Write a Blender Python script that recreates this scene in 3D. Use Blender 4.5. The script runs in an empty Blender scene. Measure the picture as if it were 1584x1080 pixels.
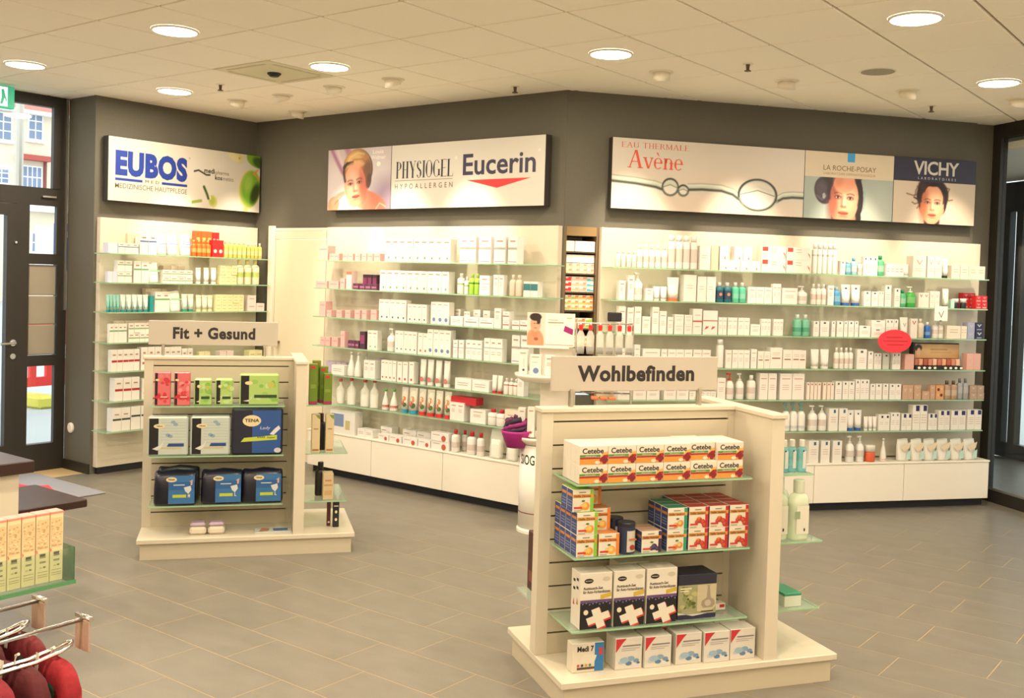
import bpy, bmesh, math, random
import numpy as np
from mathutils import Vector, Matrix
random.seed(7)
rng = np.random.default_rng(7)
S = bpy.context.scene
COL = S.collection
H = 3.233            # ceiling height
PI = math.pi

# ------------------------------------------------------------------ camera
cam_d = bpy.data.cameras.new('camera'); cam = bpy.data.objects.new('camera', cam_d); COL.objects.link(cam)
S.camera = cam
FPX = 1592.36
cam_d.sensor_fit = 'HORIZONTAL'; cam_d.sensor_width = 36.0
cam_d.lens = FPX / 1584.0 * 36.0
cam_d.shift_x = -21.32 / 1584.0
cam_d.shift_y = -60.99 / 1584.0
cam_d.clip_start = 0.05; cam_d.clip_end = 300
YAW, PITCH, ROLL = 0.6482, -0.03042, 0.03055
fw = Vector((-math.sin(YAW) * math.cos(PITCH), math.cos(YAW) * math.cos(PITCH), math.sin(PITCH)))
rt0 = Vector((math.cos(YAW), math.sin(YAW), 0)); up0 = rt0.cross(fw)
rt = rt0 * math.cos(ROLL) + up0 * math.sin(ROLL); up = up0 * math.cos(ROLL) - rt0 * math.sin(ROLL)
M = Matrix((rt, up, -fw)).transposed().to_4x4(); M.translation = Vector((4.498, -3.9425, 1.792))
cam.matrix_world = M

# ------------------------------------------------------------------ world, exposure
w = bpy.data.worlds.new('overcast_sky'); S.world = w; w.use_nodes = True
bg = w.node_tree.nodes['Background']; bg.inputs[0].default_value = (0.86, 0.93, 1.0, 1); bg.inputs[1].default_value = 1.9
S.view_settings.view_transform = 'Standard'; S.view_settings.look = 'None'
S.view_settings.gamma = 1.0; S.view_settings.use_curve_mapping = False
S.view_settings.exposure = 0.55
LAMP = (1.0, 0.83, 0.62)          # warm lamp colour
P_DOWN, P_SPOT = 21.5, 105.0       # watts per downlight / per wall washer

# ------------------------------------------------------------------ materials
def lin(c):
    if isinstance(c, str):
        c = c.lstrip('#'); c = tuple(int(c[i:i + 2], 16) / 255 for i in (0, 2, 4))
    return tuple(((x / 12.92) if x <= .04045 else ((x + .055) / 1.055) ** 2.4) for x in c)
MATS = {}
def mat(col, rough=.5, metal=0., spec=.5, noise=0., scale=40., bump=0., emit=0., name=None):
    key = (col, rough, metal, spec, noise, scale, bump, emit)
    if key in MATS: return MATS[key]
    m = bpy.data.materials.new(name or ('paint_' + str(col).strip('#'))); m.use_nodes = True
    nt = m.node_tree; b = nt.nodes['Principled BSDF']; c = lin(col)
    b.inputs['Base Color'].default_value = (*c, 1); b.inputs['Roughness'].default_value = rough
    b.inputs['Metallic'].default_value = metal; b.inputs['Specular IOR Level'].default_value = spec
    if emit:
        b.inputs['Emission Color'].default_value = (*c, 1); b.inputs['Emission Strength'].default_value = emit
    if noise or bump:
        tc = nt.nodes.new('ShaderNodeTexCoord'); nz = nt.nodes.new('ShaderNodeTexNoise')
        nz.inputs['Scale'].default_value = scale; nz.inputs['Detail'].default_value = 5
        nt.links.new(tc.outputs['Object'], nz.inputs['Vector'])
        if noise:
            mx = nt.nodes.new('ShaderNodeMix'); mx.data_type = 'RGBA'
            mx.inputs['A'].default_value = (*[max(0, x * (1 - noise)) for x in c], 1)
            mx.inputs['B'].default_value = (*[min(1, x * (1 + noise)) for x in c], 1)
            nt.links.new(nz.outputs['Fac'], mx.inputs['Factor']); nt.links.new(mx.outputs['Result'], b.inputs['Base Color'])
        if bump:
            bp = nt.nodes.new('ShaderNodeBump'); bp.inputs['Strength'].default_value = bump; bp.inputs['Distance'].default_value = .002
            nt.links.new(nz.outputs['Fac'], bp.inputs['Height']); nt.links.new(bp.outputs['Normal'], b.inputs['Normal'])
    MATS[key] = m
    return m
def dim(c, k):
    c = c.lstrip('#'); return '#' + ''.join('%02x' % int(int(c[i:i + 2], 16) * k) for i in (0, 2, 4))
def glassy(name, tint, refl=.06, rough=.02, fres=True, body=0., bodycol='#9fc8a8'):
    m = bpy.data.materials.new(name); m.use_nodes = True; nt = m.node_tree
    for n in list(nt.nodes): nt.nodes.remove(n)
    o = nt.nodes.new('ShaderNodeOutputMaterial'); t = nt.nodes.new('ShaderNodeBsdfTransparent'); g = nt.nodes.new('ShaderNodeBsdfGlossy')
    t.inputs[0].default_value = (*tint, 1); g.inputs['Roughness'].default_value = rough
    mx = nt.nodes.new('ShaderNodeMixShader')
    if fres:
        f = nt.nodes.new('ShaderNodeLayerWeight'); f.inputs[0].default_value = .5
        pw = nt.nodes.new('ShaderNodeMath'); pw.operation = 'POWER'; pw.inputs[1].default_value = 5.; ma = nt.nodes.new('ShaderNodeMath'); ma.operation = 'MULTIPLY_ADD'; ma.inputs[1].default_value = .8; ma.inputs[2].default_value = .03
        nt.links.new(f.outputs['Facing'], pw.inputs[0]); nt.links.new(pw.outputs[0], ma.inputs[0]); nt.links.new(ma.outputs[0], mx.inputs[0])
    else: mx.inputs[0].default_value = refl
    last = t.outputs[0]
    if body:
        d = nt.nodes.new('ShaderNodeBsdfDiffuse'); d.inputs[0].default_value = (*lin(bodycol), 1)
        m2 = nt.nodes.new('ShaderNodeMixShader'); m2.inputs[0].default_value = body
        nt.links.new(t.outputs[0], m2.inputs[1]); nt.links.new(d.outputs[0], m2.inputs[2]); last = m2.outputs[0]
    nt.links.new(last, mx.inputs[1]); nt.links.new(g.outputs[0], mx.inputs[2]); nt.links.new(mx.outputs[0], o.inputs[0])
    return m
GLASS = glassy('clear_glass', (.96, .98, .97))
SHELFGLASS = glassy('shelf_glass', (.90, .965, .92), body=.16, bodycol='#dcefe0')
EDGE = mat('#8fb98f', .15, spec=.8, name='green_glass_edge')
CLEARPL = glassy('clear_plastic', (.93, .95, .93), body=.40, bodycol='#f6f3ea')
def vcol_mat(rough=.45):
    key = ('vcol', rough)
    if key in MATS: return MATS[key]
    m = bpy.data.materials.new('printed_picture'); m.use_nodes = True; nt = m.node_tree
    a = nt.nodes.new('ShaderNodeVertexColor'); a.layer_name = 'Col'
    nt.links.new(a.outputs[0], nt.nodes['Principled BSDF'].inputs['Base Color']); nt.nodes['Principled BSDF'].inputs['Roughness'].default_value = rough
    MATS[key] = m; return m

# ------------------------------------------------------------------ mesh helpers
class MB:
    def __init__(s): s.v = []; s.f = []; s.m = []; s.mats = []
    def _mi(s, m):
        if m is None: return 0
        if m not in s.mats: s.mats.append(m)
        return s.mats.index(m)
    def add(s, v, f, m=None):
        o = len(s.v); s.v += [tuple(p) for p in v]; i = s._mi(m)
        for q in f: s.f.append(tuple(a + o for a in q)); s.m.append(i)
        return s
    def box(s, x0, x1, y0, y1, z0, z1, m=None):
        v = [(x0, y0, z0), (x1, y0, z0), (x1, y1, z0), (x0, y1, z0), (x0, y0, z1), (x1, y0, z1), (x1, y1, z1), (x0, y1, z1)]
        return s.add(v, [(3, 2, 1, 0), (4, 5, 6, 7), (0, 1, 5, 4), (1, 2, 6, 5), (2, 3, 7, 6), (3, 0, 4, 7)], m)
    def rbox(s, x0, x1, y0, y1, z0, z1, b, m=None):
        # chamfered box (44 triangles)
        b = min(b, (x1 - x0) / 2.2, (y1 - y0) / 2.2, (z1 - z0) / 2.2)
        bm = bmesh.new(); bmesh.ops.create_cube(bm, size=1)
        for q in bm.verts: q.co = Vector(((x0 + x1) / 2 + q.co.x * (x1 - x0), (y0 + y1) / 2 + q.co.y * (y1 - y0), (z0 + z1) / 2 + q.co.z * (z1 - z0)))
        bmesh.ops.bevel(bm, geom=bm.edges[:], offset=b, segments=1, affect='EDGES', profile=.5)
        bm.verts.index_update(); v = [q.co[:] for q in bm.verts]; f = [[q.index for q in p.verts] for p in bm.faces]; bm.free()
        return s.add(v, f, m)
    def rev(s, prof, n=14, sx=1., sy=1., cx=0., cy=0., m=None, cap=True):
        v = []; f = []
        for (r, z) in prof:
            for k in range(n):
                a = 2 * PI * k / n; v.append((cx + r * sx * math.cos(a), cy + r * sy * math.sin(a), z))
        for i in range(len(prof) - 1):
            for k in range(n):
                a, b2 = i * n + k, i * n + (k + 1) % n; f.append((a, b2, b2 + n, a + n))
        if cap: f.append(tuple(range(n - 1, -1, -1))); f.append(tuple(range((len(prof) - 1) * n, len(prof) * n)))
        return s.add(v, f, m)
    def loft(s, rings, m=None, cap=True):
        n = len(rings[0]); v = [p for r in rings for p in r]; f = []
        for i in range(len(rings) - 1):
            for k in range(n):
                a, b2 = i * n + k, i * n + (k + 1) % n; f.append((a, b2, b2 + n, a + n))
        if cap: f.append(tuple(range(n - 1, -1, -1))); f.append(tuple(range((len(rings) - 1) * n, len(rings) * n)))
        return s.add(v, f, m)
    def tube(s, pts, r, n=8, m=None):
        rings = []; pts = [Vector(p) for p in pts]
        for i, p in enumerate(pts):
            d = (pts[min(i + 1, len(pts) - 1)] - pts[max(i - 1, 0)]).normalized()
            a = d.orthogonal().normalized() if abs(d.z) > .95 else d.cross(Vector((0, 0, 1))).normalized()
            b2 = d.cross(a); rings.append([tuple(p + a * r * math.cos(2 * PI * k / n) + b2 * r * math.sin(2 * PI * k / n)) for k in range(n)])
        return s.loft(rings, m)
    def prism(s, poly, y0, y1, m=None):
        # polygon in xz, extruded from y0 (front) to y1
        n = len(poly); v = [(x, y0, z) for x, z in poly] + [(x, y1, z) for x, z in poly]
        f = [tuple(range(n)), tuple(range(2 * n - 1, n - 1, -1))] + [(k, k + n, (k + 1) % n + n, (k + 1) % n) for k in range(n)]
        return s.add(v, f, m)
    def hprism(s, poly, z0, z1, m=None):
        n = len(poly); v = [(x, y, z0) for x, y in poly] + [(x, y, z1) for x, y in poly]
        f = [tuple(range(n - 1, -1, -1)), tuple(range(n, 2 * n))] + [(k, (k + 1) % n, (k + 1) % n + n, k + n) for k in range(n)]
        return s.add(v, f, m)
    def flat(s, poly, y, m=None):     # flat printed shape in the xz plane
        return s.add([(x, y, z) for x, z in poly], [tuple(range(len(poly)))], m)
    def disc(s, cx, cz, rx, rz, y, m=None, n=14):
        return s.flat([(cx + rx * math.cos(2 * PI * k / n), cz + rz * math.sin(2 * PI * k / n)) for k in range(n)], y, m)
    def mesh(s, name, m=None, smooth=False):
        me = bpy.data.meshes.new(name); me.from_pydata(s.v, [], s.f)
        for q in (s.mats or [m]): me.materials.append(q)
        if len(s.mats) > 1: me.polygons.foreach_set('material_index', s.m)
        if smooth: me.polygons.foreach_set('use_smooth', [len(q) < 8 for q in s.f])
        me.update(); return me
    def obj(s, name, m=None, parent=None, loc=(0, 0, 0), rz=0., smooth=False):
        return place(s.mesh(name, m, smooth), name, parent, loc, rz)
def place(me, name, parent=None, loc=(0, 0, 0), rz=0.):
    o = bpy.data.objects.new(name, me); COL.objects.link(o)
    o.location = loc; o.rotation_euler = (0, 0, rz)
    if parent is not None: o.parent = parent
    return o
def thing(name, label, cat, loc=(0, 0, 0), rz=0., group=None):
    return tag(place(None, name, None, loc, rz), label, cat, group)
def tag(o, label, cat, group=None):
    o['label'] = label; o['category'] = cat
    if group: o['group'] = group
    return o
def struct(o): o['kind'] = 'structure'; return o
class Frame:
    """local X along the furniture, local -Y towards the viewer"""
    def __init__(s, x, y, rz): s.x, s.y, s.rz = x, y, rz
    def at(s, a, b, z=0.):
        c, q = math.cos(s.rz), math.sin(s.rz); return (s.x + a * c - b * q, s.y + a * q + b * c, z)
ANG = .9112
FE = Frame(-3.7367, 0., PI / 2); FC = Frame(0., 2.495, 0.); FR = Frame(-.0439, 2.495, ANG)
FRAMES = {'E': FE, 'C': FC, 'R': FR}

# ------------------------------------------------------------------ lettering
TEXTCACHE = {}
def make_texts(reqs):
    objs = []
    for (t, bold, spacing) in reqs:
        c = bpy.data.curves.new('lettering', 'FONT'); c.body = t; c.offset = bold; c.space_character = spacing; c.resolution_u = 3
        o = bpy.data.objects.new('lettering', c); COL.objects.link(o); objs.append(((t, bold, spacing), o, c))
    dg = bpy.context.evaluated_depsgraph_get(); dg.update()
    for k, o, c in objs:
        me = o.evaluated_get(dg).to_mesh()
        v = np.array([q.co[:2] for q in me.vertices]) if len(me.vertices) else np.zeros((1, 2)); f = [tuple(p.vertices) for p in me.polygons]
        mn, mx = v.min(0), v.max(0)
        TEXTCACHE[k] = ((v - mn) / np.maximum(mx - mn, 1e-6), f, mx - mn)
        o.evaluated_get(dg).to_mesh_clear()
    for k, o, c in objs: bpy.data.objects.remove(o); bpy.data.curves.remove(c)
def lettering(mb, text, x0, x1, z0, z1, y, m, bold=0., spacing=1., shear=0.):
    """flat letters fitted to the rectangle x0..x1, z0..z1 facing -Y"""
    v, f, _ = TEXTCACHE[(text, bold, spacing)]
    pts = [(x0 + (p[0]) * (x1 - x0) + shear * p[1] * (z1 - z0), y, z0 + p[1] * (z1 - z0)) for p in v]
    mb.add(pts, f, m); return mb
TEXTREQ = [('EUBOS', .06, 1.08), ('MED', .0, 1.6), ('MEDIZINISCHE HAUTPFLEGE', .006, 1.), ('medi', .02, 1.), ('pharma', 0., 1.), ('kos', .02, 1.), ('metics', 0., 1.),
 ('R', 0., 1.), ('HYPOALLERGEN', .004, 1.75), ('Eucerin', .018, 1.), ('LA ROCHE-POSAY', 0., 1.), ('LABORATOIRE DERMATOLOGIQUE', 0., 1.), ('VICHY', .02, .95), ('LABORATOIRES', 0., 1.9),
 ('Fit + Gesund', .04, 1.08), ('Wohlbefinden', .04, 1.06), ('Louis', 0., 1.), ('Widmer', 0., 1.), ('Cetebe', .02, 1.), ('Abwehr', .01, 1.), ('Hei\u00dfe Zitrone', .02, 1.), ('Hei\u00dfer Sanddorn', .02, 1.), ('Hei\u00dfer Holunder', .02, 1.),
 ('Austausch-Set', .02, 1.), ('f\u00fcr Auto-Verbandk\u00e4sten', .015, 1.), ('HARTMANN', .02, 1.), ('TENA', .025, 1.), ('Lady', .0, 1.), ('Super', .01, 1.), ('Medi 7', .03, 1.), ('V', .01, 1.), ('SIOG', .01, 1.), ('P', .03, 1.), ('L', .02, 1.), ('M', .02, 1.)]
make_texts(TEXTREQ)

# serif capitals drawn from stems, hairlines and bowls (for the two serif logos)
def serif(mb, text, x0, x1, z0, z1, y, m, thick=.16, thin=.035, gap=.10, light=False):
    wid = {'I': .34, 'S': .62, 'L': .66, 'E': .68, 'P': .68, 'v': .62, 'n': .66, 'e': .56, '\u00e8': .56, 'A': .9, 'M': .98, ' ': .35}
    tot = sum(wid.get(c, .8) for c in text) + gap * (len(text) - 1); sx = (x1 - x0) / tot; sz = z1 - z0; cx = [0.]
    def q(p): mb.add([(x0 + (cx[0] + a) * sx, y, z0 + b * sz) for a, b in p], [tuple(range(len(p)))], m)
    def stem(x, b0=0., b1=1., t=thick):
        q([(x, b0), (x + t, b0), (x + t, b1), (x, b1)])
        for b in (b0, b1 - thin): q([(x - .07, b), (x + t + .07, b), (x + t + .07, b + thin), (x - .07, b + thin)])
    def hl(a, b, z, t=thin): q([(a, z), (b, z), (b, z + t), (a, z + t)])
    def diag(a, b, t): q([a, (a[0] + t, a[1]), (b[0] + t, b[1]), b])
    def bowl(ax, az, rx, rz, a0, a1, t=thick, n=16):
        for k in range(n):
            p = []
            for ang in (a0 + (a1 - a0) * k / n, a0 + (a1 - a0) * (k + 1) / n):
                c, s_ = math.cos(ang), math.sin(ang); ww = thin + (t - thin) * abs(c) ** 1.5
                p.append(((ax + rx * c, az + rz * s_), (ax + (rx - ww) * c, az + (rz - thin) * s_)))
            q([p[0][0], p[1][0], p[1][1], p[0][1]])
    for c in text:
        W = wid.get(c, .8)
        if c == 'P': stem(.08); bowl(.24, .74, .42, .26, -PI / 2, PI / 2)
        elif c == 'H': stem(.07); stem(W - .07 - thick); hl(.1, W - .1, .49)
        elif c == 'Y': diag((.04, 1.), (.34, .45), thick); diag((W - .12, 1.), (.42, .45), thin * 1.5); stem(.33, 0, .5); hl(-.02, .28, 1 - thin); hl(W - .22, W + .03, 1 - thin)
        elif c == 'S': bowl(.31, .74, .27, .26, PI * .12, PI * 1.5); bowl(.31, .26, .29, .27, -PI * .5 - PI * .88 + PI, PI * .5) if False else bowl(.31, .26, .29, .27, -PI * .88, PI * .5); diag((.10, .60), (.36, .38), thick)
        elif c == 'I': stem(.09)
        elif c == 'O': bowl(W / 2, .5, W / 2, .5, 0, 2 * PI, n=28)
        elif c == 'G': bowl(W / 2, .5, W / 2, .5, PI * .22, PI * 1.75, n=24); stem(W - thick - .02, .08, .45)
        elif c == 'E': stem(.07); hl(.1, W, 1 - thin); hl(.1, W - .1, .5); hl(.1, W, 0); q([(W - thin, 0), (W + .02, .22), (W, 0)]); q([(W - thin, 1), (W + .01, .8), (W, 1)])
        elif c == 'L': stem(.07); hl(.1, W, 0); q([(W - .06, 0), (W + .02, .26), (W, 0)])
        elif c == 'A': diag((.42, 1.), (.06, 0.), thin * 1.6); diag((.40, 1.), (.70, 0.), thick); hl(.18, .68, .33); hl(-.04, .22, 0); hl(.6, .96, 0)
        elif c == 'U': stem(.06, .22, 1.); bowl(.4, .26, .34, .26, -PI, 0); stem(W - .12, .22, 1., thin * 1.6)
        elif c == 'T': stem(.32); hl(0, W, 1 - thin); q([(0, 1), (.03, .8), (.05, 1)]); q([(W, 1), (W - .03, .8), (W - .05, 1)])
        elif c == 'R': stem(.07); bowl(.24, .76, .38, .24, -PI / 2, PI / 2); diag((.34, .5), (.66, 0.), thick)
        elif c == 'M': stem(.05, 0, 1, thin * 1.6); diag((.07, 1.), (.42, .1), thick * .8); diag((.86, 1.), (.48, .1), thin * 1.5); stem(W - thick - .06)
        elif c == 'v': diag((.04, .62), (.28, 0.), thick * .8); diag((.54, .62), (.32, 0.), thin * 1.5); hl(-.02, .24, .62 - thin); hl(.44, .66, .62 - thin)
        elif c in 'e\u00e8':
            bowl(.29, .31, .28, .32, PI * .0, PI * 1.75, t=thick * .8, n=20); hl(.06, .55, .32)
            if c != 'e': q([(.16, .92), (.26, .92), (.36, .72), (.32, .72)])
        elif c == 'n': stem(.08, 0, .62, thick * .8); bowl(.36, .36, .24, .27, 0, PI, t=thick * .8); stem(.60 - thick * .8, 0, .38, thick * .8)
        cx[0] += W + gap
    return mb

# ------------------------------------------------------------------ painted pictures (flat prints) as coloured grids
class Paint:
    def __init__(s, nx, ny, asp, base):
        s.nx, s.ny = nx, ny; u = np.linspace(0, 1, nx); v = np.linspace(0, 1, ny); s.U, s.V = np.meshgrid(u, v); s.asp = asp
        s.X = s.U * asp; s.c = np.zeros((ny, nx, 3)); s.c[:] = s.rgb(base)
    def rgb(s, c): return np.array([int(c.lstrip('#')[i:i + 2], 16) / 255 for i in (0, 2, 4)])
    def put(s, mask, c, a=1.):
        k = (np.clip(mask, 0, 1) * a)[..., None]; s.c = s.c * (1 - k) + s.rgb(c) * k; return s
    def ell(s, cx, cy, rx, ry, c, a=1., rot=0., soft=.08):
        dx = s.X - cx * s.asp; dy = s.V - cy; co, si = math.cos(rot), math.sin(rot)
        d = np.sqrt(((dx * co + dy * si) / rx) ** 2 + ((-dx * si + dy * co) / ry) ** 2)
        return s.put((1 - d) / soft + .5, c, a)
    def ring(s, cx, cy, rx, ry, wd, c, a=1., soft=.012):
        dx = (s.X - cx * s.asp) / rx; dy = (s.V - cy) / ry; d = np.abs(np.sqrt(dx * dx + dy * dy) - 1) * min(rx, ry)
        return s.put((wd - d) / soft + .5, c, a)
    def line(s, pts, wd, c, a=1., soft=.012):
        best = np.full(s.U.shape, 9.)
        for (x0, y0), (x1, y1) in zip(pts[:-1], pts[1:]):
            x0 *= s.asp; x1 *= s.asp; dx, dy = x1 - x0, y1 - y0; L = dx * dx + dy * dy + 1e-9
            t = np.clip(((s.X - x0) * dx + (s.V - y0) * dy) / L, 0, 1); best = np.minimum(best, np.hypot(s.X - x0 - t * dx, s.V - y0 - t * dy))
        return s.put((wd - best) / soft + .5, c, a)
    def obj(s, name, parent, x0, x1, z0, z1, y):
        nx, ny = s.nx, s.ny
        X = x0 + s.U * (x1 - x0); Z = z0 + s.V * (z1 - z0)
        me = bpy.data.meshes.new(name); v = np.stack([X, np.full_like(X, y), Z], -1).reshape(-1, 3)
        i = np.arange((nx - 1) * (ny - 1)); r = i // (nx - 1) * nx + i % (nx - 1)
        f = np.stack([r, r + 1, r + nx + 1, r + nx], 1)
        me.from_pydata(v.tolist(), [], f.tolist())
        at = me.color_attributes.new('Col', 'FLOAT_COLOR', 'POINT')
        c = np.clip(s.c * .88, 0, 1); l = np.where(c <= .04045, c / 12.92, ((c + .055) / 1.055) ** 2.4)
        at.data.foreach_set('color', np.concatenate([l, np.ones((ny, nx, 1))], -1).astype(np.float32).ravel())
        me.materials.append(vcol_mat()); me.update()
        return place(me, name, parent)
# ================================================================== THE ROOM
WALL = mat('#625f55', .85, spec=.2, noise=.10, scale=60., bump=.25, name='grey_wall_paint')
CREAM = mat('#efe7d6', .8, spec=.2, name='plain_wall_paint')
WHITE = mat('#e6dfd0', .35, name='white_laminate')
WHITE2 = mat('#ece3d0', .45, name='cream_laminate')
DARK = mat('#2b2823', .45, spec=.4, noise=.08, scale=120., name='dark_frame_metal')
BLACK = mat('#17161a', .5, name='black_plastic')
CHROME = mat('#d8d6d2', .18, metal=1., name='polished_steel')
BRUSHED = mat('#b9b3a6', .35, metal=.9, name='brushed_steel')
PLINTH = mat('#1c1d22', .6, name='black_plinth')

# floor: 60 x 30.7 cm stone tiles, each a separate piece, in a recessed bed of grout
def floor_mat():
    m = bpy.data.materials.new('stone_floor_tile'); m.use_nodes = True; nt = m.node_tree; b = nt.nodes['Principled BSDF']
    tc = nt.nodes.new('ShaderNodeTexCoord'); g = nt.nodes.new('ShaderNodeNewGeometry')
    mp = nt.nodes.new('ShaderNodeMapping'); mp.inputs['Scale'].default_value = (1.6, 3.2, 1.)
    n1 = nt.nodes.new('ShaderNodeTexNoise'); n1.inputs['Scale'].default_value = 3.; n1.inputs['Detail'].default_value = 6
    n2 = nt.nodes.new('ShaderNodeTexNoise'); n2.inputs['Scale'].default_value = 160.; n2.inputs['Detail'].default_value = 2
    nt.links.new(g.outputs['Position'], mp.inputs['Vector']); nt.links.new(mp.outputs[0], n1.inputs['Vector']); nt.links.new(g.outputs['Position'], n2.inputs['Vector'])
    ad = nt.nodes.new('ShaderNodeMath'); ad.operation = 'ADD'; nt.links.new(n1.outputs['Fac'], ad.inputs[0]); nt.links.new(n2.outputs['Fac'], ad.inputs[1])
    cr = nt.nodes.new('ShaderNodeMapRange'); cr.inputs['From Min'].default_value = .5; cr.inputs['From Max'].default_value = 1.5; nt.links.new(ad.outputs[0], cr.inputs['Value'])
    mx = nt.nodes.new('ShaderNodeMix'); mx.data_type = 'RGBA'; mx.inputs['A'].default_value = (*lin('#6a665c'), 1); mx.inputs['B'].default_value = (*lin('#807a6e'), 1)
    nt.links.new(cr.outputs[0], mx.inputs['Factor']); nt.links.new(mx.outputs['Result'], b.inputs['Base Color'])
    b.inputs['Roughness'].default_value = .38; b.inputs['Specular IOR Level'].default_value = .45
    bp = nt.nodes.new('ShaderNodeBump'); bp.inputs['Strength'].default_value = .12; bp.inputs['Distance'].default_value = .001
    nt.links.new(ad.outputs[0], bp.inputs['Height']); nt.links.new(bp.outputs[0], b.inputs['Normal'])
    return m
FLOORM = floor_mat()
GROUT = mat('#b39a70', .9, name='sandy_grout')
fl = struct(MB().box(-4.3, 7.2, -7.2, 8.2, -.05, -.0006, GROUT).obj('floor'))
TY, TX = .307, .6
tme = MB().box(.002, TX - .002, .002, TY - .002, -.004, 0., FLOORM).mesh('floor_tile')
cells = []
for j in range(-19, 32):
    y0 = -1.31 + j * TY
    for i in range(-9, 13):
        x0 = .40 + (.2 if j % 2 else 0.) + i * TX - .01
        if x0 < -4.28 or x0 + TX > 7.2 or y0 > 8.1 or y0 < -7.1: continue
        p = Vector((x0 + .3, y0 + .15, 0)); q = M.inverted() @ p
        if q.z > -.4: vis = 99
        else:
            px = 792 + 21.3 + FPX * q.x / -q.z; py = 540 - 61 - FPX * q.y / -q.z
            vis = -q.z if -120 < px < 1700 and py < 1180 else 99
        # keep the pieces on this side of the shelf walls
        inC = (y0 + .1 > 2.6 and x0 < -.2)
        inR = ((x0 + .6 - FR.x) * math.sin(ANG) - (y0 - FR.y) * math.cos(ANG)) < -.05 and y0 > 2.4
        if (inC or inR) and y0 < 5.6: vis = 99
        cells.append((vis, x0, y0))
cells.sort()
rest = MB()
for k, (vis, x0, y0) in enumerate(cells):
    if k < 300 and vis < 90: place(tme, 'floor_tile', fl, (x0, y0, 0))
    else: rest.box(x0 + .002, x0 + TX - .002, y0 + .002, y0 + TY - .002, -.004, 0., FLOORM)
ro = rest.obj('distant_floor_tiles', parent=fl); ro['kind'] = 'stuff'

# ceiling: 62.5 cm mineral-fibre tiles in a visible T-grid
TILE = mat('#fbf3e2', .9, spec=.1, noise=.04, scale=90., bump=.3, name='mineral_fibre_tile')
GRID = mat('#a39678', .5, name='white_t_grid')
ce = struct(MB().box(-4.4, 7.2, -7.2, 8.2, H + .03, H + .08, CREAM).obj('ceiling'))
T = .625
cme = MB().rbox(.0085, T - .0085, .0085, T - .0085, H - .002, H + .02, .004, TILE).mesh('ceiling_tile')
grid = MB()
for i in range(-7, 12): grid.box(i * T - .0075, i * T + .0075, -7.1, 8.1, H + .011, H + .027, GRID)
for j in range(-11, 13): grid.box(-4.35, 7.1, j * T - .0075, j * T + .0075, H + .0113, H + .0273, GRID)
grid.obj('ceiling_grid', parent=ce)
crest = MB()
CASS = (-3, 1)       # tile replaced by the air-conditioning cassette
for i in range(-7, 11):
    for j in range(-11, 12):
        if (i, j) == CASS: continue
        q = M.inverted() @ Vector((i * T + T / 2, j * T + T / 2, H)); px = 813 + FPX * q.x / max(-q.z, .1); py = 479 - FPX * q.y / max(-q.z, .1)
        if q.z < -.5 and -250 < px < 1850 and py > -180: place(cme, 'ceiling_tile', ce, (i * T, j * T, 0))
        else: crest.rbox(i * T + .007, i * T + T - .007, j * T + .007, j * T + T - .007, H - .002, H + .02, .004, TILE)
crest.obj('ceiling_tiles_overhead', parent=ce)['kind'] = 'stuff'

# walls (set out along the frames of the three shelf units)
def wallbox(name, fr, a0, a1, b0, b1, z0, z1, m=WALL):
    return struct(MB().box(a0, a1, b0, b1, z0, z1, m).obj(name, loc=(fr.x, fr.y, 0), rz=fr.rz))
wallbox('wall_corner_left', FE, .8155, 2.55, 0, .08, 0, H)
wallbox('wall_pier_left', Frame(0, 0, 0), -4.16, -3.7375, .815, .90, 0, H)
o = struct(MB().box(-3.95, -3.42, 0, .05, 2.2, H, WALL).box(-3.95, -3.49, 0, .05, 0, 2.2, WALL).box(-2.68, -.04, 0, .05, 0, H, WALL).box(-3.42, -2.68, 0, .05, 2.2, H, WALL).obj('wall_centre', loc=(0, 2.495, 0)))
NZ0 = .9
o = MB(); o.box(0, .30, 0, .05, 2.2, H, WALL); o.box(0, .30, 0, .05, 0, NZ0, WALL); o.box(.30, 3.66, 0, .05, 0, H, WALL); o.box(0, .012, .0, .05, NZ0, 2.2, WALL)
struct(o.obj('wall_right', loc=(FR.x, FR.y, 0), rz=FR.rz))
wallbox('wall_pier_right', FR, 3.66, 3.86, .04, .12, 0, H)
# baseboards of the piers
struct(MB().box(-4.15, -3.737, .802, .8145, 0, .085, DARK).obj('baseboard_left'))
struct(MB().box(3.665, 3.845, .026, .039, 0, .10, DARK).obj('baseboard_right', loc=(FR.x, FR.y, 0), rz=FR.rz))
# walls behind the camera, never in view but closing the shop
struct(MB().box(-4.3, 7.2, -7.0, -6.9, 0, H, CREAM).obj('wall_back'))
struct(MB().box(6.9, 7.0, -6.9, 4.0, 0, H, CREAM).obj('wall_far_right'))
struct(MB().box(-4.26, -4.18, -6.9, -1.2, 0, H, CREAM).obj('wall_far_left'))

# ---- entrance door at the left (glazed dark metal frame)
XD = -4.16
def post(mb, y0, y1, z0, z1, d=.07, m=DARK): mb.box(XD - d, XD, y0, y1, z0, z1, m)
dr = struct(place(None, 'door_1', None))
mb = MB()
post(mb, .735, .814, 0, H); post(mb, -1.2, .735, 3.135, H); post(mb, -1.2, .735, 2.29, 2.44, .075); post(mb, .37, .48, .0, 2.29); post(mb, .48, .735, .0, .235); post(mb, .48, .735, .91, 1.0); post(mb, .48, .735, 1.785, 1.875)
mb.box(XD - .03, XD + .012, .672, .735, 2.44, 3.135, DARK).box(XD - .03, XD + .01, .712, .735, .235, .91, DARK).box(XD - .03, XD + .01, .712, .735, 1.875, 2.29, DARK)
mb.obj('door_frame', parent=dr)
post_ = MB(); post_.box(XD + .002, XD + .02, .785, .80, 1.39, H - .01, BRUSHED).obj('cable_trunking', parent=dr)
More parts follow.
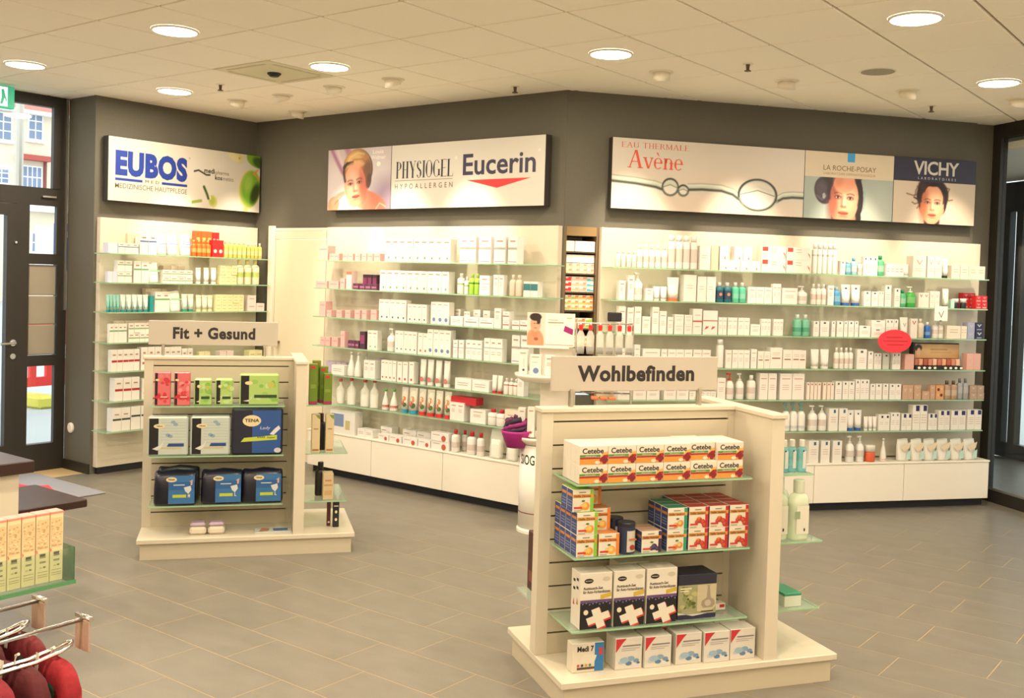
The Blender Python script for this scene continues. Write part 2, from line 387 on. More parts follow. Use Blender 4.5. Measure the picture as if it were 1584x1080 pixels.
MB().box(XD - .04, XD - .032, -1.2, .735, 2.44, 3.135, GLASS).obj('transom_pane', parent=dr)
MB().box(XD - .04, XD - .032, .48, .735, 1.875, 2.29, GLASS).obj('side_pane', parent=dr)
MB().box(XD - .04, XD - .032, .48, .735, .235, .91, GLASS).obj('side_pane', parent=dr)
for z0, z1 in ((1.005, 1.262), (1.268, 1.512), (1.518, 1.78)): MB().rbox(XD - .05, XD - .02, .49, .728, z0, z1, .006, mat('#8d8575', .5, name='letterbox_metal')).obj('letterbox_flap', parent=dr)
MB().rbox(XD, XD + .03, .58, .70, 2.355, 2.375, .004, BRUSHED).obj('closer_arm', parent=dr)
leaf = MB(); leaf.box(XD - .05, XD + .012, .285, .366, .03, 2.285, DARK).box(XD - .05, XD + .012, -1.1, .285, .03, .25, DARK).box(XD - .05, XD + .012, -1.1, .285, 2.19, 2.285, DARK).box(XD - .05, XD + .012, -1.18, -1.1, .03, 2.285, DARK)
lf = leaf.obj('door_leaf', parent=dr)
MB().box(XD - .02, XD - .012, -1.1, .285, .25, 2.19, GLASS).obj('leaf_pane', parent=lf)
hb = MB(); hb.rev([(.026, 0), (.026, .012)], 14, 1, 1).v
def yrev(mb_, prof, x, y, z, m, n=12):   # revolve about the world x axis
    t = MB().rev(prof, n); mb_.add([(x + p[2], y + p[0], z + p[1]) for p in t.v], t.f, m); return mb_
hm = MB(); yrev(hm, [(.028, .012), (.028, .02)], XD, .345, 1.118, CHROME); yrev(hm, [(.011, .02), (.011, .06)], XD, .345, 1.118, CHROME); hm.tube([(XD + .06, .35, 1.118), (XD + .062, .22, 1.112)], .011, 8, CHROME); yrev(hm, [(.024, .012), (.024, .02)], XD, .345, 1.004, CHROME)
hm.obj('handle', parent=lf)
yrev(MB(), [(.014, .012), (.010, .03)], XD, .355, 1.963, CHROME).obj('door_stud', parent=lf)
# white wall button on the left pier
wb = MB(); t = MB().rev([(.045, 0), (.045, .012), (.035, .018)], 20); wb.add([(-4.04 + p[0], .8145 - p[2], .368 + p[1]) for p in t.v], [tuple(reversed(q)) for q in t.f], WHITE)
tag(wb.obj('wall_plate', smooth=False), 'round white cover plate low on the grey pier beside the glass door', 'wall plate')
# green exit sign hanging over the door
ex = thing('exit_sign', 'green illuminated exit sign hanging above the glass entrance door', 'sign', (-3.95, .10, 3.035))
MB().rbox(-.03, .03, -.35, .12, 0, .18, .006, mat('#3fae8a', .5, emit=.35, name='exit_green')).obj('housing', parent=ex)
mb = MB(); W9 = mat('#ffffff', .5, emit=.6, name='exit_white')
mb.add([(.032, y, z) for y, z in ((-.02, .015), (.06, .015), (.06, .168), (-.02, .168))], [(0, 1, 2, 3)], W9)
mb.add([(.033, y, z) for y, z in ((.0, .03), (.02, .03), (.035, .08), (.05, .05), (.055, .06), (.04, .11), (.03, .15), (.01, .15), (.012, .08))], [tuple(range(9))], mat('#3fae8a', .5, emit=.35, name='exit_green')).obj('pictogram', parent=ex)
MB().box(-.005, .005, -.2, -.19, .18, H - 3.035, WHITE).box(-.005, .005, .0, .01, .18, H - 3.035, WHITE).obj('hanger', parent=ex)
# small detector on the door head
tag(MB().rbox(XD + .012, XD + .05, .02, .10, 3.16, 3.21, .008, CREAM).obj('motion_sensor'), 'small cream motion sensor on the dark head of the entrance door', 'sensor')

# ---- service door in the centre wall
d2 = struct(place(None, 'door_2', None, (0, 2.495, 0)))
MB().box(-3.49, -3.42, -.03, .05, 0, 2.22, WHITE2).box(-3.42, -2.68, -.004, .05, 2.175, 2.2, WHITE2).obj('door_frame', parent=d2)
lf = MB().box(-3.40, -2.69, -.01, .03, .01, 2.09, mat('#e6dac0', .55, noise=.03, scale=200., name='door_cream')).obj('door_leaf', parent=d2)
MB().box(-3.40, -2.69, -.012, .03, 2.096, 2.17, mat('#e6dac0', .55, noise=.03, scale=200., name='door_cream')).obj('top_panel', parent=d2)
kb = MB(); t = MB().rev([(.012, .0), (.012, .03), (.028, .04), (.03, .055), (.02, .07)], 14); kb.add([(-3.32 + p[0], -.01 - p[2], 1.11 + p[1]) for p in t.v], [tuple(reversed(q)) for q in t.f], mat('#a8946a', .3, metal=.8, name='brass')).obj('door_knob', parent=lf, smooth=True)

# ---- glazed side entrance at the right
d3 = struct(place(None, 'door_3', None, FR.at(3.86, 0), FR.rz))
mb = MB()
mb.box(0, .07, -.06, .06, 0, H, DARK).box(0, .07, -3.2, -.06, 0, .105, DARK).box(0, .07, -3.2, -.06, 3.11, H, DARK).box(0, .07, -1.3, -1.22, .1, 3.1, DARK)
mb.obj('door_frame', parent=d3)
MB().box(-.002, .0, -3.2, -.06, .105, .125, BRUSHED).obj('sill_strip', parent=d3)
MB().box(.03, .038, -1.22, -.06, .105, 3.11, GLASS).obj('pane', parent=d3)
MB().box(.03, .038, -3.2, -1.3, .105, 3.11, GLASS).obj('pane', parent=d3)
# vestibule behind it and the outer glazing
d4 = struct(place(None, 'door_4', None, FR.at(5.7, 0), FR.rz))
mb = MB(); mb.box(0, .08, -1.0, 3.0, 0, .16, DARK).box(0, .08, -1.0, 3.0, 2.68, 3.0, DARK)
for b in (-.6, .2, 1.15, 1.45, 1.78, 1.98, 2.3): mb.box(0, .08, b, b + .10, .16, 2.7, DARK)
mb.obj('door_frame', parent=d4)
MB().box(.03, .038, -1.0, 3.0, .16, 2.7, GLASS).obj('pane', parent=d4)
struct(MB().box(3.93, 5.78, -1.5, 3.2, 3.02, 3.08, CREAM).obj('ceiling_vestibule', loc=(FR.x, FR.y, 0), rz=FR.rz))
struct(MB().box(3.93, 5.78, 2.9, 2.96, 0, 3.02, mat('#7d766b', .7, name='vestibule_wall')).obj('wall_vestibule', loc=(FR.x, FR.y, 0), rz=FR.rz))
tag(MB().rbox(4.02, 4.07, .30, .36, 0.0, 2.9, .01, mat('#5a2f22', .5, name='rust_brown')).obj('brown_post', loc=(FR.x, FR.y, 0), rz=FR.rz), 'thin rust brown post behind the glass of the right side entrance', 'post')

# ================================================================== outside the doors
OUT = mat('#aeb2ae', .9, name='asphalt')
struct(MB().box(-60, 40, -40, 60, -.12, -.06, OUT).obj('ground_outside'))
fc = thing('town_house', 'beige plastered town house across the square seen through the entrance door', 'building', (-45., 0, 0))
PLA = mat('#e6d6bd', .9, noise=.04, scale=4., name='beige_plaster'); REDT = mat('#b5574c', .8, name='red_tile'); WF = mat('#f4f4f2', .6, name='window_white'); WG = mat('#7484a0', .15, name='dark_window_glass')
MB().box(-6, 0, -5, 40, -.06, 9.15, PLA).obj('wall', parent=fc)
MB().add([(.5, -5, 9.1), (.5, 40, 9.1), (-5, 40, 13.5), (-5, -5, 13.5)], [(0, 1, 2, 3)], mat('#c77a6a', .8, name='roof_red')).box(.0, .5, -5, 40, 8.95, 9.12, WF).obj('roof', parent=fc)
def win(y, z, w_, h_, nx=2, nz=3):
    f = MB().box(-.02, .06, y, y + w_, z, z + h_, WF).obj('window', parent=fc)
    for i in range(nx):
        for j in range(nz):
            a = y + .07 + i * (w_ - .07) / nx; b = z + .07 + j * (h_ - .07) / nz
            MB().box(.05, .07, a, a + (w_ - .07) / nx - .06, b, b + (h_ - .07) / nz - .06, WG).obj('window_pane', parent=f)
    MB().box(-.02, .16, y - .1, y + w_ + .1, z - .12, z, WF).obj('window_sill', parent=fc)
win(19.55, 7.55, .85, 1.35); win(21.15, 7.75, .75, 1.4); win(17.9, 7.5, .85, 1.35); win(20.9, 5.4, 1.0, 1.1, 4, 2); win(19.55, 5.5, .75, .8); win(21.4, 2.3, .6, 1.0, 1, 2); win(23.6, 7.7, .8, 1.4); win(23.4, 2.4, .7, 1.0)
MB().box(0, .5, 20.65, 22.15, 6.75, 7.0, REDT).box(0, .1, 20.7, 20.82, 5.3, 6.75, mat('#8a4a44', .7, name='door_red')).box(0, .1, 21.98, 22.1, 5.3, 6.75, mat('#8a4a44', .7, name='door_red')).obj('window_canopy', parent=fc)
MB().box(-.02, .4, 21., 26., 4.3, 4.75, WF).obj('cornice', parent=fc)
# parking sign and site barriers
sg = thing('parking_sign', 'blue parking sign on a thin grey post outside the entrance door', 'sign', (-11.5, 4.72, -.06))
MB().tube([(0, 0, 0), (0, 0, 2.7)], .03, 8, BRUSHED).obj('post', parent=sg)
MB().rbox(.03, .05, -.12, .22, 1.75, 2.5, .004, mat('#3f78c8', .5, name='sign_blue')).obj('sign_plate', parent=sg)
mb = MB(); v, f, _ = TEXTCACHE[('P', .03, 1.)]; mb.add([(.052, -.04 + .16 * a, 2.16 + .24 * b) for a, b in v], f, WF).obj('lettering', parent=sg)
MB().rbox(.03, .05, -.42, -.16, 1.6, 2.45, .004, WF).obj('notice_plate', parent=sg)
RED = mat('#e0342a', .5, name='barrier_red'); YEL = mat('#d9d25a', .6, name='barrier_yellow')
for k, (bx, by, lab) in enumerate(((-8.6, 2.55, 'red plastic site barrier on yellow feet, right one seen through the low side pane'), (-8.4, .65, 'red plastic site barrier on yellow feet, left one seen through the door leaf'))):
    br = thing('site_barrier', lab, 'barrier', (bx, by, -.06), .12, 'barriers outside the entrance')
    pm = MB().box(-.03, .03, 0, 1.5, .25, .37, RED).box(-.03, .03, 0, 1.5, .95, 1.25, RED)
    for i in range(7): pm.box(-.025, .025, i * .235, i * .235 + .09, .3, 1.1, RED)
    pm.obj('panel', parent=br)
    for yy in (.12, 1.1):
        MB().rbox(-.4, .4, yy, yy + .28, 0, .16, .03, YEL).obj('foot', parent=br)
    MB().box(-.035, .035, .1, 1.4, .6, .78, WF).obj('white_board', parent=br)
lp = thing('street_lamp_post', 'grey steel post standing outside behind the low side pane', 'post', (-7.9, 2.25, -.06))
MB().tube([(0, 0, 0), (0, 0, 4)], .05, 10, BRUSHED).obj('post', parent=lp)
# street side of the right entrance
f2 = thing('pale_house', 'pale house front across the street seen through the right side entrance', 'building', FR.at(16, -2), FR.rz)
MB().box(0, 4, -10, 16, -.06, 9, mat('#dfe0dd', .9, name='pale_plaster')).obj('wall', parent=f2)
for k in range(5):
    f = MB().box(-.06, .02, k * 2.4 - 3, k * 2.4 - 1.9, 3.2, 4.8, WF).obj('window', parent=f2); MB().box(-.08, -.05, k * 2.4 - 2.9, k * 2.4 - 2.0, 3.3, 4.7, WG).obj('window_pane', parent=f)
for k in range(2):
    br = thing('site_barrier', ('nearer' if k == 0 else 'farther') + ' red and white barrier seen through the right side entrance', 'barrier', FR.at(9.5 + k * 1.2, 3.2 + k * 1.6, -.06), FR.rz, 'barriers outside the side entrance')
    for z, mm in ((.35, RED), (.6, WF), (.85, RED)): MB().box(-.03, .03, -1.2, 1.2, z, z + .2, mm).obj('board', parent=br)
    for b in (-1., 1.): MB().box(-.3, .3, b - .05, b + .05, 0, .4, YEL).obj('foot', parent=br)

# ================================================================== ceiling fittings
LENS = mat('#fffaf0', .5, emit=12., name='lit_lens')
def arealight(parent, z, size, watts):
    l = bpy.data.lights.new('downlight_lamp', 'AREA'); l.shape = 'DISK'; l.size = size; l.energy = watts; l.color = LAMP
    o_ = place(l, 'downlight_lamp', parent, (0, 0, z)); return o_
rim_me = MB().rev([(.128, H - .014), (.140, H - .006), (.140, H - .0025)], 28, m=WHITE, cap=False).mesh('trim_ring', WHITE, True)
lens_me = MB().rev([(.03, H - .024), (.10, H - .019), (.128, H - .012), (.128, H - .008)], 28, m=LENS).mesh('lens', LENS)
VIS = {(-1.034, -.244): 'second from the entrance in the front row', (-2.968, -.18): 'nearest the exit sign', (-2.916, 1.02): 'above the olive picture sign', (-1.007, .971): 'beside the ceiling cassette', (.926, 1.583): 'above the angled wall corner', (2.788, 1.648): 'large bright one at upper right', (2.757, 3.639): 'nearest the right side entrance'}
for (x, y), wh in VIS.items():
    t_ = thing('downlight', 'round recessed ceiling downlight, ' + wh, 'light', (x, y, 0), 0, 'round ceiling downlights')
    place(rim_me, 'trim_ring', t_); place(lens_me, 'lens', t_); arealight(t_, H - .03, .24, P_DOWN)
for k, (x, y) in enumerate([(.9, -.25), (2.8, -.3), (4.7, 1.6), (4.7, -.3), (-1.03, -2.2), (.9, -2.2), (2.8, -2.2), (4.7, -2.2), (-2.97, -2.2), (6.2, -2.2), (.9, -4.2), (2.8, -4.2), (4.7, -4.2), (-1.03, -4.2), (6.2, .6), (2.8, -6.), (4.7, -6.), (.9, -6.)]):
    t_ = thing('downlight', 'round recessed ceiling downlight behind or above the viewer, out of the picture', 'light', (x, y, 0), 0, 'round ceiling downlights out of view')
    place(rim_me, 'trim_ring', t_); place(lens_me, 'lens', t_); arealight(t_, H - .03, .24, P_DOWN)
# wall washers: flange, slanted hood, spot lamp aimed at the shelves
fl_me = MB().rev([(.062, H - .010), (.085, H - .006), (.085, H - .0025)], 24, m=WHITE2).mesh('flange', WHITE2)
def hood_mesh():
    rings = []; n = 24
    for k in range(2):
        ring = []
        for i in range(n):
            a = 2 * PI * i / n; c, s_ = math.cos(a), math.sin(a)
            z = H - .008 if k == 0 else H - .075 + .045 * (s_ + 1) / 2   # cut open towards +Y (the wall)
            ring.append((.060 * c, .060 * s_, z))
        rings.append(ring)
    return MB().loft(rings, WHITE2).mesh('hood', WHITE2, True)
hd_me = hood_mesh()
WASH = [(-2.828, 1.57, (-3.6, 1.5, 1.8), 'leftmost of the row before the olive sign'), (-2.261, 1.589, (-2.3, 2.45, 1.85), 'second of the row, above the service door'), (-1.581, 1.535, (-1.65, 2.45, 1.85), 'third of the row, beside the cassette'), (-.94, 1.53, (-.85, 2.45, 1.85), 'rightmost of the row before the blonde woman sign'), (.915, 2.242, None, 'leftmost before the water bubble sign'), (1.528, 2.931, None, 'second before the water bubble sign'), (2.137, 3.665, None, 'third before the water bubble sign'), (2.732, 4.357, None, 'rightmost, by the side entrance'), (-2.811, 2.212, (-3.6, 2.2, 1.8), 'deep in the corner over the olive sign')]
for x, y, tgt, wh in WASH:
    if tgt is None:
        s_ = (x - FR.x) * math.cos(ANG) + (y - FR.y) * math.sin(ANG) + .15; tgt = FR.at(s_, 0, 1.85)
    az = math.atan2(tgt[1] - y, tgt[0] - x) - PI / 2
    t_ = thing('wall_washer', 'hooded ceiling spotlight aimed at the shelves, ' + wh, 'light', (x, y, 0), az, 'hooded ceiling spotlights')
    place(fl_me, 'flange', t_); place(hd_me, 'hood', t_)
    l = bpy.data.lights.new('spot_lamp', 'SPOT'); l.energy = P_SPOT; l.color = LAMP; l.spot_size = math.radians(42); l.spot_blend = .7; l.shadow_soft_size = .05
    lo = place(l, 'spot_lamp', t_, (0, .05, H - .085))
    d = Vector(tgt) - Vector((x, y, H - .085)); d.rotate(Matrix.Rotation(-az, 3, 'Z')); lo.rotation_euler = d.to_track_quat('-Z', 'Y').to_euler()
SPK = mat('#5a4a35', .4, metal=.6, name='sprinkler_brass')
for x, y, wh in ((-2.318, 1.026, 'left of the cassette'), (-.303, 2.18, 'above the corner of the angled wall'), (1.54, 2.275, 'between two hooded spotlights'), (2.11, 4.357, 'near the right end of the wall')):
    t_ = thing('sprinkler_head', 'small dark ceiling sprinkler head, ' + wh, 'sprinkler', (x, y, 0), 0, 'ceiling sprinklers')
    MB().rev([(.03, H - .008), (.035, H - .0025)], 14, m=WHITE2).obj('escutcheon', parent=t_)
    MB().rev([(.010, H - .045), (.012, H - .02), (.014, H - .008)], 10, m=SPK).rev([(.022, H - .052), (.022, H - .047)], 10, m=SPK).obj('nozzle', parent=t_)
t_ = thing('ceiling_speaker', 'flat round grille set in the ceiling above the water bubble sign', 'speaker', (2.175, 2.902, 0))
MB().rev([(.11, H - .006), (.12, H - .0025)], 24, m=WHITE2).obj('rim', parent=t_); MB().rev([(.108, H - .008), (.108, H - .0065)], 24, m=mat('#a39a86', .8, noise=.3, scale=300., name='grille')).obj('grille', parent=t_)
t_ = thing('air_cassette', 'square ceiling cassette panel with a small dark detector at its centre', 'vent', (CASS[0] * T + T / 2, CASS[1] * T + T / 2, 0))
MB().rbox(-.30, .30, -.30, .30, H - .004, H + .02, .004, mat('#e0d9b8', .35, name='cassette_panel')).obj('panel', parent=t_)
MB().rev([(.03, H - .03), (.05, H - .012), (.05, H - .004)], 16, m=BLACK).obj('detector', parent=t_)
for k in range(4):
    c_, s_ = math.cos(k * PI / 2), math.sin(k * PI / 2); pts = [(.25 * c_ - q * s_, .25 * s_ + q * c_) for q in (-.2, .2)]
    MB().box(min(pts[0][0], pts[1][0]) - .012, max(pts[0][0], pts[1][0]) + .012, min(pts[0][1], pts[1][1]) - .012, max(pts[0][1], pts[1][1]) + .012, H - .007, H - .004, mat('#c8c0a4', .5, name='slot')).obj('air_slot', parent=t_)
# ================================================================== WALL SHELF UNITS
SZ = {1: 1.898, 2: 1.652, 3: 1.402, 4: 1.145, 5: .9, 6: .648, 7: .392}
PANELM = mat('#cfc5b1', .5, name='panel_white')
SIGNNAME = {'E': 'olive picture sign', 'C': 'blonde woman sign', 'R': 'water bubble sign'}
def shelf_unit(fr, key, a0, a1, s0, s1, zb, nsh, lab):
    u = thing('wall_shelf_unit', lab, 'shelf unit', (fr.x, fr.y, 0), fr.rz)
    MB().rbox(a0, a1, -.06, -.001, zb, 2.2, .003, PANELM).obj('back_panel', parent=u)
    if zb < .2: MB().box(a0 + .02, a1 - .02, -.045, -.001, 0, zb, PLINTH).obj('plinth', parent=u)
    for k in range(1, nsh + 1):
        z = SZ[k]
        sh = MB().box(s0, s1, -.296, -.0605, z - .009, z - .0002, SHELFGLASS).obj('glass_shelf', parent=u)
        MB().box(s0, s1, -.2995, -.2962, z - .009, z - .0002, EDGE).box(s0 - .003, s0 - .0002, -.2995, -.07, z - .009, z - .0002, EDGE).box(s1 + .0002, s1 + .003, -.2995, -.07, z - .009, z - .0002, EDGE).obj('front_edge', parent=sh)
    return u
shelf_unit(FE, 'E', .842, 2.485, .79, 2.44, .06, 7, 'white back panel with seven glass shelves below the olive picture sign')
shelf_unit(FC, 'C', -2.63, -.046, -2.515, .025, .40, 6, 'white back panel with glass shelves below the blonde woman sign')
shelf_unit(FR, 'R', .292, 3.70, .30, 3.60, .40, 6, 'white back panel with glass shelves below the water bubble sign')
ordw = ['first', 'second', 'third', 'fourth', 'fifth', 'sixth', 'seventh', 'eighth', 'ninth', 'tenth']
def base_cabinets(fr, xs, key):
    t_ = MB().rbox(xs[0] - .005, xs[-1] + .005, -.285, -.001, .375, .391, .003, WHITE).obj('cabinet_top', loc=(fr.x, fr.y, 0), rz=fr.rz)
    tag(t_, 'long white top board over the base cabinets under the ' + SIGNNAME[key], 'worktop')
    for k in range(len(xs) - 1):
        c = thing('base_cabinet', 'low white base cabinet, %s from the left under the %s' % (ordw[k], SIGNNAME[key]), 'cabinet', (fr.x, fr.y, 0), fr.rz, 'low white cabinets under the ' + SIGNNAME[key])
        a, b = xs[k], xs[k + 1]
        MB().box(a + .001, b - .001, -.26, -.002, .07, .3745, WHITE2).obj('body', parent=c)
        MB().rbox(a + .002, b - .002, -.28, -.2605, .072, .3735, .002, WHITE).obj('drawer_front', parent=c)
        MB().box(a + .001, b - .001, -.21, -.05, 0, .0695, PLINTH).obj('plinth', parent=c)
base_cabinets(FC, [-2.57, -1.765, -.955, -.15], 'C')
base_cabinets(FR, [.42, 1.24, 2.064, 2.885, 3.70], 'R')

# ------------------------------------------------------------------ signs over the units
def signbox(fr, a0, a1, z0, z1, lab):
    s_ = thing('advertising_sign', lab, 'sign', (fr.x, fr.y, 0), fr.rz)
    MB().rbox(a0, a1, -.098, -.02, z0, z1, .002, mat('#2c2823', .6, name='sign_return')).box(a0 + .1, a1 - .1, -.02, -.0005, z0 + .1, z1 - .1, BLACK).obj('sign_box', parent=s_)
    return s_
SIGNW = mat('#c5c0b5', .4, name='sign_face_white')
YF = -.0995
def face(s_, a0, a1, z0, z1, m, name='sign_face', y=-.0985): return MB().box(a0, a1, y - .001, y + .0003, z0, z1, m).obj(name, parent=s_)
def Q(a0, a1, z0, z1): return lambda u0, u1, v0, v1: (a0 + u0 * (a1 - a0), a0 + u1 * (a1 - a0), z0 + v0 * (z1 - z0), z0 + v1 * (z1 - z0))
def faceshape(p, cx, cy, rx, ry, skin, dark, rot=0., light=None, shade=1.):
    """a face seen from the front: jaw, shaded cheek, brows, eyes, nose, mouth (a print)"""
    p.ell(cx, cy, rx, ry, skin, 1, rot, .06)
    p.ell(cx, cy - ry * .45, rx * .72, ry * .55, skin, 1, rot, .08)
    p.ell(cx - rx / p.asp * .75 * shade, cy - .05 * ry, rx * .36, ry * .85, dark, .6, rot, .9)
    if light: p.ell(cx + rx / p.asp * .25 * shade, cy + ry * .15, rx * .55, ry * .55, light, .55, rot, .9)
    co, si = math.cos(rot), math.sin(rot)
    def P(dx, dy): return (cx + (dx * rx * co - dy * ry * si) / p.asp, cy + dx * rx * si + dy * ry * co)
    for sd in (-1, 1):
        p.line([P(sd * .66, .235), P(sd * .52, .275), P(sd * .36, .275), P(sd * .18, .235)], rx * .035, '#5a382a', .8, .03)
        ex, ey = P(sd * .42, .10); p.ell(ex, ey, rx * .24, ry * .09, dark, .75, rot, .6); p.ell(ex, ey, rx * .17, ry * .05, '#e8ded6', .85, rot, .4); p.ell(ex, ey, rx * .075, ry * .06, '#241a18', 1, rot, .4)
        p.line([P(sd * .62, .09), P(sd * .5, .13), P(sd * .34, .13), P(sd * .22, .095)], rx * .022, '#2a1812', .8, .02)
    p.line([P(-.14, .12), P(-.12, -.22)], rx * .07, dark, .45, .05); p.ell(*P(0, -.27), rx * .2, ry * .055, dark, .6, rot, .7); p.ell(*P(.03, -.1), rx * .08, ry * .18, '#ffe9d2', .4, rot, .9)
    p.ell(*P(.02, -.53), rx * .34, ry * .075, '#c8463e', 1, rot, .25); p.line([P(-.3, -.52), P(.02, -.535), P(.34, -.51)], rx * .03, '#7a2420', .8)
    p.ell(*P(.02, -.49), rx * .26, ry * .03, '#d96a5c', .8, rot, .5); p.ell(*P(.02, -.66), rx * .3, ry * .04, dark, .35, rot, .8)
    return P
# -- left sign
a0, a1, z0, z1 = .877, 2.466, 2.345, 2.895
s_ = signbox(FE, a0, a1, z0, z1, 'long white light sign with blue capitals and a green olive, on the corner wall')
face(s_, a0 + .003, a0 + .52 * (a1 - a0), z0 + .003, z1 - .003, SIGNW)
p = Paint(150, 108, .48 * 1.589 / .55, '#e0dacd')      # u 0..1 over the right 48 %
p.ell(.33, .02, .5, .05, '#d8d4c6', .5, 0, 1.)
p.ell(.62, .96, .17, .10, '#e8d68a', .9, -.5, .3).ell(.60, .93, .12, .07, '#f2e8b8', .8, -.5, .5).ell(.68, .92, .02, .02, '#b89a4a', .8)
p.ell(.93, .93, .20, .13, '#7fb02c', 1, -.35, .15).ell(.99, .88, .15, .09, '#2f4a1c', .8, -.35, .5)
p.ell(.845, .40, .235, .345, '#ecd9a0', 1, -.12, .06).ell(.85, .40, .215, .33, '#b9c85a', 1, -.12, .12).ell(.865, .42, .185, .30, '#79b531', 1, -.15, .3).ell(.82, .50, .09, .16, '#b6dc62', .7, -.2, .9).ell(.93, .33, .085, .19, '#33401a', .9, -.35, .6).ell(.79, .03, .045, .05, '#e6c978', .9)
p.line([(.96, .74), (.90, .68), (.99, .60)], .02, '#e0a548', .9, .03)
p.ell(.30, .13, .085, .105, '#c9cc74', 1, .3, .1).ell(.29, .14, .055, .07, '#aab84c', .8, .3, .5).ell(.26, .18, .02, .03, '#eef0c0', .9)
p.line([(.17, .36), (.215, .24), (.235, .17)], .022, '#3f5a2a', 1, .02).line([(.0, .08), (.06, .10), (.13, .12)], .024, '#8ba63c', .9, .02)
p.line([(.03, .605), (.09, .63), (.14, .60), (.20, .565), (.25, .57)], .013, '#2a2622', 1)
p.obj('olive_print', s_, a0 + .52 * (a1 - a0), a1 - .003, z0 + .003, z1 - .003, -.0993)
q = Q(a0, a1, z0, z1); BLUE = mat('#1f3a8e', .45, name='logo_blue'); TAUPE = mat('#6a6152', .5, name='logo_taupe'); INK = mat('#1f1b1c', .5, name='ink_black')
mb = MB(); lettering(mb, 'EUBOS', *q(.042, .488, .40, .80), YF - .0006, BLUE, .06, 1.08)
for u0, u1 in ((.042, .205), (.325, .488)): x0_, x1_, b0, b1 = q(u0, u1, .325, .365); mb.flat([(x0_, b0), (x1_, b0), (x1_, b1), (x0_, b1)], YF - .0006, BLUE)
lettering(mb, 'MED', *q(.222, .308, .325, .372), YF - .0006, INK, 0., 1.6); lettering(mb, 'MEDIZINISCHE HAUTPFLEGE', *q(.042, .488, .205, .285), YF - .0006, TAUPE, .006, 1.); lettering(mb, 'R', *q(.497, .507, .79, .82), YF - .0006, TAUPE)
lettering(mb, 'medi', *q(.600, .672, .595, .68), YF - .0012, INK, .02); lettering(mb, 'pharma', *q(.678, .772, .575, .655), YF - .0012, TAUPE); lettering(mb, 'kos', *q(.675, .725, .50, .575), YF - .0012, INK, .02); lettering(mb, 'metics', *q(.73, .805, .50, .565), YF - .0012, TAUPE)
mb.obj('lettering', parent=s_)
# -- centre sign
z0, z1 = 2.348, 2.893
s_ = signbox(FC, -2.591, -.158, z0, z1, 'long sign with a blonde woman portrait, black logo lettering and a red triangle')
p = Paint(140, 104, .797 / .545, '#cdbfc0')
p.ell(.15, .35, .25, .6, '#e2d8da', .8, 0, 1.).ell(.8, .55, .3, .5, '#ded6da', .8, 0, 1.).ell(.95, .2, .3, .3, '#a58aa8', .8, 0, 1.)
p.line([(.05, 1.02), (.14, .82), (.24, .62)], .035, '#a85a8a', .75, .05).line([(.14, 1.02), (.2, .85), (.27, .68)], .016, '#f2d0e2', .8, .03).line([(.30, 1.02), (.34, .92)], .06, '#b56a9c', .7, .06)
p.ell(.66, .14, .42, .16, '#f0866a', 1, -.25, .15).ell(.56, .22, .14, .20, '#f29a7c', 1, -.1, .2).line([(.78, .0), (.84, .10), (.93, .04)], .008, '#ffe2d0', .9)
p.ell(.485, .66, .345, .33, '#4e3420', 1, -.25, .06).ell(.48, .68, .325, .31, '#b57f42', 1, -.25, .08).ell(.42, .80, .20, .15, '#ecc078', .9, .2, .6).ell(.63, .60, .10, .20, '#6a4626', .85, -.2, .5).ell(.66, .46, .06, .12, '#523620', .9, -.2, .3)
p.line([(.31, .72), (.36, .86), (.48, .93), (.58, .90)], .012, '#f6d894', .7, .03).line([(.33, .68), (.42, .82), (.56, .82), (.64, .70)], .012, '#8a5c2c', .6, .03).line([(.36, .66), (.46, .76), (.58, .74)], .01, '#e8b868', .6, .03)
faceshape(p, .445, .40, .25, .35, '#f4a884', '#c2523c', .12, '#ffdcc2', -1.)
p.line([(.265, .70), (.31, .755), (.40, .765)], .028, '#2c2220', 1, .02).line([(.262, .70), (.262, .58), (.285, .47)], .022, '#3a2a22', .9, .03).ell(.45, .73, .19, .06, '#f2b088', .8, .1, .5)
p.ell(.10, .08, .13, .15, '#f39a78', 1, -.6, .15).line([(.08, .12), (.18, .24), (.26, .275)], .035, '#f7a888', 1, .03).line([(.12, .10), (.2, .19), (.25, .23)], .008, '#c85a44', .7)
p.ell(.275, .14, .085, .095, '#f6f4ee', 1, 0, .12).ell(.285, .10, .07, .05, '#cfd2c4', .7, 0, .5)
p.obj('portrait_print', s_, -2.588, -1.797, z0 + .003, z1 - .003, -.0993)
mb = MB(); q = Q(-2.591, -1.797, z0, z1); lettering(mb, 'Louis', *q(.72, .88, .89, .955), YF - .0006, WHITE); lettering(mb, 'Widmer', *q(.69, .92, .80, .865), YF - .0006, WHITE); x0_, x1_, b0, b1 = q(.78, .84, .69, .76); mb.disc((x0_ + x1_) / 2, (b0 + b1) / 2, .024, .02, YF - .0006, WHITE); mb.obj('small_lettering', parent=s_)
face(s_, -1.790, -.161, z0 + .003, z1 - .003, SIGNW)
q = Q(-1.794, -.158, z0, z1); REDL = mat('#d8201f', .45, name='logo_red'); NAVY = mat('#17143a', .45, name='logo_navy')
mb = MB(); serif(mb, 'PHYSIOGEL', *q(.035, .43, .475, .735), YF - .0006, INK, thick=.19, thin=.03, gap=.06)
x0_, x1_, b0, b1 = q(.03, .43, .435, .443); mb.flat([(x0_, b0), (x1_, b0), (x1_, b1), (x0_, b1)], YF - .0006, TAUPE); lettering(mb, 'HYPOALLERGEN', *q(.03, .43, .31, .39), YF - .0006, mat('#5c4a2c', .5, name='logo_bronze'), .004, 1.75)
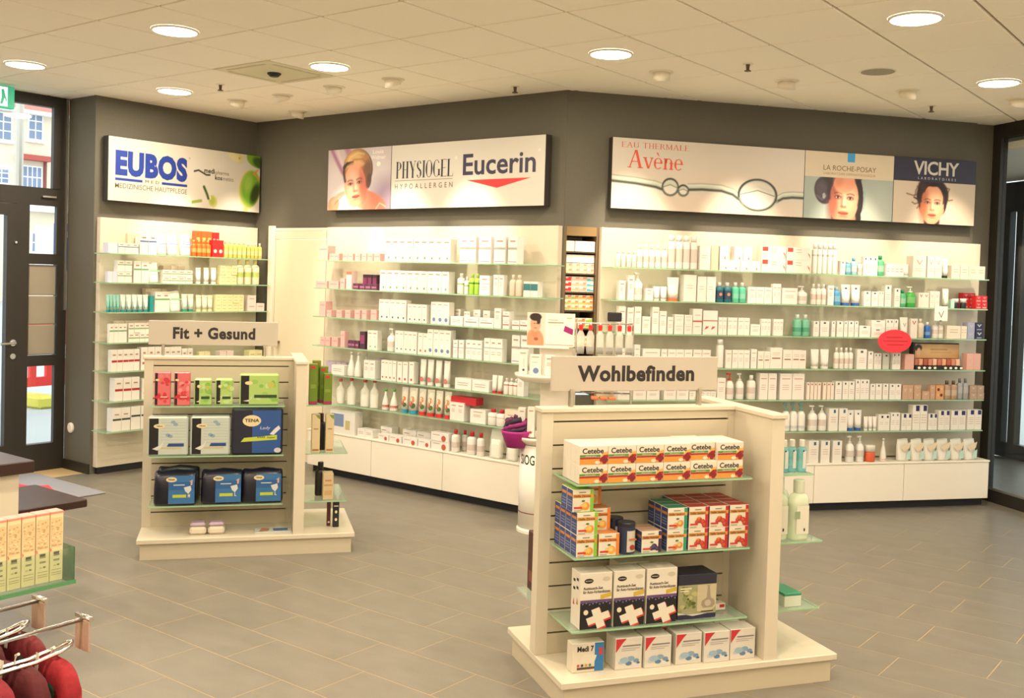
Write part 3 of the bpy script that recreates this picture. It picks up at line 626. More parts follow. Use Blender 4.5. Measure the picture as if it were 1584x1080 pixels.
lettering(mb, 'Eucerin', *q(.495, .945, .475, .79), YF - .0006, NAVY, .018); x0_, x1_, b0, b1 = q(.52, .92, .275, .405); mb.flat([(x0_, b1), ((x0_ + x1_) / 2 - .01, b0), (x1_, b1)], YF - .0006, REDL)
for u, v in ((.44, .72), (.955, .76)): x0_, x1_, b0, b1 = q(u, u + .018, v, v + .05); mb.disc((x0_ + x1_) / 2, (b0 + b1) / 2, .013, .013, YF - .0006, mat('#d8d0bc', .5, name='logo_grey'))
mb.obj('lettering', parent=s_)
# -- right sign: three faces
z0, z1 = 2.345, 2.890
s_ = signbox(FR, .341, 3.592, z0, z1, 'long sign with a water bubble picture and two dark haired women')
p = Paint(300, 104, 1.638 / .545, '#ddd3c6')
p.ell(.5, .2, 1.6, .35, '#e4cdb8', .6, 0, 1.)
edge = [(0, .385), (.12, .365), (.22, .33), (.26, .295)]; mid = [(.385, .315), (.46, .33), (.56, .325), (.62, .28), (.65, .22)]; rgt = [(.855, .21), (.89, .265), (.94, .285), (1., .285)]
for ln in (edge, mid, rgt):
    up_ = [(a, b + .045) for a, b in ln]; p.line(up_, .035, '#dfe3d4', 1, .02); p.line([(a, b + .085) for a, b in ln], .008, '#9aa08a', .8); p.line([(a, b + .03) for a, b in ln], .014, '#c2c9b6', 1, .03); p.line(ln, .018, '#3a4038', 1, .02); p.line([(a, b - .045) for a, b in ln], .02, '#c9d0cc', .5, .05)
for cx, cy, rx, ry in ((.295, .34, .118, .118), (.362, .30, .075, .075), (.752, .295, .30, .225)):
    p.ell(cx, cy, rx, ry, '#dcd6ca', 1, 0, .05); p.ell(cx, cy - ry * .3, rx * .9, ry * .6, '#e8e2d8', 1, 0, .4); p.ring(cx, cy, rx, ry, .014, '#2c342c', 1); p.ring(cx, cy - .01, rx * .94, ry * .92, .005, '#b8c2b0', .8)
    p.line([(cx - rx * .9 / p.asp, cy + .0), (cx, cy + .06 * ry / .2), (cx + rx * .9 / p.asp, cy - .005)], .006, '#55604f', .9); p.line([(cx - rx * .7 / p.asp, cy + .25 * ry), (cx, cy + .55 * ry), (cx + rx * .7 / p.asp, cy + .25 * ry)], .012, '#c9cfbf', .9, .03)
p.line([(.655, .24), (.68, .12), (.73, .03), (.78, .03), (.83, .11), (.86, .22)], .008, '#b3b8a6', .9, .02)
p.obj('water_print', s_, .344, 1.976, z0 + .003, z1 - .003, -.0993)
q = Q(.341, 1.979, z0, z1); SAL = mat('#d04a30', .45, name='logo_coral'); mb = MB()
serif(mb, 'EAU THERMALE', *q(.045, .385, .865, .94), YF - .0006, SAL, thick=.12, thin=.045, gap=.12); serif(mb, 'Av\u00e8ne', *q(.08, .355, .585, .835), YF - .0006, SAL, thick=.17, thin=.045, gap=.05); mb.obj('lettering', parent=s_)
face(s_, 1.982, 2.796, z0 + .62 * .545, z1 - .003, mat('#c4b69e', .45, name='sign_face_sand'))
p = Paint(150, 72, .817 / (.62 * .545), '#aab6ad')
p.ell(.85, .1, .5, .7, '#c2c8bc', .8, 0, 1.)
p.ell(.22, .68, .26, .33, '#3b2f38', 1, .2, .1).ell(.19, .70, .16, .2, '#5c4c5a', .8, .2, .7).line([(.14, .55), (.2, .45), (.27, .6)], .02, '#8a7f8c', .6, .05).ell(.22, .55, .04, .07, '#c3cfc6', .7)
p.ell(.595, .62, .16, .5, '#2a1c1e', 1, .1, .08).ell(.58, .15, .14, .3, '#241a1c', 1, .25, .1).ell(.36, .78, .22, .4, '#35232a', 1, 0, .1).ell(.42, 1.08, .55, .3, '#2c2024', 1, 0, .1)
p.ell(.46, .02, .3, .25, '#e08a66', 1, 0, .2).ell(.36, .05, .12, .2, '#4a2c2a', .8, 0, .4)
faceshape(p, .445, .47, .40, .60, '#f5a07a', '#7c3626', -.06, '#ffd0aa', 1.)
p.ell(.44, .93, .30, .30, '#f0a27e', 1, 0, .2).ell(.38, .98, .12, .2, '#d8805c', .5, 0, .8).line([(.30, 1.02), (.285, .85), (.27, .66), (.275, .5)], .045, '#35232a', 1, .05).line([(.585, 1.02), (.62, .8), (.635, .55), (.62, .36)], .05, '#2a1c1e', 1, .05).line([(.33, 1.0), (.30, .8)], .02, '#4a3038', .7, .04)
p.line([(.675, .7), (.68, .4), (.66, .2)], .012, '#7aa0a4', .6, .03)
p.obj('portrait_print', s_, 1.982, 2.796, z0 + .003, z0 + .62 * .545, -.0993)
q = Q(1.979, 2.799, z0, z1); mb = MB(); BZ = mat('#6e4a1c', .45, name='logo_gold')
lettering(mb, 'LA ROCHE-POSAY', *q(.205, .795, .725, .80), YF - .0008, BZ); lettering(mb, 'LABORATOIRE DERMATOLOGIQUE', *q(.21, .79, .655, .695), YF - .0008, mat('#a07440', .45, name='logo_sand'))
x0_, x1_, b0, b1 = q(.47, .552, .86, .995); mb.flat([(x0_, b0), (x1_, b0), (x1_, b1), (x0_, b1)], YF - .0008, mat('#2f8fc4', .45, name='logo_sky')); mb.obj('lettering', parent=s_)
face(s_, 2.802, 3.589, z0 + .64 * .545, z1 - .003, mat('#2b2638', .4, name='sign_face_navy'))
p = Paint(140, 72, .79 / (.64 * .545), '#dccab4')
for ln in ([(.30, .70), (.24, .66), (.16, .70)], [(.33, .98), (.27, .80), (.26, .66)], [(.60, .9), (.68, .86), (.66, .76)], [(.62, .62), (.68, .58), (.72, .60)], [(.32, .5), (.26, .46), (.23, .5)], [(.31, .42), (.29, .36)], [(.36, 1.0), (.31, .9), (.28, .88)]): p.line(ln, .012, '#6e4428', .9, .03)
p.ell(.475, .68, .44, .42, '#2a1812', 1, 0, .1).ell(.43, .92, .3, .16, '#3d2416', 1, 0, .2).ell(.36, .55, .12, .3, '#2a1812', 1, 0, .2).ell(.60, .55, .12, .3, '#2a1812', 1, 0, .2)
p.ell(.475, .06, .22, .22, '#5a2c1c', 1, 0, .2).ell(.475, .0, .17, .2, '#3a2018', .9, 0, .3)
p.ell(.345, .33, .05, .08, '#e88a5c', 1, 0, .2).ell(.60, .33, .05, .08, '#e88a5c', 1, 0, .2)
faceshape(p, .475, .46, .325, .47, '#f4aa80', '#a8502e', -.03, '#ffdcb4', 1.)
p.ell(.475, .955, .25, .06, '#2a1812', 1, 0, .4)
for ln in ([(.36, .80), (.33, .66), (.335, .52)], [(.59, .80), (.615, .66), (.61, .5)], [(.40, .95), (.345, .86), (.30, .84)], [(.55, .96), (.62, .90), (.645, .80)], [(.45, 1.), (.40, .9), (.37, .76)], [(.34, .62), (.29, .58), (.25, .62)]): p.line(ln, .018, '#3a2216', .9, .03)
p.obj('portrait_print', s_, 2.802, 3.589, z0 + .003, z0 + .64 * .545, -.0993)
q = Q(2.799, 3.592, z0, z1); mb = MB(); lettering(mb, 'VICHY', *q(.235, .785, .745, .955), YF - .0008, SIGNW, .02, .95); lettering(mb, 'LABORATOIRES', *q(.29, .75, .675, .712), YF - .0008, SIGNW, 0., 1.9); mb.obj('lettering', parent=s_)

# ------------------------------------------------------------------ product styles: description, body, cap, print
K = '#6a5048'; PK = '#e8b9a2'; OR = '#d98a4a'
def L(u0, u1, *vs, c=PK, t=.025): return [('r', u0, v - t / 2, u1, v + t / 2, c) for v in vs]
TXT = L(.2, .8, .82, c='#cf9a7c', t=.05) + L(.22, .7, .62, .55, .48)
STY = {
 'lav': ('pale lavender carton', '#dcdcec', None, []), 'bluband': ('white carton with blue stripe', '#f4efe4', None, [('r', 0, .60, 1, .68, '#6a88b8')] + L(.25, .75, .82, c='#d06a5c', t=.06)),
 'tan': ('beige carton in the back row', '#e2d0b4', None, []), 'blupouch': ('white refill pouch with blue stripe', '#f2eee6', None, [('r', .02, .5, .98, .55, '#7f96c0')]),
 'orange': ('orange bottle', '#f0702a', '#f4a050', [('r', 0, .25, 1, .5, '#f8b060')]), 'orangebox': ('orange carton', '#ef6a30', None, L(.2, .8, .7, c='#ffd08a', t=.1)),
 'red9': ('red carton with round white mark', '#d8242c', None, [('d', .5, .35, .3, '#f6ece4')]), 'redbox': ('plain red carton', '#d02a2c', None, L(.2, .8, .7, c='#f6c0b0', t=.08)),
 'yelbot': ('yellow bottle', '#dfd870', '#f0ecc0', [('r', 0, .2, 1, .45, '#f2eeb0')]), 'yelbot2': ('small golden bottle', '#d8c860', '#f4f0d8', [('r', 0, .2, 1, .5, '#f0e6a0')]),
 'grnband': ('white carton with green stripe', '#f4efe4', None, [('r', 0, .58, 1, .66, '#7cc08a')] + L(.25, .75, .80, c='#d08a78', t=.06)), 'grnpouch': ('white refill pouch with green stripe', '#efece4', None, [('r', .02, .55, .98, .62, '#86c894')]),
 'grnlow': ('low white carton with green stripe', '#f4efe4', None, [('r', 0, .35, 1, .5, '#a8cc98')] + L(.2, .8, .72, c='#d08a78', t=.1)), 'whtube': ('white standing tube', '#f6f4ee', '#eeeae0', []),
 'creamyel': ('cream yellow carton', '#efe9b4', None, L(.2, .8, .7, .3, c='#d8cc8a', t=.06)), 'yelmilk': ('cream bottle with yellow label', '#f2efce', '#eadf90', [('r', 0, .3, 1, .5, '#c8dc78')]),
 'teal': ('white tube with teal base', '#94d2c4', '#1d8f94', [('r', .1, .25, .9, .62, '#2f9a88')]), 'teal2': ('white tube with dark teal label', '#e0ede6', '#1f8f98', [('r', .12, .18, .88, .62, '#17806c')]), 'tealbox': ('teal carton', '#1f9a98', None, []),
 'grntube': ('white tube with green base', '#e6efe2', '#2a9a7c', [('r', .1, .3, .9, .6, '#5ab894')]), 'creamtube': ('cream tube', '#f3efd4', '#e8e2b0', []), 'pinkw': ('pale pink carton', '#f0dcd8', None, L(.2, .8, .6, c='#dca8a0', t=.1)),
 'redband': ('white carton with red stripe', '#f4efe6', None, [('r', .05, .42, 1, .52, '#cc2f34')] + L(.25, .75, .76, c='#c89a84', t=.06)), 'redband2': ('white carton with red marks', '#f4efe6', None, L(.2, .8, .3, c='#cc7a64', t=.1) + L(.3, .7, .75, c='#dda08a', t=.08)),
 'dgband': ('white carton with dark green stripe', '#f4efe6', None, [('r', .05, .46, 1, .54, '#3a5a3c')] + L(.25, .75, .72, c='#d0a890', t=.05)), 'dgband2': ('white carton with black green stripe', '#f4efe6', None, [('r', .05, .55, 1, .63, '#2f4a36')]),
 'pinkbig': ('tall pink carton', '#f2bfba', None, L(.15, .85, .75, c='#e6a09c', t=.05)), 'pink': ('small pink carton', '#f2bcb7', None, L(.15, .85, .6, c='#eaa8a2', t=.1)), 'pinkcap': ('pink carton with salmon top', '#f8dcd8', None, [('r', 0, .82, 1, 1, '#e08a6c')]),
 'wslim': ('slim white carton with green dot', '#f7f3ea', None, L(.15, .8, .86, c=OR, t=.045) + [('r', .62, .2, .66, .6, '#d8cdb4'), ('d', .6, .17, .14, '#9fb488')] + L(.2, .7, .66, c='#e6d6c0')),
 'wslimg': ('slim white carton with grey dot', '#f7f3ea', None, L(.15, .8, .86, c='#cfae8c', t=.04) + [('r', .55, .25, .6, .65, '#dcd0bc'), ('d', .55, .17, .15, '#5f6270')]),
 'wbluedot': ('white carton with blue dot', '#f7f3ea', None, L(.15, .8, .88, c='#d0b498', t=.04) + [('d', .55, .2, .26, '#7f9ad0')] + L(.2, .7, .62, c='#e2d6c6')), 'worangedot': ('white carton with orange dot', '#f7f3ea', None, L(.2, .8, .85, c='#d8b8a0', t=.04) + [('d', .6, .18, .2, '#e87a5a')]),
 'wreddot': ('slim white carton with red dot', '#f7f3ea', None, L(.2, .8, .88, c='#d8b09a', t=.04) + [('d', .5, .16, .2, '#e4584c')]), 'pinkdot': ('white tube with pink dot', '#f5f0e8', '#f4ece4', [('d', .5, .22, .3, '#e8827c')]),
 'wband': ('tall white carton with grey stripe', '#f7f4ee', None, [('r', 0, .52, 1, .60, '#cbbfae'), ('r', .2, .80, .8, .86, '#d6b0a0'), ('r', .05, .06, .95, .09, '#b0a8c8')]), 'wband2': ('white carton with thin blue line', '#f7f3ec', None, [('r', 0, .56, 1, .60, '#b8c2d8'), ('r', .25, .78, .75, .84, '#d8a090')] + L(.2, .8, .4, .3)),
 'wgbot': ('white bottle with green stripe', '#f4efe4', '#f0ece2', [('r', 0, .45, 1, .52, '#96c468')]), 'limebot': ('lime green bottle', '#a8d84a', '#b8dc6a', [('r', 0, .5, 1, .58, '#5a9a2a')]), 'wtxt': ('white carton with faint print', '#f6f2ea', None, TXT),
 'sand': ('sand coloured bottle', '#e4d4bc', '#f2e8da', [('r', 0, .3, 1, .55, '#f0e4d0')]), 'tealw': ('white carton with teal top', '#f2efe6', None, [('r', 0, .42, 1, .85, '#3f8f98')]), 'wlow': ('low white carton', '#f7f3ec', None, L(.15, .8, .6, .4, c='#e0b8a4', t=.06)),
 'wgrey': ('white carton with grey line', '#f7f3ec', None, [('r', .1, .42, .9, .52, '#a89888')] + L(.2, .6, .74, c='#cfb8a4', t=.06)), 'wred': ('white carton with red line', '#f7f3ec', None, [('r', .02, .40, .98, .52, '#d25a46')] + L(.25, .75, .74, c='#d0b09c', t=.06)),
 'plum': ('small plum coloured carton', '#6e3556', None, [('r', .1, .3, .9, .55, '#c884a8'), ('r', .1, .7, .5, .85, '#4a2a48')]), 'plumtall': ('tall dark plum carton', '#48283e', None, [('r', .1, .3, .9, .8, '#a8487c')]),
 'wpump': ('white pump bottle', '#f6f3ec', '#f2efe8', [('r', 0, .2, 1, .45, '#efe2d6')]), 'lilac': ('lilac carton in the back row', '#d8c4dc', None, []), 'cone': ('white conical bottle', '#f2eee8', '#f6f4f0', []), 'decant': ('clear bottle with white filling', '#eae4d8', '#d8504c', []),
 'redcap': ('white tube on red cap', '#f6f1e8', '#c8242a', []), 'redneck': ('white bottle with red emblem', '#f6f1e8', '#f4efe6', [('r', 0, .56, 1, .62, '#d02f30')]), 'redneck2': ('white pack with red top', '#f6f2ea', '#c8202a', [('r', 0, .5, 1, .54, '#d8c0b0')]),
 'grncap': ('white cone bottle with green cap', '#f4eee6', '#5fb83a', [('r', 0, .12, 1, .25, '#d87a5c')]), 'flowteal': ('flowery tube on teal cap', '#f0ead8', '#2f9fc0', [('d', .5, .55, .3, '#e8944a'), ('d', .65, .32, .26, '#4a6a3c'), ('d', .38, .38, .24, '#d8605a'), ('r', .2, .8, .8, .86, '#e08a4a')]),
 'flowred': ('flowery tube on red cap', '#f0ead8', '#e03034', [('d', .5, .58, .32, '#eca04a'), ('d', .66, .32, .26, '#4f7a3c'), ('d', .38, .40, .26, '#d8705c'), ('r', .2, .8, .8, .86, '#e0803c')]), 'redpad': ('red packet lying on cartons', '#c8202c', None, []), 'cream': ('plain cream carton', '#f0e4d0', None, L(.2, .8, .7, .5, c='#dcc4a4', t=.05)),
 'bluewhite': ('large white carton with blue picture', '#f2eee6', None, [('r', .05, .3, .55, .85, '#8fa8d8'), ('r', .62, .2, .8, .6, '#e8d890')]), 'wredblob': ('flat white carton with red spot', '#f7f3ec', None, [('d', .72, .35, .13, '#e86a50')] + L(.1, .5, .7, c='#d8b4a0', t=.08)),
 'redtop': ('white bottle with red cap', '#f6f2ea', '#cc2028', [('r', 0, .2, 1, .45, '#f0e0d6')]), 'clearbag': ('clear bag with white contents', '#efeae0', None, []),
 'greyw': ('greyish white bottle', '#e8e0d4', '#efe9df', []), 'wcap': ('white bottle with cap', '#f6f0e6', '#f8f5ee', [('r', 0, .25, 1, .5, '#f0ddd0')]), 'spray': ('tall white spray can', '#f6f0e8', '#faf8f2', [('r', 0, .2, 1, .6, '#efdfd2')]), 'white': ('plain white carton', '#f7f3ea', None, L(.2, .7, .6, .5, c='#efd8c8')),
 'wleaf': ('white carton with coral leaf', '#f7f1e8', None, [('q', [(.5, .2), (.62, .42), (.72, .12)], '#dfa088')]), 'redtag': ('wide white carton with red corner tag', '#f6efe4', None, [('r', .03, .62, .26, .95, '#e2584a'), ('q', [(.86, .62), (.95, .3), (1., .1), (.97, .45)], '#e08a74')] + L(.38, .62, .8, .6, c='#eecab4', t=.05)),
 'spray2': ('white spray bottle with dark mark', '#f5f0e8', '#f8f6f0', [('r', 0, .58, 1, .64, '#d8d4cc')]), 'wblk': ('white carton with small dark mark', '#f6f0e8', None, [('r', .35, .82, .62, .93, '#5a6068')] + L(.2, .8, .55, .45, .35, c='#eec8b2')), 'skyblue': ('sky blue bottle', '#6fb4d0', '#cfe4ea', [('r', 0, .2, 1, .5, '#a8d4e0')]), 'ltblue': ('light blue bottle', '#a4cfe0', '#7ab4d4', [('r', 0, .2, 1, .5, '#e4eef0')]), 'greenb': ('green bottle', '#5ec08c', '#2f9a6c', [('r', 0, .2, 1, .5, '#b0e0c0')]),
 'wtube2': ('white tube', '#f7f2ea', '#f3eee6', []), 'vbox': ('white carton with pink chevron', '#f5ecdf', None, [('q', [(.25, .82), (.32, .82), (.5, .64), (.68, .82), (.75, .82), (.5, .58)], '#e09a8a')] + L(.2, .8, .4, .3, c='#ecd0bc')), 'vbox2': ('slim white carton with chevron', '#f5ecdf', None, [('q', [(.2, .88), (.35, .88), (.5, .76), (.65, .88), (.8, .88), (.5, .68)], '#c87a6c')]), 'blktube': ('white tube with black band', '#f2eee6', '#2a2426', [('r', .1, .55, .9, .68, '#3a3a40'), ('r', .1, .45, .9, .54, '#8fc4dc')]),
 'orangebase': ('white tube on orange cap', '#f7f2ea', '#e8744a', []), 'navyteal': ('dark teal bottle', '#1f6f80', '#f2efe8', [('r', 0, .15, 1, .6, '#2a4a66'), ('d', .5, .4, .2, '#c87a5c')]), 'aqua': ('aqua green bottle', '#5cc4a0', '#f2f2ea', [('r', 0, .2, 1, .45, '#8adcc0')]), 'pinktxt': ('white carton with faint pink print', '#f7efe6', None, L(.15, .85, .8, c='#eab8a6', t=.04) + L(.2, .75, .55, .47, .39, c='#f0cfc0')),
 'blueb': ('blue bottle', '#4f9fd0', '#bfe0ee', [('r', 0, .2, 1, .5, '#8cc4e0')]), 'bluebase': ('white tube on blue cap', '#f6f2ea', '#2f62b8', [('r', .38, .78, .58, .86, '#4a5a70')]), 'greenpump': ('bright green pump bottle', '#42b84a', '#eef4e6', [('r', 0, .2, 1, .5, '#8ada84')]), 'greentube': ('white and green tube', '#f2f0e6', '#2f2a2a', [('r', .1, .2, .9, .5, '#9ad880'), ('r', .25, .62, .75, .72, '#3a3a3a')]), 'mint': ('small mint carton', '#bfe4d4', None, []), 'blackjar': ('black jar with white lid', '#1f1f24', '#f6f4ee', []), 'redv': ('red carton with white chevron', '#d8262c', None, [('q', [(.25, .8), (.4, .8), (.5, .62), (.6, .8), (.75, .8), (.5, .5)], '#f6d8d0'), ('r', .15, .1, .85, .3, '#f0b8b0')]),
 'redline': ('white carton with red line', '#f7efe6', None, [('r', 0, .48, 1, .54, '#e0604e')] + L(.2, .8, .75, .3, c='#eec4b4')), 'redmarks': ('white carton with two red marks', '#f7efe6', None, [('r', 0, .56, 1, .60, '#e0604e'), ('q', [(.1, .2), (.2, .34), (.42, .34), (.3, .26)], '#dc5a4c'), ('q', [(.55, .2), (.65, .34), (.88, .34), (.76, .26)], '#dc5a4c')]), 'tealbot': ('teal bottle', '#7ec8a8', '#e6efe2', [('r', 0, .2, 1, .4, '#5ab48e')]), 'vtube': ('white tube with chevron', '#f5efe4', '#efe8da', [('q', [(.3, .72), (.4, .72), (.5, .6), (.6, .72), (.7, .72), (.5, .52)], '#b8a8b8')]), 'bluecap': ('blue bottle with white cap', '#2f6cc0', '#eeeae0', [('r', 0, .2, 1, .4, '#7aa8dc')]), 'greyblue': ('grey blue carton', '#a8aec4', None, [('q', [(.2, .7), (.35, .7), (.5, .5), (.65, .7), (.8, .7), (.5, .36)], '#d8dae6')]), 'navyv': ('navy carton with white chevron', '#26294e', None, [('q', [(.2, .8), (.38, .8), (.5, .6), (.62, .8), (.8, .8), (.5, .44)], '#e8e6ee'), ('r', .2, .1, .8, .2, '#c8c8d8')]),
 'browndash': ('white carton with brown dash', '#f7efe4', None, [('r', .15, .46, .85, .52, '#b07a50')] + L(.2, .8, .75, .66, c='#eecab4')), 'greytube': ('grey green carton', '#d8d8c8', None, [('r', .4, .8, .7, .9, '#2a2a2e')]), 'salmonv': ('salmon pink carton', '#ecb4a4', None, [('q', [(.3, .8), (.4, .8), (.5, .68), (.6, .8), (.7, .8), (.5, .6)], '#f8e0d6'), ('q', [(.3, .4), (.4, .4), (.5, .28), (.6, .4), (.7, .4), (.5, .2)], '#f8e0d6')]), 'spraywhite': ('white spray bottle', '#f6f2ea', '#f8f6f0', []), 'redpump': ('white pump bottle with red pump', '#f6f0e6', '#d83a34', [('r', 0, .2, 1, .45, '#f0dcd0')]), 'orangeedge': ('slim white carton with orange edge', '#f5ebdd', None, [('r', 0, 0, .14, 1, '#d87848'), ('r', .4, .84, .75, .94, '#b87050')]),
 'tanv': ('tan carton with pale chevron', '#cfa688', None, [('q', [(.25, .75), (.4, .75), (.5, .6), (.6, .75), (.75, .75), (.5, .48)], '#f4e6d8')]), 'orangepat': ('carton with orange pattern', '#e8a468', None, [('d', .3, .7, .18, '#6a3a20'), ('d', .7, .3, .18, '#6a3a20'), ('d', .7, .75, .15, '#f2d8b4'), ('d', .3, .3, .15, '#f2d8b4')]), 'brownbot': ('brown bottle', '#b8987c', '#6a5240', [('r', 0, .2, 1, .5, '#d8c0a8')]), 'greyv': ('grey bottle', '#a8a8aa', '#7c7c84', [('r', 0, .3, 1, .6, '#c4c4c6')]), 'tanv2': ('taupe carton with pale chevron', '#b89c84', None, [('q', [(.25, .75), (.4, .75), (.5, .6), (.6, .75), (.75, .75), (.5, .45)], '#f0e4d6')]),
 'tealpump': ('white bottle with teal pump', '#f4f0e6', '#6fa8ac', [('r', .0, .1, 1, .2, '#dfe4e2')]), 'bluetag': ('white carton with blue tag', '#f5efe4', None, [('r', .5, .80, .74, .95, '#3f7a9a')] + L(.2, .8, .6, .5, .4, c='#eecab4')), 'blktag': ('white carton with black tag', '#f5efe4', None, [('r', .45, .78, .8, .92, '#2a2630')] + L(.2, .8, .5, .4, c='#eecab4')), 'navytag': ('white carton with navy square', '#f5efe4', None, [('r', .42, .76, .92, .98, '#2a2672')] + L(.15, .85, .6, .5, .4, .3, c='#f0cdb8')), 'orangejar': ('white jar with orange base', '#e4643c', '#f4ece0', []), 'orangecone': ('white cone bottle with orange base', '#f4eee4', '#f2ece2', [('r', 0, .04, 1, .12, '#e8744a')]), 'wipes': ('pale refill pack of wipes', '#f2eee2', None, [('r', .5, .1, .95, .4, '#b8d4c8')]),
}
NAMES = {'b': ('carton', 'carton'), 'o': ('bottle', 'bottle'), 'u': ('pump_bottle', 'bottle'), 's': ('spray_can', 'spray can'), 't': ('cosmetic_tube', 'tube'), 'j': ('cream_jar', 'jar'), 'p': ('refill_pouch', 'pouch'), 'k': ('conical_bottle', 'bottle')}
def prints(mb, spec, w_, h_, y, yoff=None):
    for it in spec:
        m = mat(dim(it[-1], .80), .5)
        if it[0] == 'r': mb.flat([((it[1] - .5) * w_, it[2] * h_), ((it[3] - .5) * w_, it[2] * h_), ((it[3] - .5) * w_, it[4] * h_), ((it[1] - .5) * w_, it[4] * h_)], y, m)
        elif it[0] == 'd': mb.disc((it[1] - .5) * w_, it[2] * h_, it[3] * w_, it[3] * w_, y - .0002, m)
        elif it[0] == 'q': mb.flat([((a - .5) * w_, b * h_) for a, b in it[1]][::-1] if False else [((a - .5) * w_, b * h_) for a, b in it[1]], y - .0001, m)
    return mb
def ellring(rx, ry, z, n=14, cx=0., cy=0., p=2.):
    out_ = []
    for k in range(n):
        a = 2 * PI * k / n; c, s_ = math.cos(a), math.sin(a); out_.append((cx + rx * math.copysign(abs(c) ** (2 / p), c), cy + ry * math.copysign(abs(s_) ** (2 / p), s_), z))
    return out_
def product(kind, sty, w_, h_, dp):
    """meshes of one product standing on z=0, centred in x, front at y=-dp/2: (body, [(part name, mesh)])"""
    desc, bc, cc, spec = STY[sty]; B = mat(dim(bc, .90), .45); C_ = mat(dim(cc or bc, .90), .4); parts = []; rx, ry = w_ / 2, dp / 2
    if kind == 'b':
        body = MB().box(-rx, rx, -ry, ry, 0, h_, B).mesh('carton')
        if spec: parts.append(('print', prints(MB(), spec, w_, h_, -ry - .0006).mesh('print')))
        return body, parts
    if kind == 'o' or kind == 's':
        hc = .80 if kind == 'o' else .82; sh = .74 if kind == 'o' else .80; nk = .5 if kind == 'o' else .9
        body = MB().loft([ellring(rx * .93, ry * .93, 0, p=2.6), ellring(rx, ry, h_ * .03, p=2.6), ellring(rx, ry, h_ * (sh - .06), p=2.6), ellring(rx * .9, ry * .9, h_ * sh, p=2.4), ellring(rx * nk, ry * nk, h_ * (hc - .01))], B).mesh('bottle', B, True)
        cr = .48 if kind == 'o' else .8
        parts.append(('cap', MB().loft([ellring(rx * cr, ry * cr, h_ * hc), ellring(rx * cr, ry * cr, h_ * .98), ellring(rx * cr * .85, ry * cr * .85, h_)], C_).mesh('cap', C_, True)))
        lift = 1.012
    elif kind == 'u':
        body = MB().loft([ellring(rx * .93, ry * .93, 0, p=2.6), ellring(rx, ry, h_ * .03, p=2.6), ellring(rx, ry, h_ * .58, p=2.6), ellring(rx * .8, ry * .8, h_ * .66), ellring(rx * .4, ry * .4, h_ * .72)], B).mesh('bottle', B, True)
        pm = MB().loft([ellring(rx * .45, ry * .45, h_ * .72), ellring(rx * .45, ry * .45, h_ * .78)], C_).loft([ellring(rx * .14, rx * .14, h_ * .78), ellring(rx * .14, rx * .14, h_ * .93)], C_).rbox(-rx * .85, rx * .3, -ry * .3, ry * .3, h_ * .93, h_, .003, C_)
        parts.append(('pump_head', pm.mesh('pump_head', C_))); lift = 1.012
    elif kind == 't':
        ch = h_ * .13
        rings = [ellring(rx * .80, min(ry, rx * .8), ch, 16)]
        for t_ in (.3, .6, .85): rings.append(ellring(rx * (.80 + .2 * t_), min(ry, rx * .8) * (1 - .9 * t_) + .002, ch + (h_ - ch) * t_ * .96, 16, p=2 + t_))
        rings += [ellring(rx, .002, h_ * .97, 16, p=4), ellring(rx, .0016, h_, 16, p=4)]
        body = MB().loft(rings, B).mesh('tube', B, True)
        parts.append(('cap', MB().loft([ellring(rx * .80, min(ry, rx * .8), 0, 16), ellring(rx * .82, min(ry, rx * .82), ch * .98, 16)], C_).mesh('cap', C_)))
        if spec:   # print follows the sloping front
            mb = prints(MB(), spec, w_, h_, 0.); mb.v = [(x, -(min(ry, rx * .8) * (1 - .93 * max(0, (z - ch) / (h_ - ch))) * math.sqrt(max(.05, 1 - (x / (rx * 1.05)) ** 2)) + .0022 + (.0004 if i % 2 else 0)), z) for i, (x, y, z) in enumerate(mb.v)]
            parts.append(('print', mb.mesh('print')))
        return body, parts
    elif kind == 'j':
        body = MB().rev([(.96, 0), (1, h_ * .06), (1, h_ * .52), (.9, h_ * .6)], 16, rx, ry, m=B).mesh('jar', B, True)
        parts.append(('lid', MB().rev([(1.0, h_ * .6), (1.0, h_ * .95), (.94, h_)], 16, rx, ry, m=C_).mesh('lid', C_, True))); return body, parts
    elif kind == 'p':
        rings = []
        for t_ in (0, .1, .35, .6, .8, .93, 1.):
            th = ry * (1 - t_ ** 1.6) * (.9 if t_ else .8) + .0018; rr = rx * (.90 + .10 * math.sin(PI * min(1, t_ * .9)) - (.0 if t_ < .85 else .04)); ring = ellring(rr, th, h_ * t_ * .96, 16, p=3)
            rings.append([(x, y + ry * .3 * t_, z + (.04 * h_ * (x / rx) if t_ > .7 else 0) + (.02 * h_ * math.sin(x / rx * 5) if t_ > .9 else 0)) for x, y, z in ring])
        mm = CLEARPL if sty == 'clearbag' else B
        body = MB().loft(rings, mm).mesh('pouch', mm, True)
        if sty == 'clearbag': parts.append(('contents', MB().rbox(-rx * .7, rx * .7, -ry * .5, ry * .5, .003, h_ * .62, .008, mat('#f6f0e6', .6)).mesh('contents')))
        elif sty == 'wipes': parts.append(('print', MB().flat([(rx * .1, h_ * .08), (rx * .92, h_ * .08), (rx * .95, h_ * .5), (rx * .4, h_ * .4)], -ry * 1.0, mat('#b4d4c8', .5)).flat([(-rx * .8, h_ * .62), (rx * .9, h_ * .86), (rx * .7, h_ * .58), (-rx * .2, h_ * .42)], -ry * .98, mat('#dcc8a8', .5)).mesh('print')))
        elif spec: parts.append(('print', MB().flat([(-rx * .93, h_ * spec[0][2]), (rx * .93, h_ * spec[0][2]), (rx * .93, h_ * spec[0][4]), (-rx * .93, h_ * spec[0][4])], -ry * .93, mat(spec[0][-1], .5)).mesh('print')))
        return body, parts
    elif kind == 'k':
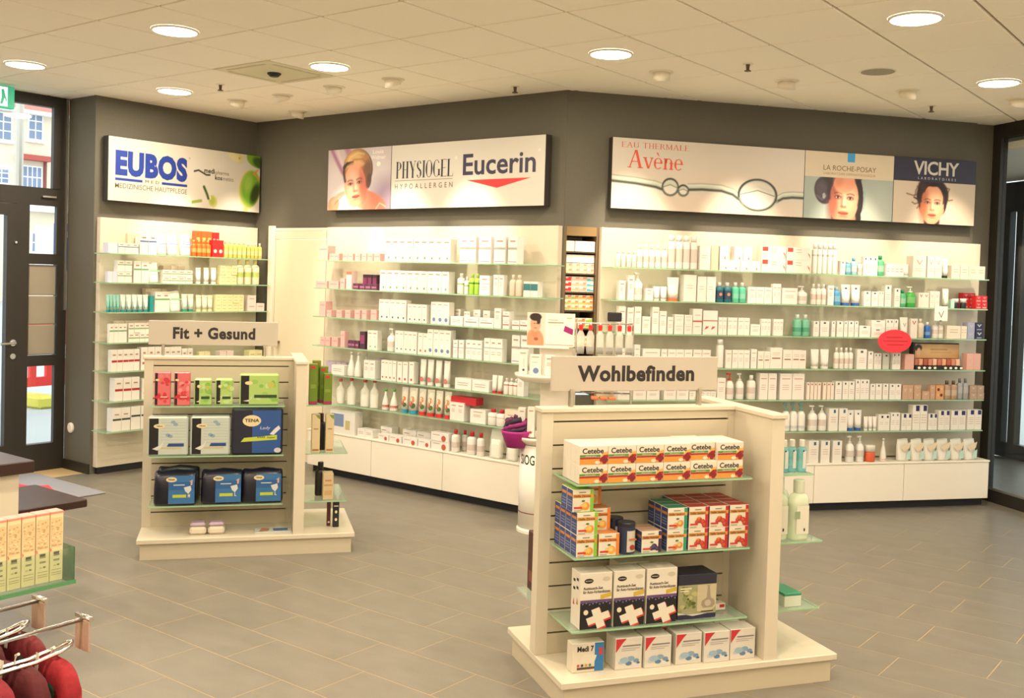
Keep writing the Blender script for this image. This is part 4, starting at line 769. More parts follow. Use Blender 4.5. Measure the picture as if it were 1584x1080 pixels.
        body = MB().rev([(.94, 0), (1, h_ * .03), (.96, h_ * .25), (.7, h_ * .5), (.34, h_ * .72), (.26, h_ * .9)], 16, rx, ry, m=B).mesh('bottle', B, True)
        parts.append(('cap', MB().rev([(.36, h_ * .9), (.36, h_ * .985), (.28, h_)], 14, rx, rx, m=C_).mesh('cap', C_, True)))
        if sty == 'decant':
            body = MB().rev([(.94, 0), (1, h_ * .03), (1, h_ * .5), (.8, h_ * .62), (.3, h_ * .74), (.26, h_ * .9)], 16, rx, ry, m=CLEARPL).mesh('bottle', CLEARPL, True)
            parts.append(('contents', MB().rev([(.8, h_ * .02), (.8, h_ * .45)], 14, rx, ry, m=mat('#f6f2ea', .6)).mesh('contents')))
            return body, parts
        lift = None
    if spec:
        mb = MB()
        for it in spec:
            if it[0] == 'r':
                if lift is None:
                    def rad(z): return .96 + (1 - .96) * 0 if z < .25 else max(.34, .96 - (z - .25) * 1.1)
                    mb.loft([ellring(rx * rad(it[2]) * 1.03, ry * rad(it[2]) * 1.03, it[2] * h_), ellring(rx * rad(it[4]) * 1.03, ry * rad(it[4]) * 1.03, it[4] * h_)], mat(dim(it[-1], .84), .5), cap=False)
                else:
                    top = min(it[4], .64 if kind == 'o' else (.72 if kind == 's' else .56)); mb.loft([ellring(rx * lift, ry * lift, it[2] * h_, p=2.6), ellring(rx * lift, ry * lift, top * h_, p=2.6)], mat(dim(it[-1], .84), .5), cap=False)
            elif it[0] == 'd': mb.disc((it[1] - .5) * w_, it[2] * h_, it[3] * w_, it[3] * w_, -ry * 1.03 - .0004, mat(it[-1], .5))
        if mb.v: parts.append(('label', mb.mesh('label')))
    return body, parts
def put(body, parts, name, cat, label, group, loc, rz):
    o_ = tag(place(body, name, None, loc, rz), label, cat, group)
    for n_, me in parts: place(me, n_, o_)
    return o_
RUNS = [
('E',1,0.792,0.879,0.086,'b','lav',1,1,0.27,0),
('E',1,0.881,1.073,0.088,'b','bluband',3,1,0.27,0),
('E',1,1.029,1.14,0.175,'b','tan',3,1,0.17,0),
('E',1,1.084,1.245,0.174,'b','bluband',2,1,0.27,0),
('E',1,1.255,1.359,0.184,'p','blupouch',1,1,0.27,0),
('E',1,1.364,1.47,0.19,'p','blupouch',1,1,0.27,0),
('E',1,1.494,1.602,0.197,'p','blupouch',1,1,0.27,0),
('E',1,1.61,1.812,0.148,'o','orange',4,1,0.27,0),
('E',1,1.705,1.882,0.234,'b','orangebox',3,1,0.17,0),
('E',1,1.817,1.938,0.156,'b','red9',2,1,0.27,0),
('E',1,1.888,1.961,0.23,'b','redbox',2,1,0.17,0),
('E',1,1.948,2.201,0.158,'o','yelbot',5,1,0.27,0),
('E',1,2.208,2.38,0.148,'o','yelbot2',4,1,0.27,0),
('E',2,0.791,0.878,0.092,'b','lav',2,1,0.27,0),
('E',2,0.879,1.014,0.093,'b','grnband',2,2,0.27,0),
('E',2,1.031,1.171,0.186,'b','grnband',2,1,0.27,0),
('E',2,1.176,1.284,0.18,'p','grnpouch',1,1,0.27,0),
('E',2,1.309,1.612,0.059,'b','grnlow',4,2,0.27,0),
('E',2,1.38,1.6,0.154,'b','tan',3,1,0.17,0),
('E',2,1.656,1.714,0.145,'t','whtube',1,1,0.27,0),
('E',2,1.74,1.799,0.147,'t','whtube',1,1,0.27,0),
('E',2,1.817,1.877,0.149,'t','whtube',1,1,0.27,0),
('E',2,1.906,2.092,0.088,'b','creamyel',3,2,0.27,0),
('E',2,2.104,2.186,0.23,'o','yelmilk',1,1,0.27,0),
('E',2,2.192,2.275,0.233,'o','yelmilk',1,1,0.27,0),
('E',2,2.283,2.367,0.236,'o','yelmilk',1,1,0.27,0),
('E',3,0.785,0.909,0.147,'t','teal',4,1,0.27,0),
('E',3,0.915,1.185,0.148,'t','teal2',5,1,0.27,0),
('E',3,1.191,1.226,0.139,'b','tealbox',1,1,0.27,0),
('E',3,1.237,1.385,0.176,'b','grnband',2,1,0.27,0),
('E',3,1.208,1.421,0.201,'b','tan',4,1,0.17,0),
('E',3,1.391,1.509,0.187,'p','grnpouch',1,1,0.27,0),
('E',3,1.513,1.643,0.156,'t','grntube',2,1,0.27,0),
('E',3,1.662,1.848,0.147,'t','creamtube',3,1,0.27,0),
('E',3,1.861,2.18,0.077,'b','creamyel',5,2,0.27,0),
('E',3,2.223,2.321,0.073,'b','pinkw',1,1,0.27,0),
('E',3,2.324,2.421,0.073,'b','pinkw',1,1,0.27,0),
('E',3,2.221,2.319,0.079,'b','pinkw',1,1,0.27,0.07),
('E',4,0.819,0.977,0.159,'b','grnband',4,1,0.27,0),
('E',4,0.992,1.255,0.081,'b','grnlow',5,2,0.27,0),
('E',4,1.269,1.648,0.088,'b','grnlow',5,2,0.27,0),
('E',4,0.947,1.29,0.177,'b','tan',5,1,0.17,0),
('E',5,0.836,1.101,0.184,'b','redband',5,1,0.27,0),
('E',5,1.115,1.311,0.197,'b','redband2',3,1,0.27,0),
('E',5,1.341,1.514,0.19,'b','redband',3,1,0.27,0),
('E',5,1.518,1.631,0.171,'b','redband2',2,1,0.27,0),
('E',5,1.695,1.814,0.134,'b','creamyel',2,1,0.27,0),
('E',5,1.92,2.07,0.133,'b','pinkw',2,1,0.27,0),
('E',5,2.249,2.408,0.126,'b','creamyel',2,1,0.27,0),
('E',6,0.871,1.106,0.196,'b','redband',3,1,0.27,0),
('E',6,1.127,1.444,0.178,'b','redband2',4,1,0.27,0),
('E',7,0.853,1.024,0.197,'b','dgband',2,1,0.27,0),
('E',7,1.029,1.212,0.198,'b','dgband2',2,1,0.27,0),
('C',1,-2.497,-2.376,0.128,'b','pinkbig',1,1,0.27,0),
('C',1,-2.358,-2.228,0.06,'b','pink',2,1,0.27,0),
('C',1,-2.19,-2.058,0.062,'b','pink',2,1,0.27,0),
('C',1,-2.036,-1.97,0.063,'b','pink',1,1,0.27,0),
('C',1,-1.955,-1.894,0.064,'b','pink',1,1,0.27,0),
('C',1,-1.885,-1.815,0.065,'b','pink',1,1,0.27,0),
('C',1,-1.805,-1.729,0.065,'b','pink',1,1,0.27,0),
('C',1,-1.677,-0.943,0.187,'b','wslim',9,1,0.27,0),
('C',1,-0.848,-0.682,0.207,'b','wband',2,1,0.27,0),
('C',1,-0.651,-0.528,0.207,'b','wband',1,1,0.27,0),
('C',1,-0.499,-0.387,0.207,'b','wband',1,1,0.27,0),
('C',1,-0.359,-0.271,0.207,'b','wband',1,1,0.27,0),
('C',2,-2.526,-2.372,0.061,'b','pink',1,1,0.27,0),
('C',2,-2.36,-2.23,0.063,'b','pink',1,1,0.27,0),
('C',2,-2.212,-2.152,0.091,'b','pink',1,1,0.27,0),
('C',2,-2.136,-2.067,0.153,'b','pinkcap',1,1,0.27,0),
('C',2,-2.046,-1.762,0.052,'b','plum',4,1,0.27,0),
('C',2,-2.032,-1.862,0.131,'b','plumtall',3,1,0.17,0),
('C',2,-1.724,-0.953,0.172,'b','wslim',10,1,0.27,0),
('C',2,-0.875,-0.809,0.164,'o','wgbot',1,1,0.27,0),
('C',2,-0.803,-0.758,0.137,'o','wgbot',1,1,0.27,0),
('C',2,-0.75,-0.647,0.163,'o','limebot',2,1,0.27,0),
('C',2,-0.638,-0.534,0.151,'b','wband2',1,1,0.27,0),
('C',2,-0.493,-0.396,0.159,'b','wtxt',2,1,0.27,0),
('C',2,-0.348,-0.229,0.163,'o','sand',2,1,0.27,0),
('C',2,-0.204,-0.071,0.117,'b','tealw',2,1,0.27,0),
('C',3,-2.472,-2.389,0.132,'b','pinkbig',1,1,0.27,0),
('C',3,-2.377,-2.315,0.058,'b','pink',1,1,0.27,0),
('C',3,-2.245,-2.178,0.064,'b','pink',1,1,0.27,0),
('C',3,-2.142,-2.076,0.068,'b','pink',1,1,0.27,0),
('C',3,-2.021,-1.955,0.073,'b','pink',1,1,0.27,0),
('C',3,-1.934,-1.876,0.077,'b','pink',1,1,0.27,0),
('C',3,-1.823,-1.754,0.082,'b','pink',1,1,0.27,0),
('C',3,-1.729,-1.411,0.177,'b','wslimg',5,1,0.27,0),
('C',3,-1.395,-1.183,0.149,'b','wslimg',4,1,0.27,0),
('C',3,-1.139,-0.938,0.178,'b','wbluedot',3,1,0.27,0),
('C',3,-0.925,-0.791,0.071,'b','wlow',1,1,0.27,0),
('C',3,-0.989,-0.913,0.125,'b','wtxt',1,1,0.16,0),
('C',3,-0.862,-0.797,0.111,'b','wtxt',2,1,0.18,0),
('C',3,-0.783,-0.48,0.072,'b','wgrey',2,1,0.27,0),
('C',3,-0.478,-0.41,0.152,'b','wtxt',1,1,0.27,0),
('C',3,-0.781,-0.707,0.129,'b','wgrey',1,1,0.16,0),
('C',3,-0.678,-0.605,0.127,'b','wgrey',1,1,0.16,0),
('C',3,-0.39,-0.328,0.066,'b','wred',1,2,0.27,0),
('C',3,-0.302,-0.233,0.068,'b','wred',1,1,0.27,0),
('C',3,-0.224,-0.154,0.072,'b','wred',1,1,0.27,0),
('C',4,-2.449,-2.323,0.076,'b','pink',2,1,0.27,0),
('C',4,-2.305,-2.225,0.079,'b','pink',1,1,0.27,0),
('C',4,-2.19,-2.136,0.138,'b','pinkbig',1,1,0.27,0),
('C',4,-2.096,-1.961,0.066,'b','plum',3,1,0.27,0),
('C',4,-1.95,-1.885,0.148,'b','plumtall',1,1,0.27,0),
('C',4,-1.857,-1.738,0.164,'b','wslim',2,1,0.27,0),
('C',4,-1.633,-1.552,0.191,'u','wpump',1,1,0.27,0),
('C',4,-1.529,-1.282,0.179,'b','wslimg',5,1,0.27,0),
('C',4,-1.269,-1.164,0.174,'b','worangedot',2,1,0.27,0),
('C',4,-1.167,-0.914,0.211,'b','wbluedot',4,1,0.27,0),
('C',4,-0.887,-0.839,0.141,'b','wband2',1,1,0.27,0),
('C',4,-0.827,-0.775,0.143,'b','wband2',1,1,0.27,0),
('C',4,-0.757,-0.589,0.149,'b','wband2',3,1,0.27,0),
('C',4,-0.569,-0.385,0.174,'b','wband2',3,1,0.27,0),
('C',4,-0.298,-0.22,0.214,'b','wband',1,1,0.27,0),
('C',4,-0.211,-0.138,0.217,'b','wband',1,1,0.27,0),
('C',5,-2.497,-2.238,0.096,'b','lilac',4,1,0.15,0),
('C',5,-2.296,-2.131,0.083,'b','wlow',1,1,0.27,0),
('C',5,-2.113,-2.034,0.208,'k','cone',1,1,0.27,0),
('C',5,-2.031,-1.955,0.208,'k','cone',1,1,0.27,0),
('C',5,-2.017,-1.951,0.2,'k','cone',1,1,0.18,0),
('C',5,-1.892,-1.754,0.153,'b','wtxt',2,1,0.27,0),
('C',5,-1.87,-1.81,0.162,'b','lilac',1,1,0.15,0),
('C',5,-1.684,-1.509,0.169,'b','wreddot',4,1,0.27,0),
('C',5,-1.494,-1.436,0.167,'b','wreddot',1,1,0.27,0),
('C',5,-1.431,-1.374,0.171,'b','wreddot',1,1,0.27,0),
('C',5,-1.361,-1.304,0.176,'b','wreddot',1,1,0.27,0),
('C',5,-1.256,-1.187,0.206,'t','pinkdot',1,1,0.27,0),
('C',5,-1.175,-1.103,0.207,'t','pinkdot',1,1,0.27,0),
('C',5,-1.086,-1.015,0.207,'t','pinkdot',1,1,0.27,0),
('C',5,-0.998,-0.927,0.208,'t','pinkdot',1,1,0.27,0),
('C',5,-0.859,-0.507,0.087,'b','wlow',2,1,0.27,0),
('C',5,-0.491,-0.387,0.137,'t','redcap',2,1,0.27,0),
('C',5,-0.373,-0.238,0.124,'o','redneck',3,1,0.27,0),
('C',5,-0.234,-0.172,0.162,'b','wtxt',1,1,0.27,0),
('C',6,-2.252,-2.161,0.215,'k','decant',1,1,0.27,0),
('C',6,-2.118,-2.017,0.234,'k','decant',1,1,0.27,0),
('C',6,-1.957,-1.85,0.234,'k','decant',1,1,0.27,0),
('C',6,-1.837,-1.74,0.242,'k','decant',1,1,0.27,0),
('C',6,-1.684,-1.616,0.176,'k','grncap',1,1,0.27,0),
('C',6,-1.593,-1.516,0.182,'k','grncap',1,1,0.27,0),
('C',6,-1.462,-1.385,0.211,'t','flowteal',1,1,0.27,0),
('C',6,-1.375,-1.278,0.214,'t','flowteal',1,1,0.27,0),
('C',6,-1.268,-1.185,0.216,'t','flowred',1,1,0.27,0),
('C',6,-1.172,-1.086,0.217,'t','flowred',1,1,0.27,0),
('C',6,-1.076,-0.996,0.216,'t','flowred',1,1,0.27,0),
('C',6,-0.989,-0.909,0.216,'t','flowred',1,1,0.27,0),
('C',6,-0.902,-0.75,0.144,'b','wtxt',2,1,0.27,0),
('C',6,-0.839,-0.715,0.145,'b','wtxt',3,1,0.16,0),
('C',6,-0.905,-0.638,0.059,'b','redpad',1,1,0.26,0.13),
('C',6,-0.694,-0.536,0.108,'b','wtxt',1,1,0.27,0),
('C',6,-0.529,-0.353,0.125,'o','redneck2',2,1,0.27,0),
('C',6,-0.345,-0.207,0.141,'b','cream',1,1,0.27,0),
('C',7,-2.297,-1.973,0.199,'b','bluewhite',1,1,0.27,0),
('C',7,-1.963,-1.771,0.067,'b','wlow',2,1,0.26,0),
('C',7,-1.701,-1.571,0.053,'b','wredblob',1,1,0.27,0),
('C',7,-1.567,-1.42,0.056,'b','wredblob',1,1,0.27,0),
('C',7,-1.783,-1.643,0.096,'b','wredblob',1,1,0.16,0),
('C',7,-1.41,-1.245,0.058,'b','wredblob',1,1,0.27,0),
('C',7,-1.24,-1.1,0.06,'b','wredblob',1,1,0.27,0),
('C',7,-1.097,-0.901,0.07,'b','wredblob',1,2,0.27,0),
('C',7,-1.527,-1.212,0.099,'b','wredblob',2,1,0.15,0),
('C',7,-0.892,-0.823,0.179,'o','redtop',1,1,0.27,0),
('C',7,-0.868,-0.816,0.165,'o','redtop',1,1,0.17,0),
('C',7,-0.734,-0.651,0.179,'o','redtop',1,1,0.27,0),
('C',7,-0.63,-0.565,0.18,'o','redtop',1,1,0.27,0),
('C',7,-0.517,-0.38,0.238,'p','clearbag',1,1,0.27,0),
('C',7,-0.346,-0.238,0.243,'p','clearbag',1,1,0.27,0),
('R',1,0.338,0.51,0.125,'o','greyw',4,1,0.27,0),
('R',1,0.51,0.756,0.175,'o','wcap',5,1,0.27,0),
('R',1,0.761,1.005,0.256,'s','spray',4,1,0.27,0),
('R',1,1.013,1.106,0.184,'b','white',1,1,0.27,0),
('R',1,1.109,1.173,0.187,'b','tan',1,1,0.27,0),
('R',1,1.182,1.534,0.082,'b','wleaf',4,1,0.27,0),
('R',1,1.18,1.256,0.118,'b','wleaf',1,1,0.27,0.07),
('R',1,1.303,1.456,0.12,'b','wleaf',2,1,0.27,0.07),
('R',1,1.534,1.967,0.101,'b','redtag',2,2,0.27,0),
('R',1,1.99,2.205,0.239,'s','spray2',5,1,0.27,0),
('R',1,2.232,2.276,0.109,'b','wblk',1,1,0.27,0),
('R',1,2.279,2.335,0.111,'o','skyblue',1,1,0.27,0),
('R',1,2.337,2.392,0.138,'o','ltblue',1,1,0.27,0),
('R',1,2.398,2.438,0.115,'o','wcap',1,1,0.27,0),
('R',1,2.439,2.569,0.152,'b','wblk',3,1,0.27,0),
('R',1,2.575,2.642,0.165,'o','greenb',1,1,0.27,0),
('R',1,2.647,2.812,0.1,'b','wlow',4,1,0.27,0),
('R',1,2.813,2.872,0.103,'t','wtube2',1,1,0.27,0),
('R',1,2.891,3.018,0.173,'b','vbox',1,1,0.27,0),
('R',1,3.029,3.168,0.176,'b','vbox',2,1,0.27,0),
('R',1,3.183,3.246,0.16,'t','blktube',1,1,0.27,0),
('R',1,3.262,3.589,0.107,'b','cream',4,1,0.27,0),
('R',2,0.368,0.42,0.145,'b','wtxt',1,1,0.27,0),
('R',2,0.439,0.491,0.187,'b','wtxt',1,1,0.27,0),
('R',2,0.495,0.57,0.208,'u','wpump',1,1,0.27,0),
('R',2,0.583,0.646,0.093,'b','wtxt',1,1,0.27,0),
('R',2,0.651,0.764,0.108,'t','wtube2',2,1,0.27,0),
('R',2,0.764,0.869,0.181,'t','orangebase',1,1,0.27,0),
('R',2,0.894,1,0.206,'b','white',1,1,0.27,0),
('R',2,1.006,1.158,0.195,'b','white',2,1,0.27,0),
('R',2,1.167,1.303,0.155,'o','navyteal',2,1,0.27,0),
('R',2,1.305,1.425,0.158,'o','aqua',2,1,0.27,0),
('R',2,1.433,1.639,0.127,'b','pinktxt',3,1,0.27,0),
('R',2,1.645,1.717,0.157,'b','pinktxt',2,1,0.27,0),
('R',2,1.725,1.862,0.126,'b','pinktxt',1,1,0.27,0),
('R',2,1.875,1.963,0.145,'u','wpump',1,1,0.27,0),
('R',2,1.988,2.123,0.166,'o','wcap',3,1,0.27,0),
('R',2,2.13,2.184,0.157,'b','wtxt',1,1,0.27,0),
('R',2,2.189,2.259,0.148,'o','blueb',1,1,0.27,0),
('R',2,2.261,2.441,0.168,'t','bluebase',2,1,0.27,0),
('R',2,2.452,2.516,0.12,'b','wblk',1,1,0.27,0),
('R',2,2.523,2.584,0.119,'b','wblk',1,1,0.27,0),
('R',2,2.589,2.635,0.123,'b','wblk',2,1,0.27,0),
('R',2,2.648,2.706,0.174,'b','wblk',1,1,0.27,0),
('R',2,2.734,2.788,0.15,'b','wblk',1,1,0.27,0),
('R',2,2.796,2.855,0.141,'o','greenb',1,1,0.27,0),
('R',2,2.862,2.949,0.168,'u','greenpump',1,1,0.27,0),
('R',2,2.959,3.06,0.122,'b','vbox2',2,1,0.27,0),
('R',2,3.067,3.158,0.136,'b','vbox',2,1,0.27,0),
('R',2,3.195,3.259,0.161,'t','greentube',1,1,0.27,0),
('R',2,3.266,3.302,0.075,'b','mint',1,1,0.27,0),
('R',2,3.304,3.36,0.08,'j','blackjar',1,1,0.27,0),
('R',2,3.374,3.429,0.082,'j','blackjar',1,1,0.27,0),
('R',2,3.458,3.582,0.065,'b','redv',2,2,0.17,0),
('R',2,3.507,3.619,0.055,'b','redv',2,2,0.27,0),
('R',3,0.374,0.431,0.203,'b','pinktxt',1,1,0.27,0),
('R',3,0.443,0.496,0.194,'b','pinktxt',1,1,0.27,0),
('R',3,0.5,0.556,0.202,'b','pinktxt',1,1,0.27,0),
('R',3,0.565,0.633,0.128,'b','pinktxt',1,1,0.27,0),
('R',3,0.643,0.699,0.203,'b','pinktxt',1,1,0.27,0),
('R',3,0.705,0.763,0.173,'b','pinktxt',1,1,0.27,0),
('R',3,0.771,0.818,0.129,'b','pinktxt',1,1,0.27,0),
('R',3,0.826,0.903,0.075,'b','pinktxt',1,2,0.27,0),
('R',3,0.907,0.974,0.074,'b','pinktxt',1,2,0.27,0),
('R',3,0.978,1.055,0.197,'b','redline',1,1,0.27,0),
('R',3,1.06,1.184,0.185,'b','redmarks',1,1,0.27,0),
('R',3,1.193,1.263,0.135,'b','pinktxt',2,1,0.27,0),
('R',3,1.272,1.353,0.134,'b','pinktxt',2,1,0.27,0),
('R',3,1.358,1.458,0.134,'b','pinktxt',2,1,0.27,0),
('R',3,1.466,1.55,0.085,'b','pinktxt',1,1,0.27,0),
('R',3,1.554,1.638,0.13,'b','pinktxt',3,1,0.27,0),
('R',3,1.661,1.747,0.13,'b','pinktxt',3,1,0.27,0),
('R',3,1.849,1.989,0.17,'o','tealbot',2,1,0.27,0),
('R',3,2.014,2.065,0.121,'b','wblk',1,1,0.27,0),
('R',3,2.073,2.155,0.123,'b','wblk',1,1,0.27,0),
('R',3,2.176,2.209,0.124,'b','wblk',1,1,0.27,0),
('R',3,2.22,2.278,0.125,'b','wblk',1,1,0.27,0),
('R',3,2.285,2.319,0.126,'b','wblk',1,1,0.27,0),
('R',3,2.324,2.376,0.127,'b','wblk',1,1,0.27,0),
('R',3,2.38,2.415,0.128,'b','wblk',1,1,0.27,0),
('R',3,2.425,2.529,0.091,'b','wblk',1,1,0.27,0),
('R',3,2.531,2.66,0.069,'b','wblk',1,2,0.27,0),
('R',3,2.666,2.779,0.148,'b','wblk',3,1,0.27,0),
('R',3,2.807,2.888,0.166,'t','vtube',1,1,0.27,0),
('R',3,2.896,2.961,0.158,'b','vbox2',1,1,0.27,0),
('R',3,2.975,3.036,0.157,'o','sand',1,1,0.27,0),
('R',3,3.044,3.099,0.131,'o','bluecap',1,1,0.27,0),
('R',3,3.112,3.222,0.144,'o','wcap',2,1,0.27,0),
('R',3,3.238,3.374,0.106,'b','cream',1,1,0.27,0),
('R',3,3.377,3.433,0.105,'b','cream',2,1,0.27,0),
('R',3,3.44,3.51,0.068,'b','greyblue',1,2,0.27,0),
('R',3,3.515,3.594,0.068,'b','navyv',1,2,0.27,0),
('R',4,0.377,0.505,0.141,'b','pinktxt',2,1,0.27,0),
('R',4,0.51,0.558,0.172,'b','pinktxt',1,1,0.27,0),
('R',4,0.574,0.721,0.141,'b','pinktxt',1,1,0.27,0),
('R',4,0.727,0.775,0.14,'b','pinktxt',1,1,0.27,0),
('R',4,0.782,0.984,0.139,'b','pinktxt',3,1,0.27,0),
('R',4,0.991,1.137,0.139,'b','pinktxt',2,1,0.27,0),
('R',4,1.194,1.254,0.221,'s','spraywhite',1,1,0.27,0),
('R',4,1.263,1.313,0.14,'b','pinktxt',1,1,0.27,0),
('R',4,1.319,1.468,0.141,'b','pinktxt',3,1,0.27,0),
('R',4,1.479,1.53,0.149,'b','pinktxt',1,1,0.27,0),
('R',4,1.538,1.642,0.133,'b','browndash',2,1,0.27,0),
('R',4,1.643,1.75,0.163,'b','browndash',1,1,0.27,0),
('R',4,1.753,1.915,0.147,'b','browndash',2,1,0.27,0),
('R',4,1.892,1.957,0.144,'b','browndash',1,1,0.27,0),
('R',4,2.012,2.091,0.153,'t','wtube2',1,1,0.27,0),
('R',4,2.097,2.179,0.154,'t','wtube2',1,1,0.27,0),
('R',4,2.214,2.39,0.169,'o','wcap',4,1,0.27,0),
('R',4,2.415,2.505,0.159,'b','wblk',1,1,0.27,0),
('R',4,2.516,2.565,0.143,'b','wblk',1,1,0.27,0),
('R',4,2.571,2.638,0.129,'b','wblk',2,1,0.27,0),
('R',4,2.652,2.71,0.13,'b','greytube',1,1,0.27,0),
('R',4,2.739,2.818,0.133,'b','wblk',2,1,0.27,0),
('R',4,2.856,2.943,0.124,'b','salmonv',1,1,0.27,0),
('R',4,3.446,3.583,0.136,'b','salmonv',2,1,0.27,0),
('R',5,0.386,0.484,0.086,'b','pinktxt',1,1,0.27,0),
('R',5,0.511,0.727,0.086,'b','pinktxt',2,1,0.27,0),
('R',5,0.761,0.966,0.087,'b','pinktxt',2,1,0.27,0),
('R',5,0.971,1.193,0.062,'b','wtxt',5,1,0.27,0),
('R',5,1.202,1.273,0.168,'b','pinktxt',1,1,0.27,0),
('R',5,1.282,1.349,0.204,'u','redpump',1,1,0.27,0),
('R',5,1.371,1.438,0.204,'u','wpump',1,1,0.27,0),
('R',5,1.468,1.539,0.19,'o','wcap',1,1,0.27,0),
('R',5,1.561,1.708,0.206,'b','pinktxt',2,1,0.27,0),
('R',5,1.738,1.952,0.205,'b','pinktxt',2,1,0.27,0),
('R',5,1.969,2.1,0.136,'b','orangeedge',4,1,0.27,0),
('R',5,2.114,2.219,0.136,'b','orangeedge',3,1,0.27,0),
('R',5,2.229,2.289,0.144,'b','wblk',1,1,0.27,0),
('R',5,2.296,2.403,0.145,'b','wblk',2,1,0.27,0),
('R',5,2.412,2.538,0.16,'b','wblk',3,1,0.27,0),
('R',5,2.545,2.591,0.125,'b','wblk',1,1,0.27,0),
('R',5,2.597,2.655,0.127,'b','wblk',1,1,0.27,0),
('R',5,2.661,2.713,0.127,'b','wblk',1,1,0.27,0),
('R',5,2.722,2.833,0.126,'b','wblk',2,1,0.27,0),
('R',5,2.845,2.947,0.118,'b','tanv',2,1,0.27,0),
('R',5,2.953,3.021,0.059,'b','tanv',1,2,0.27,0),
('R',5,3.033,3.106,0.067,'b','tanv',1,1,0.27,0),
('R',5,3.108,3.155,0.058,'b','tanv',1,2,0.27,0),
('R',5,3.164,3.239,0.115,'b','orangepat',1,1,0.27,0),
('R',5,3.252,3.376,0.154,'o','brownbot',2,1,0.27,0),
('R',5,3.381,3.484,0.172,'o','greyv',2,1,0.27,0),
('R',5,3.49,3.628,0.057,'b','tanv2',2,2,0.27,0),
('R',6,1.782,1.982,0.221,'u','tealpump',3,1,0.27,0),
('R',6,2.013,2.094,0.202,'u','wpump',1,1,0.27,0),
('R',6,2.101,2.175,0.202,'u','wpump',1,1,0.27,0),
('R',6,2.182,2.264,0.18,'b','bluetag',1,1,0.27,0),
('R',6,2.272,2.349,0.18,'b','bluetag',1,1,0.27,0),
('R',6,2.352,2.499,0.163,'t','bluebase',2,1,0.27,0),
('R',6,2.506,2.631,0.112,'t','wtube2',3,1,0.27,0),
('R',6,2.635,2.739,0.13,'b','blktag',2,1,0.27,0),
('R',6,2.747,2.835,0.143,'b','wblk',2,1,0.27,0),
('R',6,2.85,2.944,0.134,'b','navytag',2,1,0.27,0),
('R',6,2.95,3.089,0.206,'b','navytag',2,1,0.27,0),
('R',6,3.101,3.185,0.133,'b','navytag',2,1,0.27,0),
('R',6,3.196,3.304,0.16,'b','navytag',2,1,0.27,0),
('R',6,3.316,3.461,0.159,'b','navytag',2,1,0.27,0),
('R',6,3.476,3.614,0.165,'b','navytag',2,1,0.27,0),
('R',7,2.009,2.101,0.179,'b','bluetag',1,1,0.27,0),
('R',7,2.123,2.205,0.178,'b','bluetag',1,1,0.27,0),
('R',7,2.227,2.311,0.177,'b','bluetag',1,1,0.27,0),
('R',7,2.362,2.433,0.211,'u','wpump',1,1,0.27,0),
('R',7,2.459,2.525,0.21,'u','wpump',1,1,0.27,0),
('R',7,2.54,2.635,0.135,'j','orangejar',1,1,0.27,0),
('R',7,2.679,2.737,0.188,'k','orangecone',1,1,0.27,0),
('R',7,2.836,2.954,0.186,'p','wipes',1,1,0.27,0),
('R',7,2.961,3.08,0.185,'p','wipes',1,1,0.27,0),
('R',7,3.088,3.207,0.184,'p','wipes',1,1,0.27,0),
('R',7,3.215,3.335,0.182,'p','wipes',1,1,0.27,0),
('R',7,3.343,3.464,0.181,'p','wipes',1,1,0.27,0),
('R',7,3.472,3.594,0.179,'p','wipes',1,1,0.27,0),
]
SGN = {'E': 'olive sign unit', 'C': 'blonde sign unit', 'R': 'bubble sign unit'}
def cname(desc):
    for k_ in ('slim white', 'tall white', 'low white', 'flat white', 'wide white', 'pink', 'plum', 'orange', 'red', 'cream', 'tan', 'taupe', 'beige', 'lilac', 'lavender', 'navy', 'grey', 'teal', 'mint', 'salmon'):
        if desc.startswith(k_) or (' ' not in k_ and k_ in desc.split(' carton')[0]): return k_.replace(' ', '_') + '_carton'
    return 'white_carton'
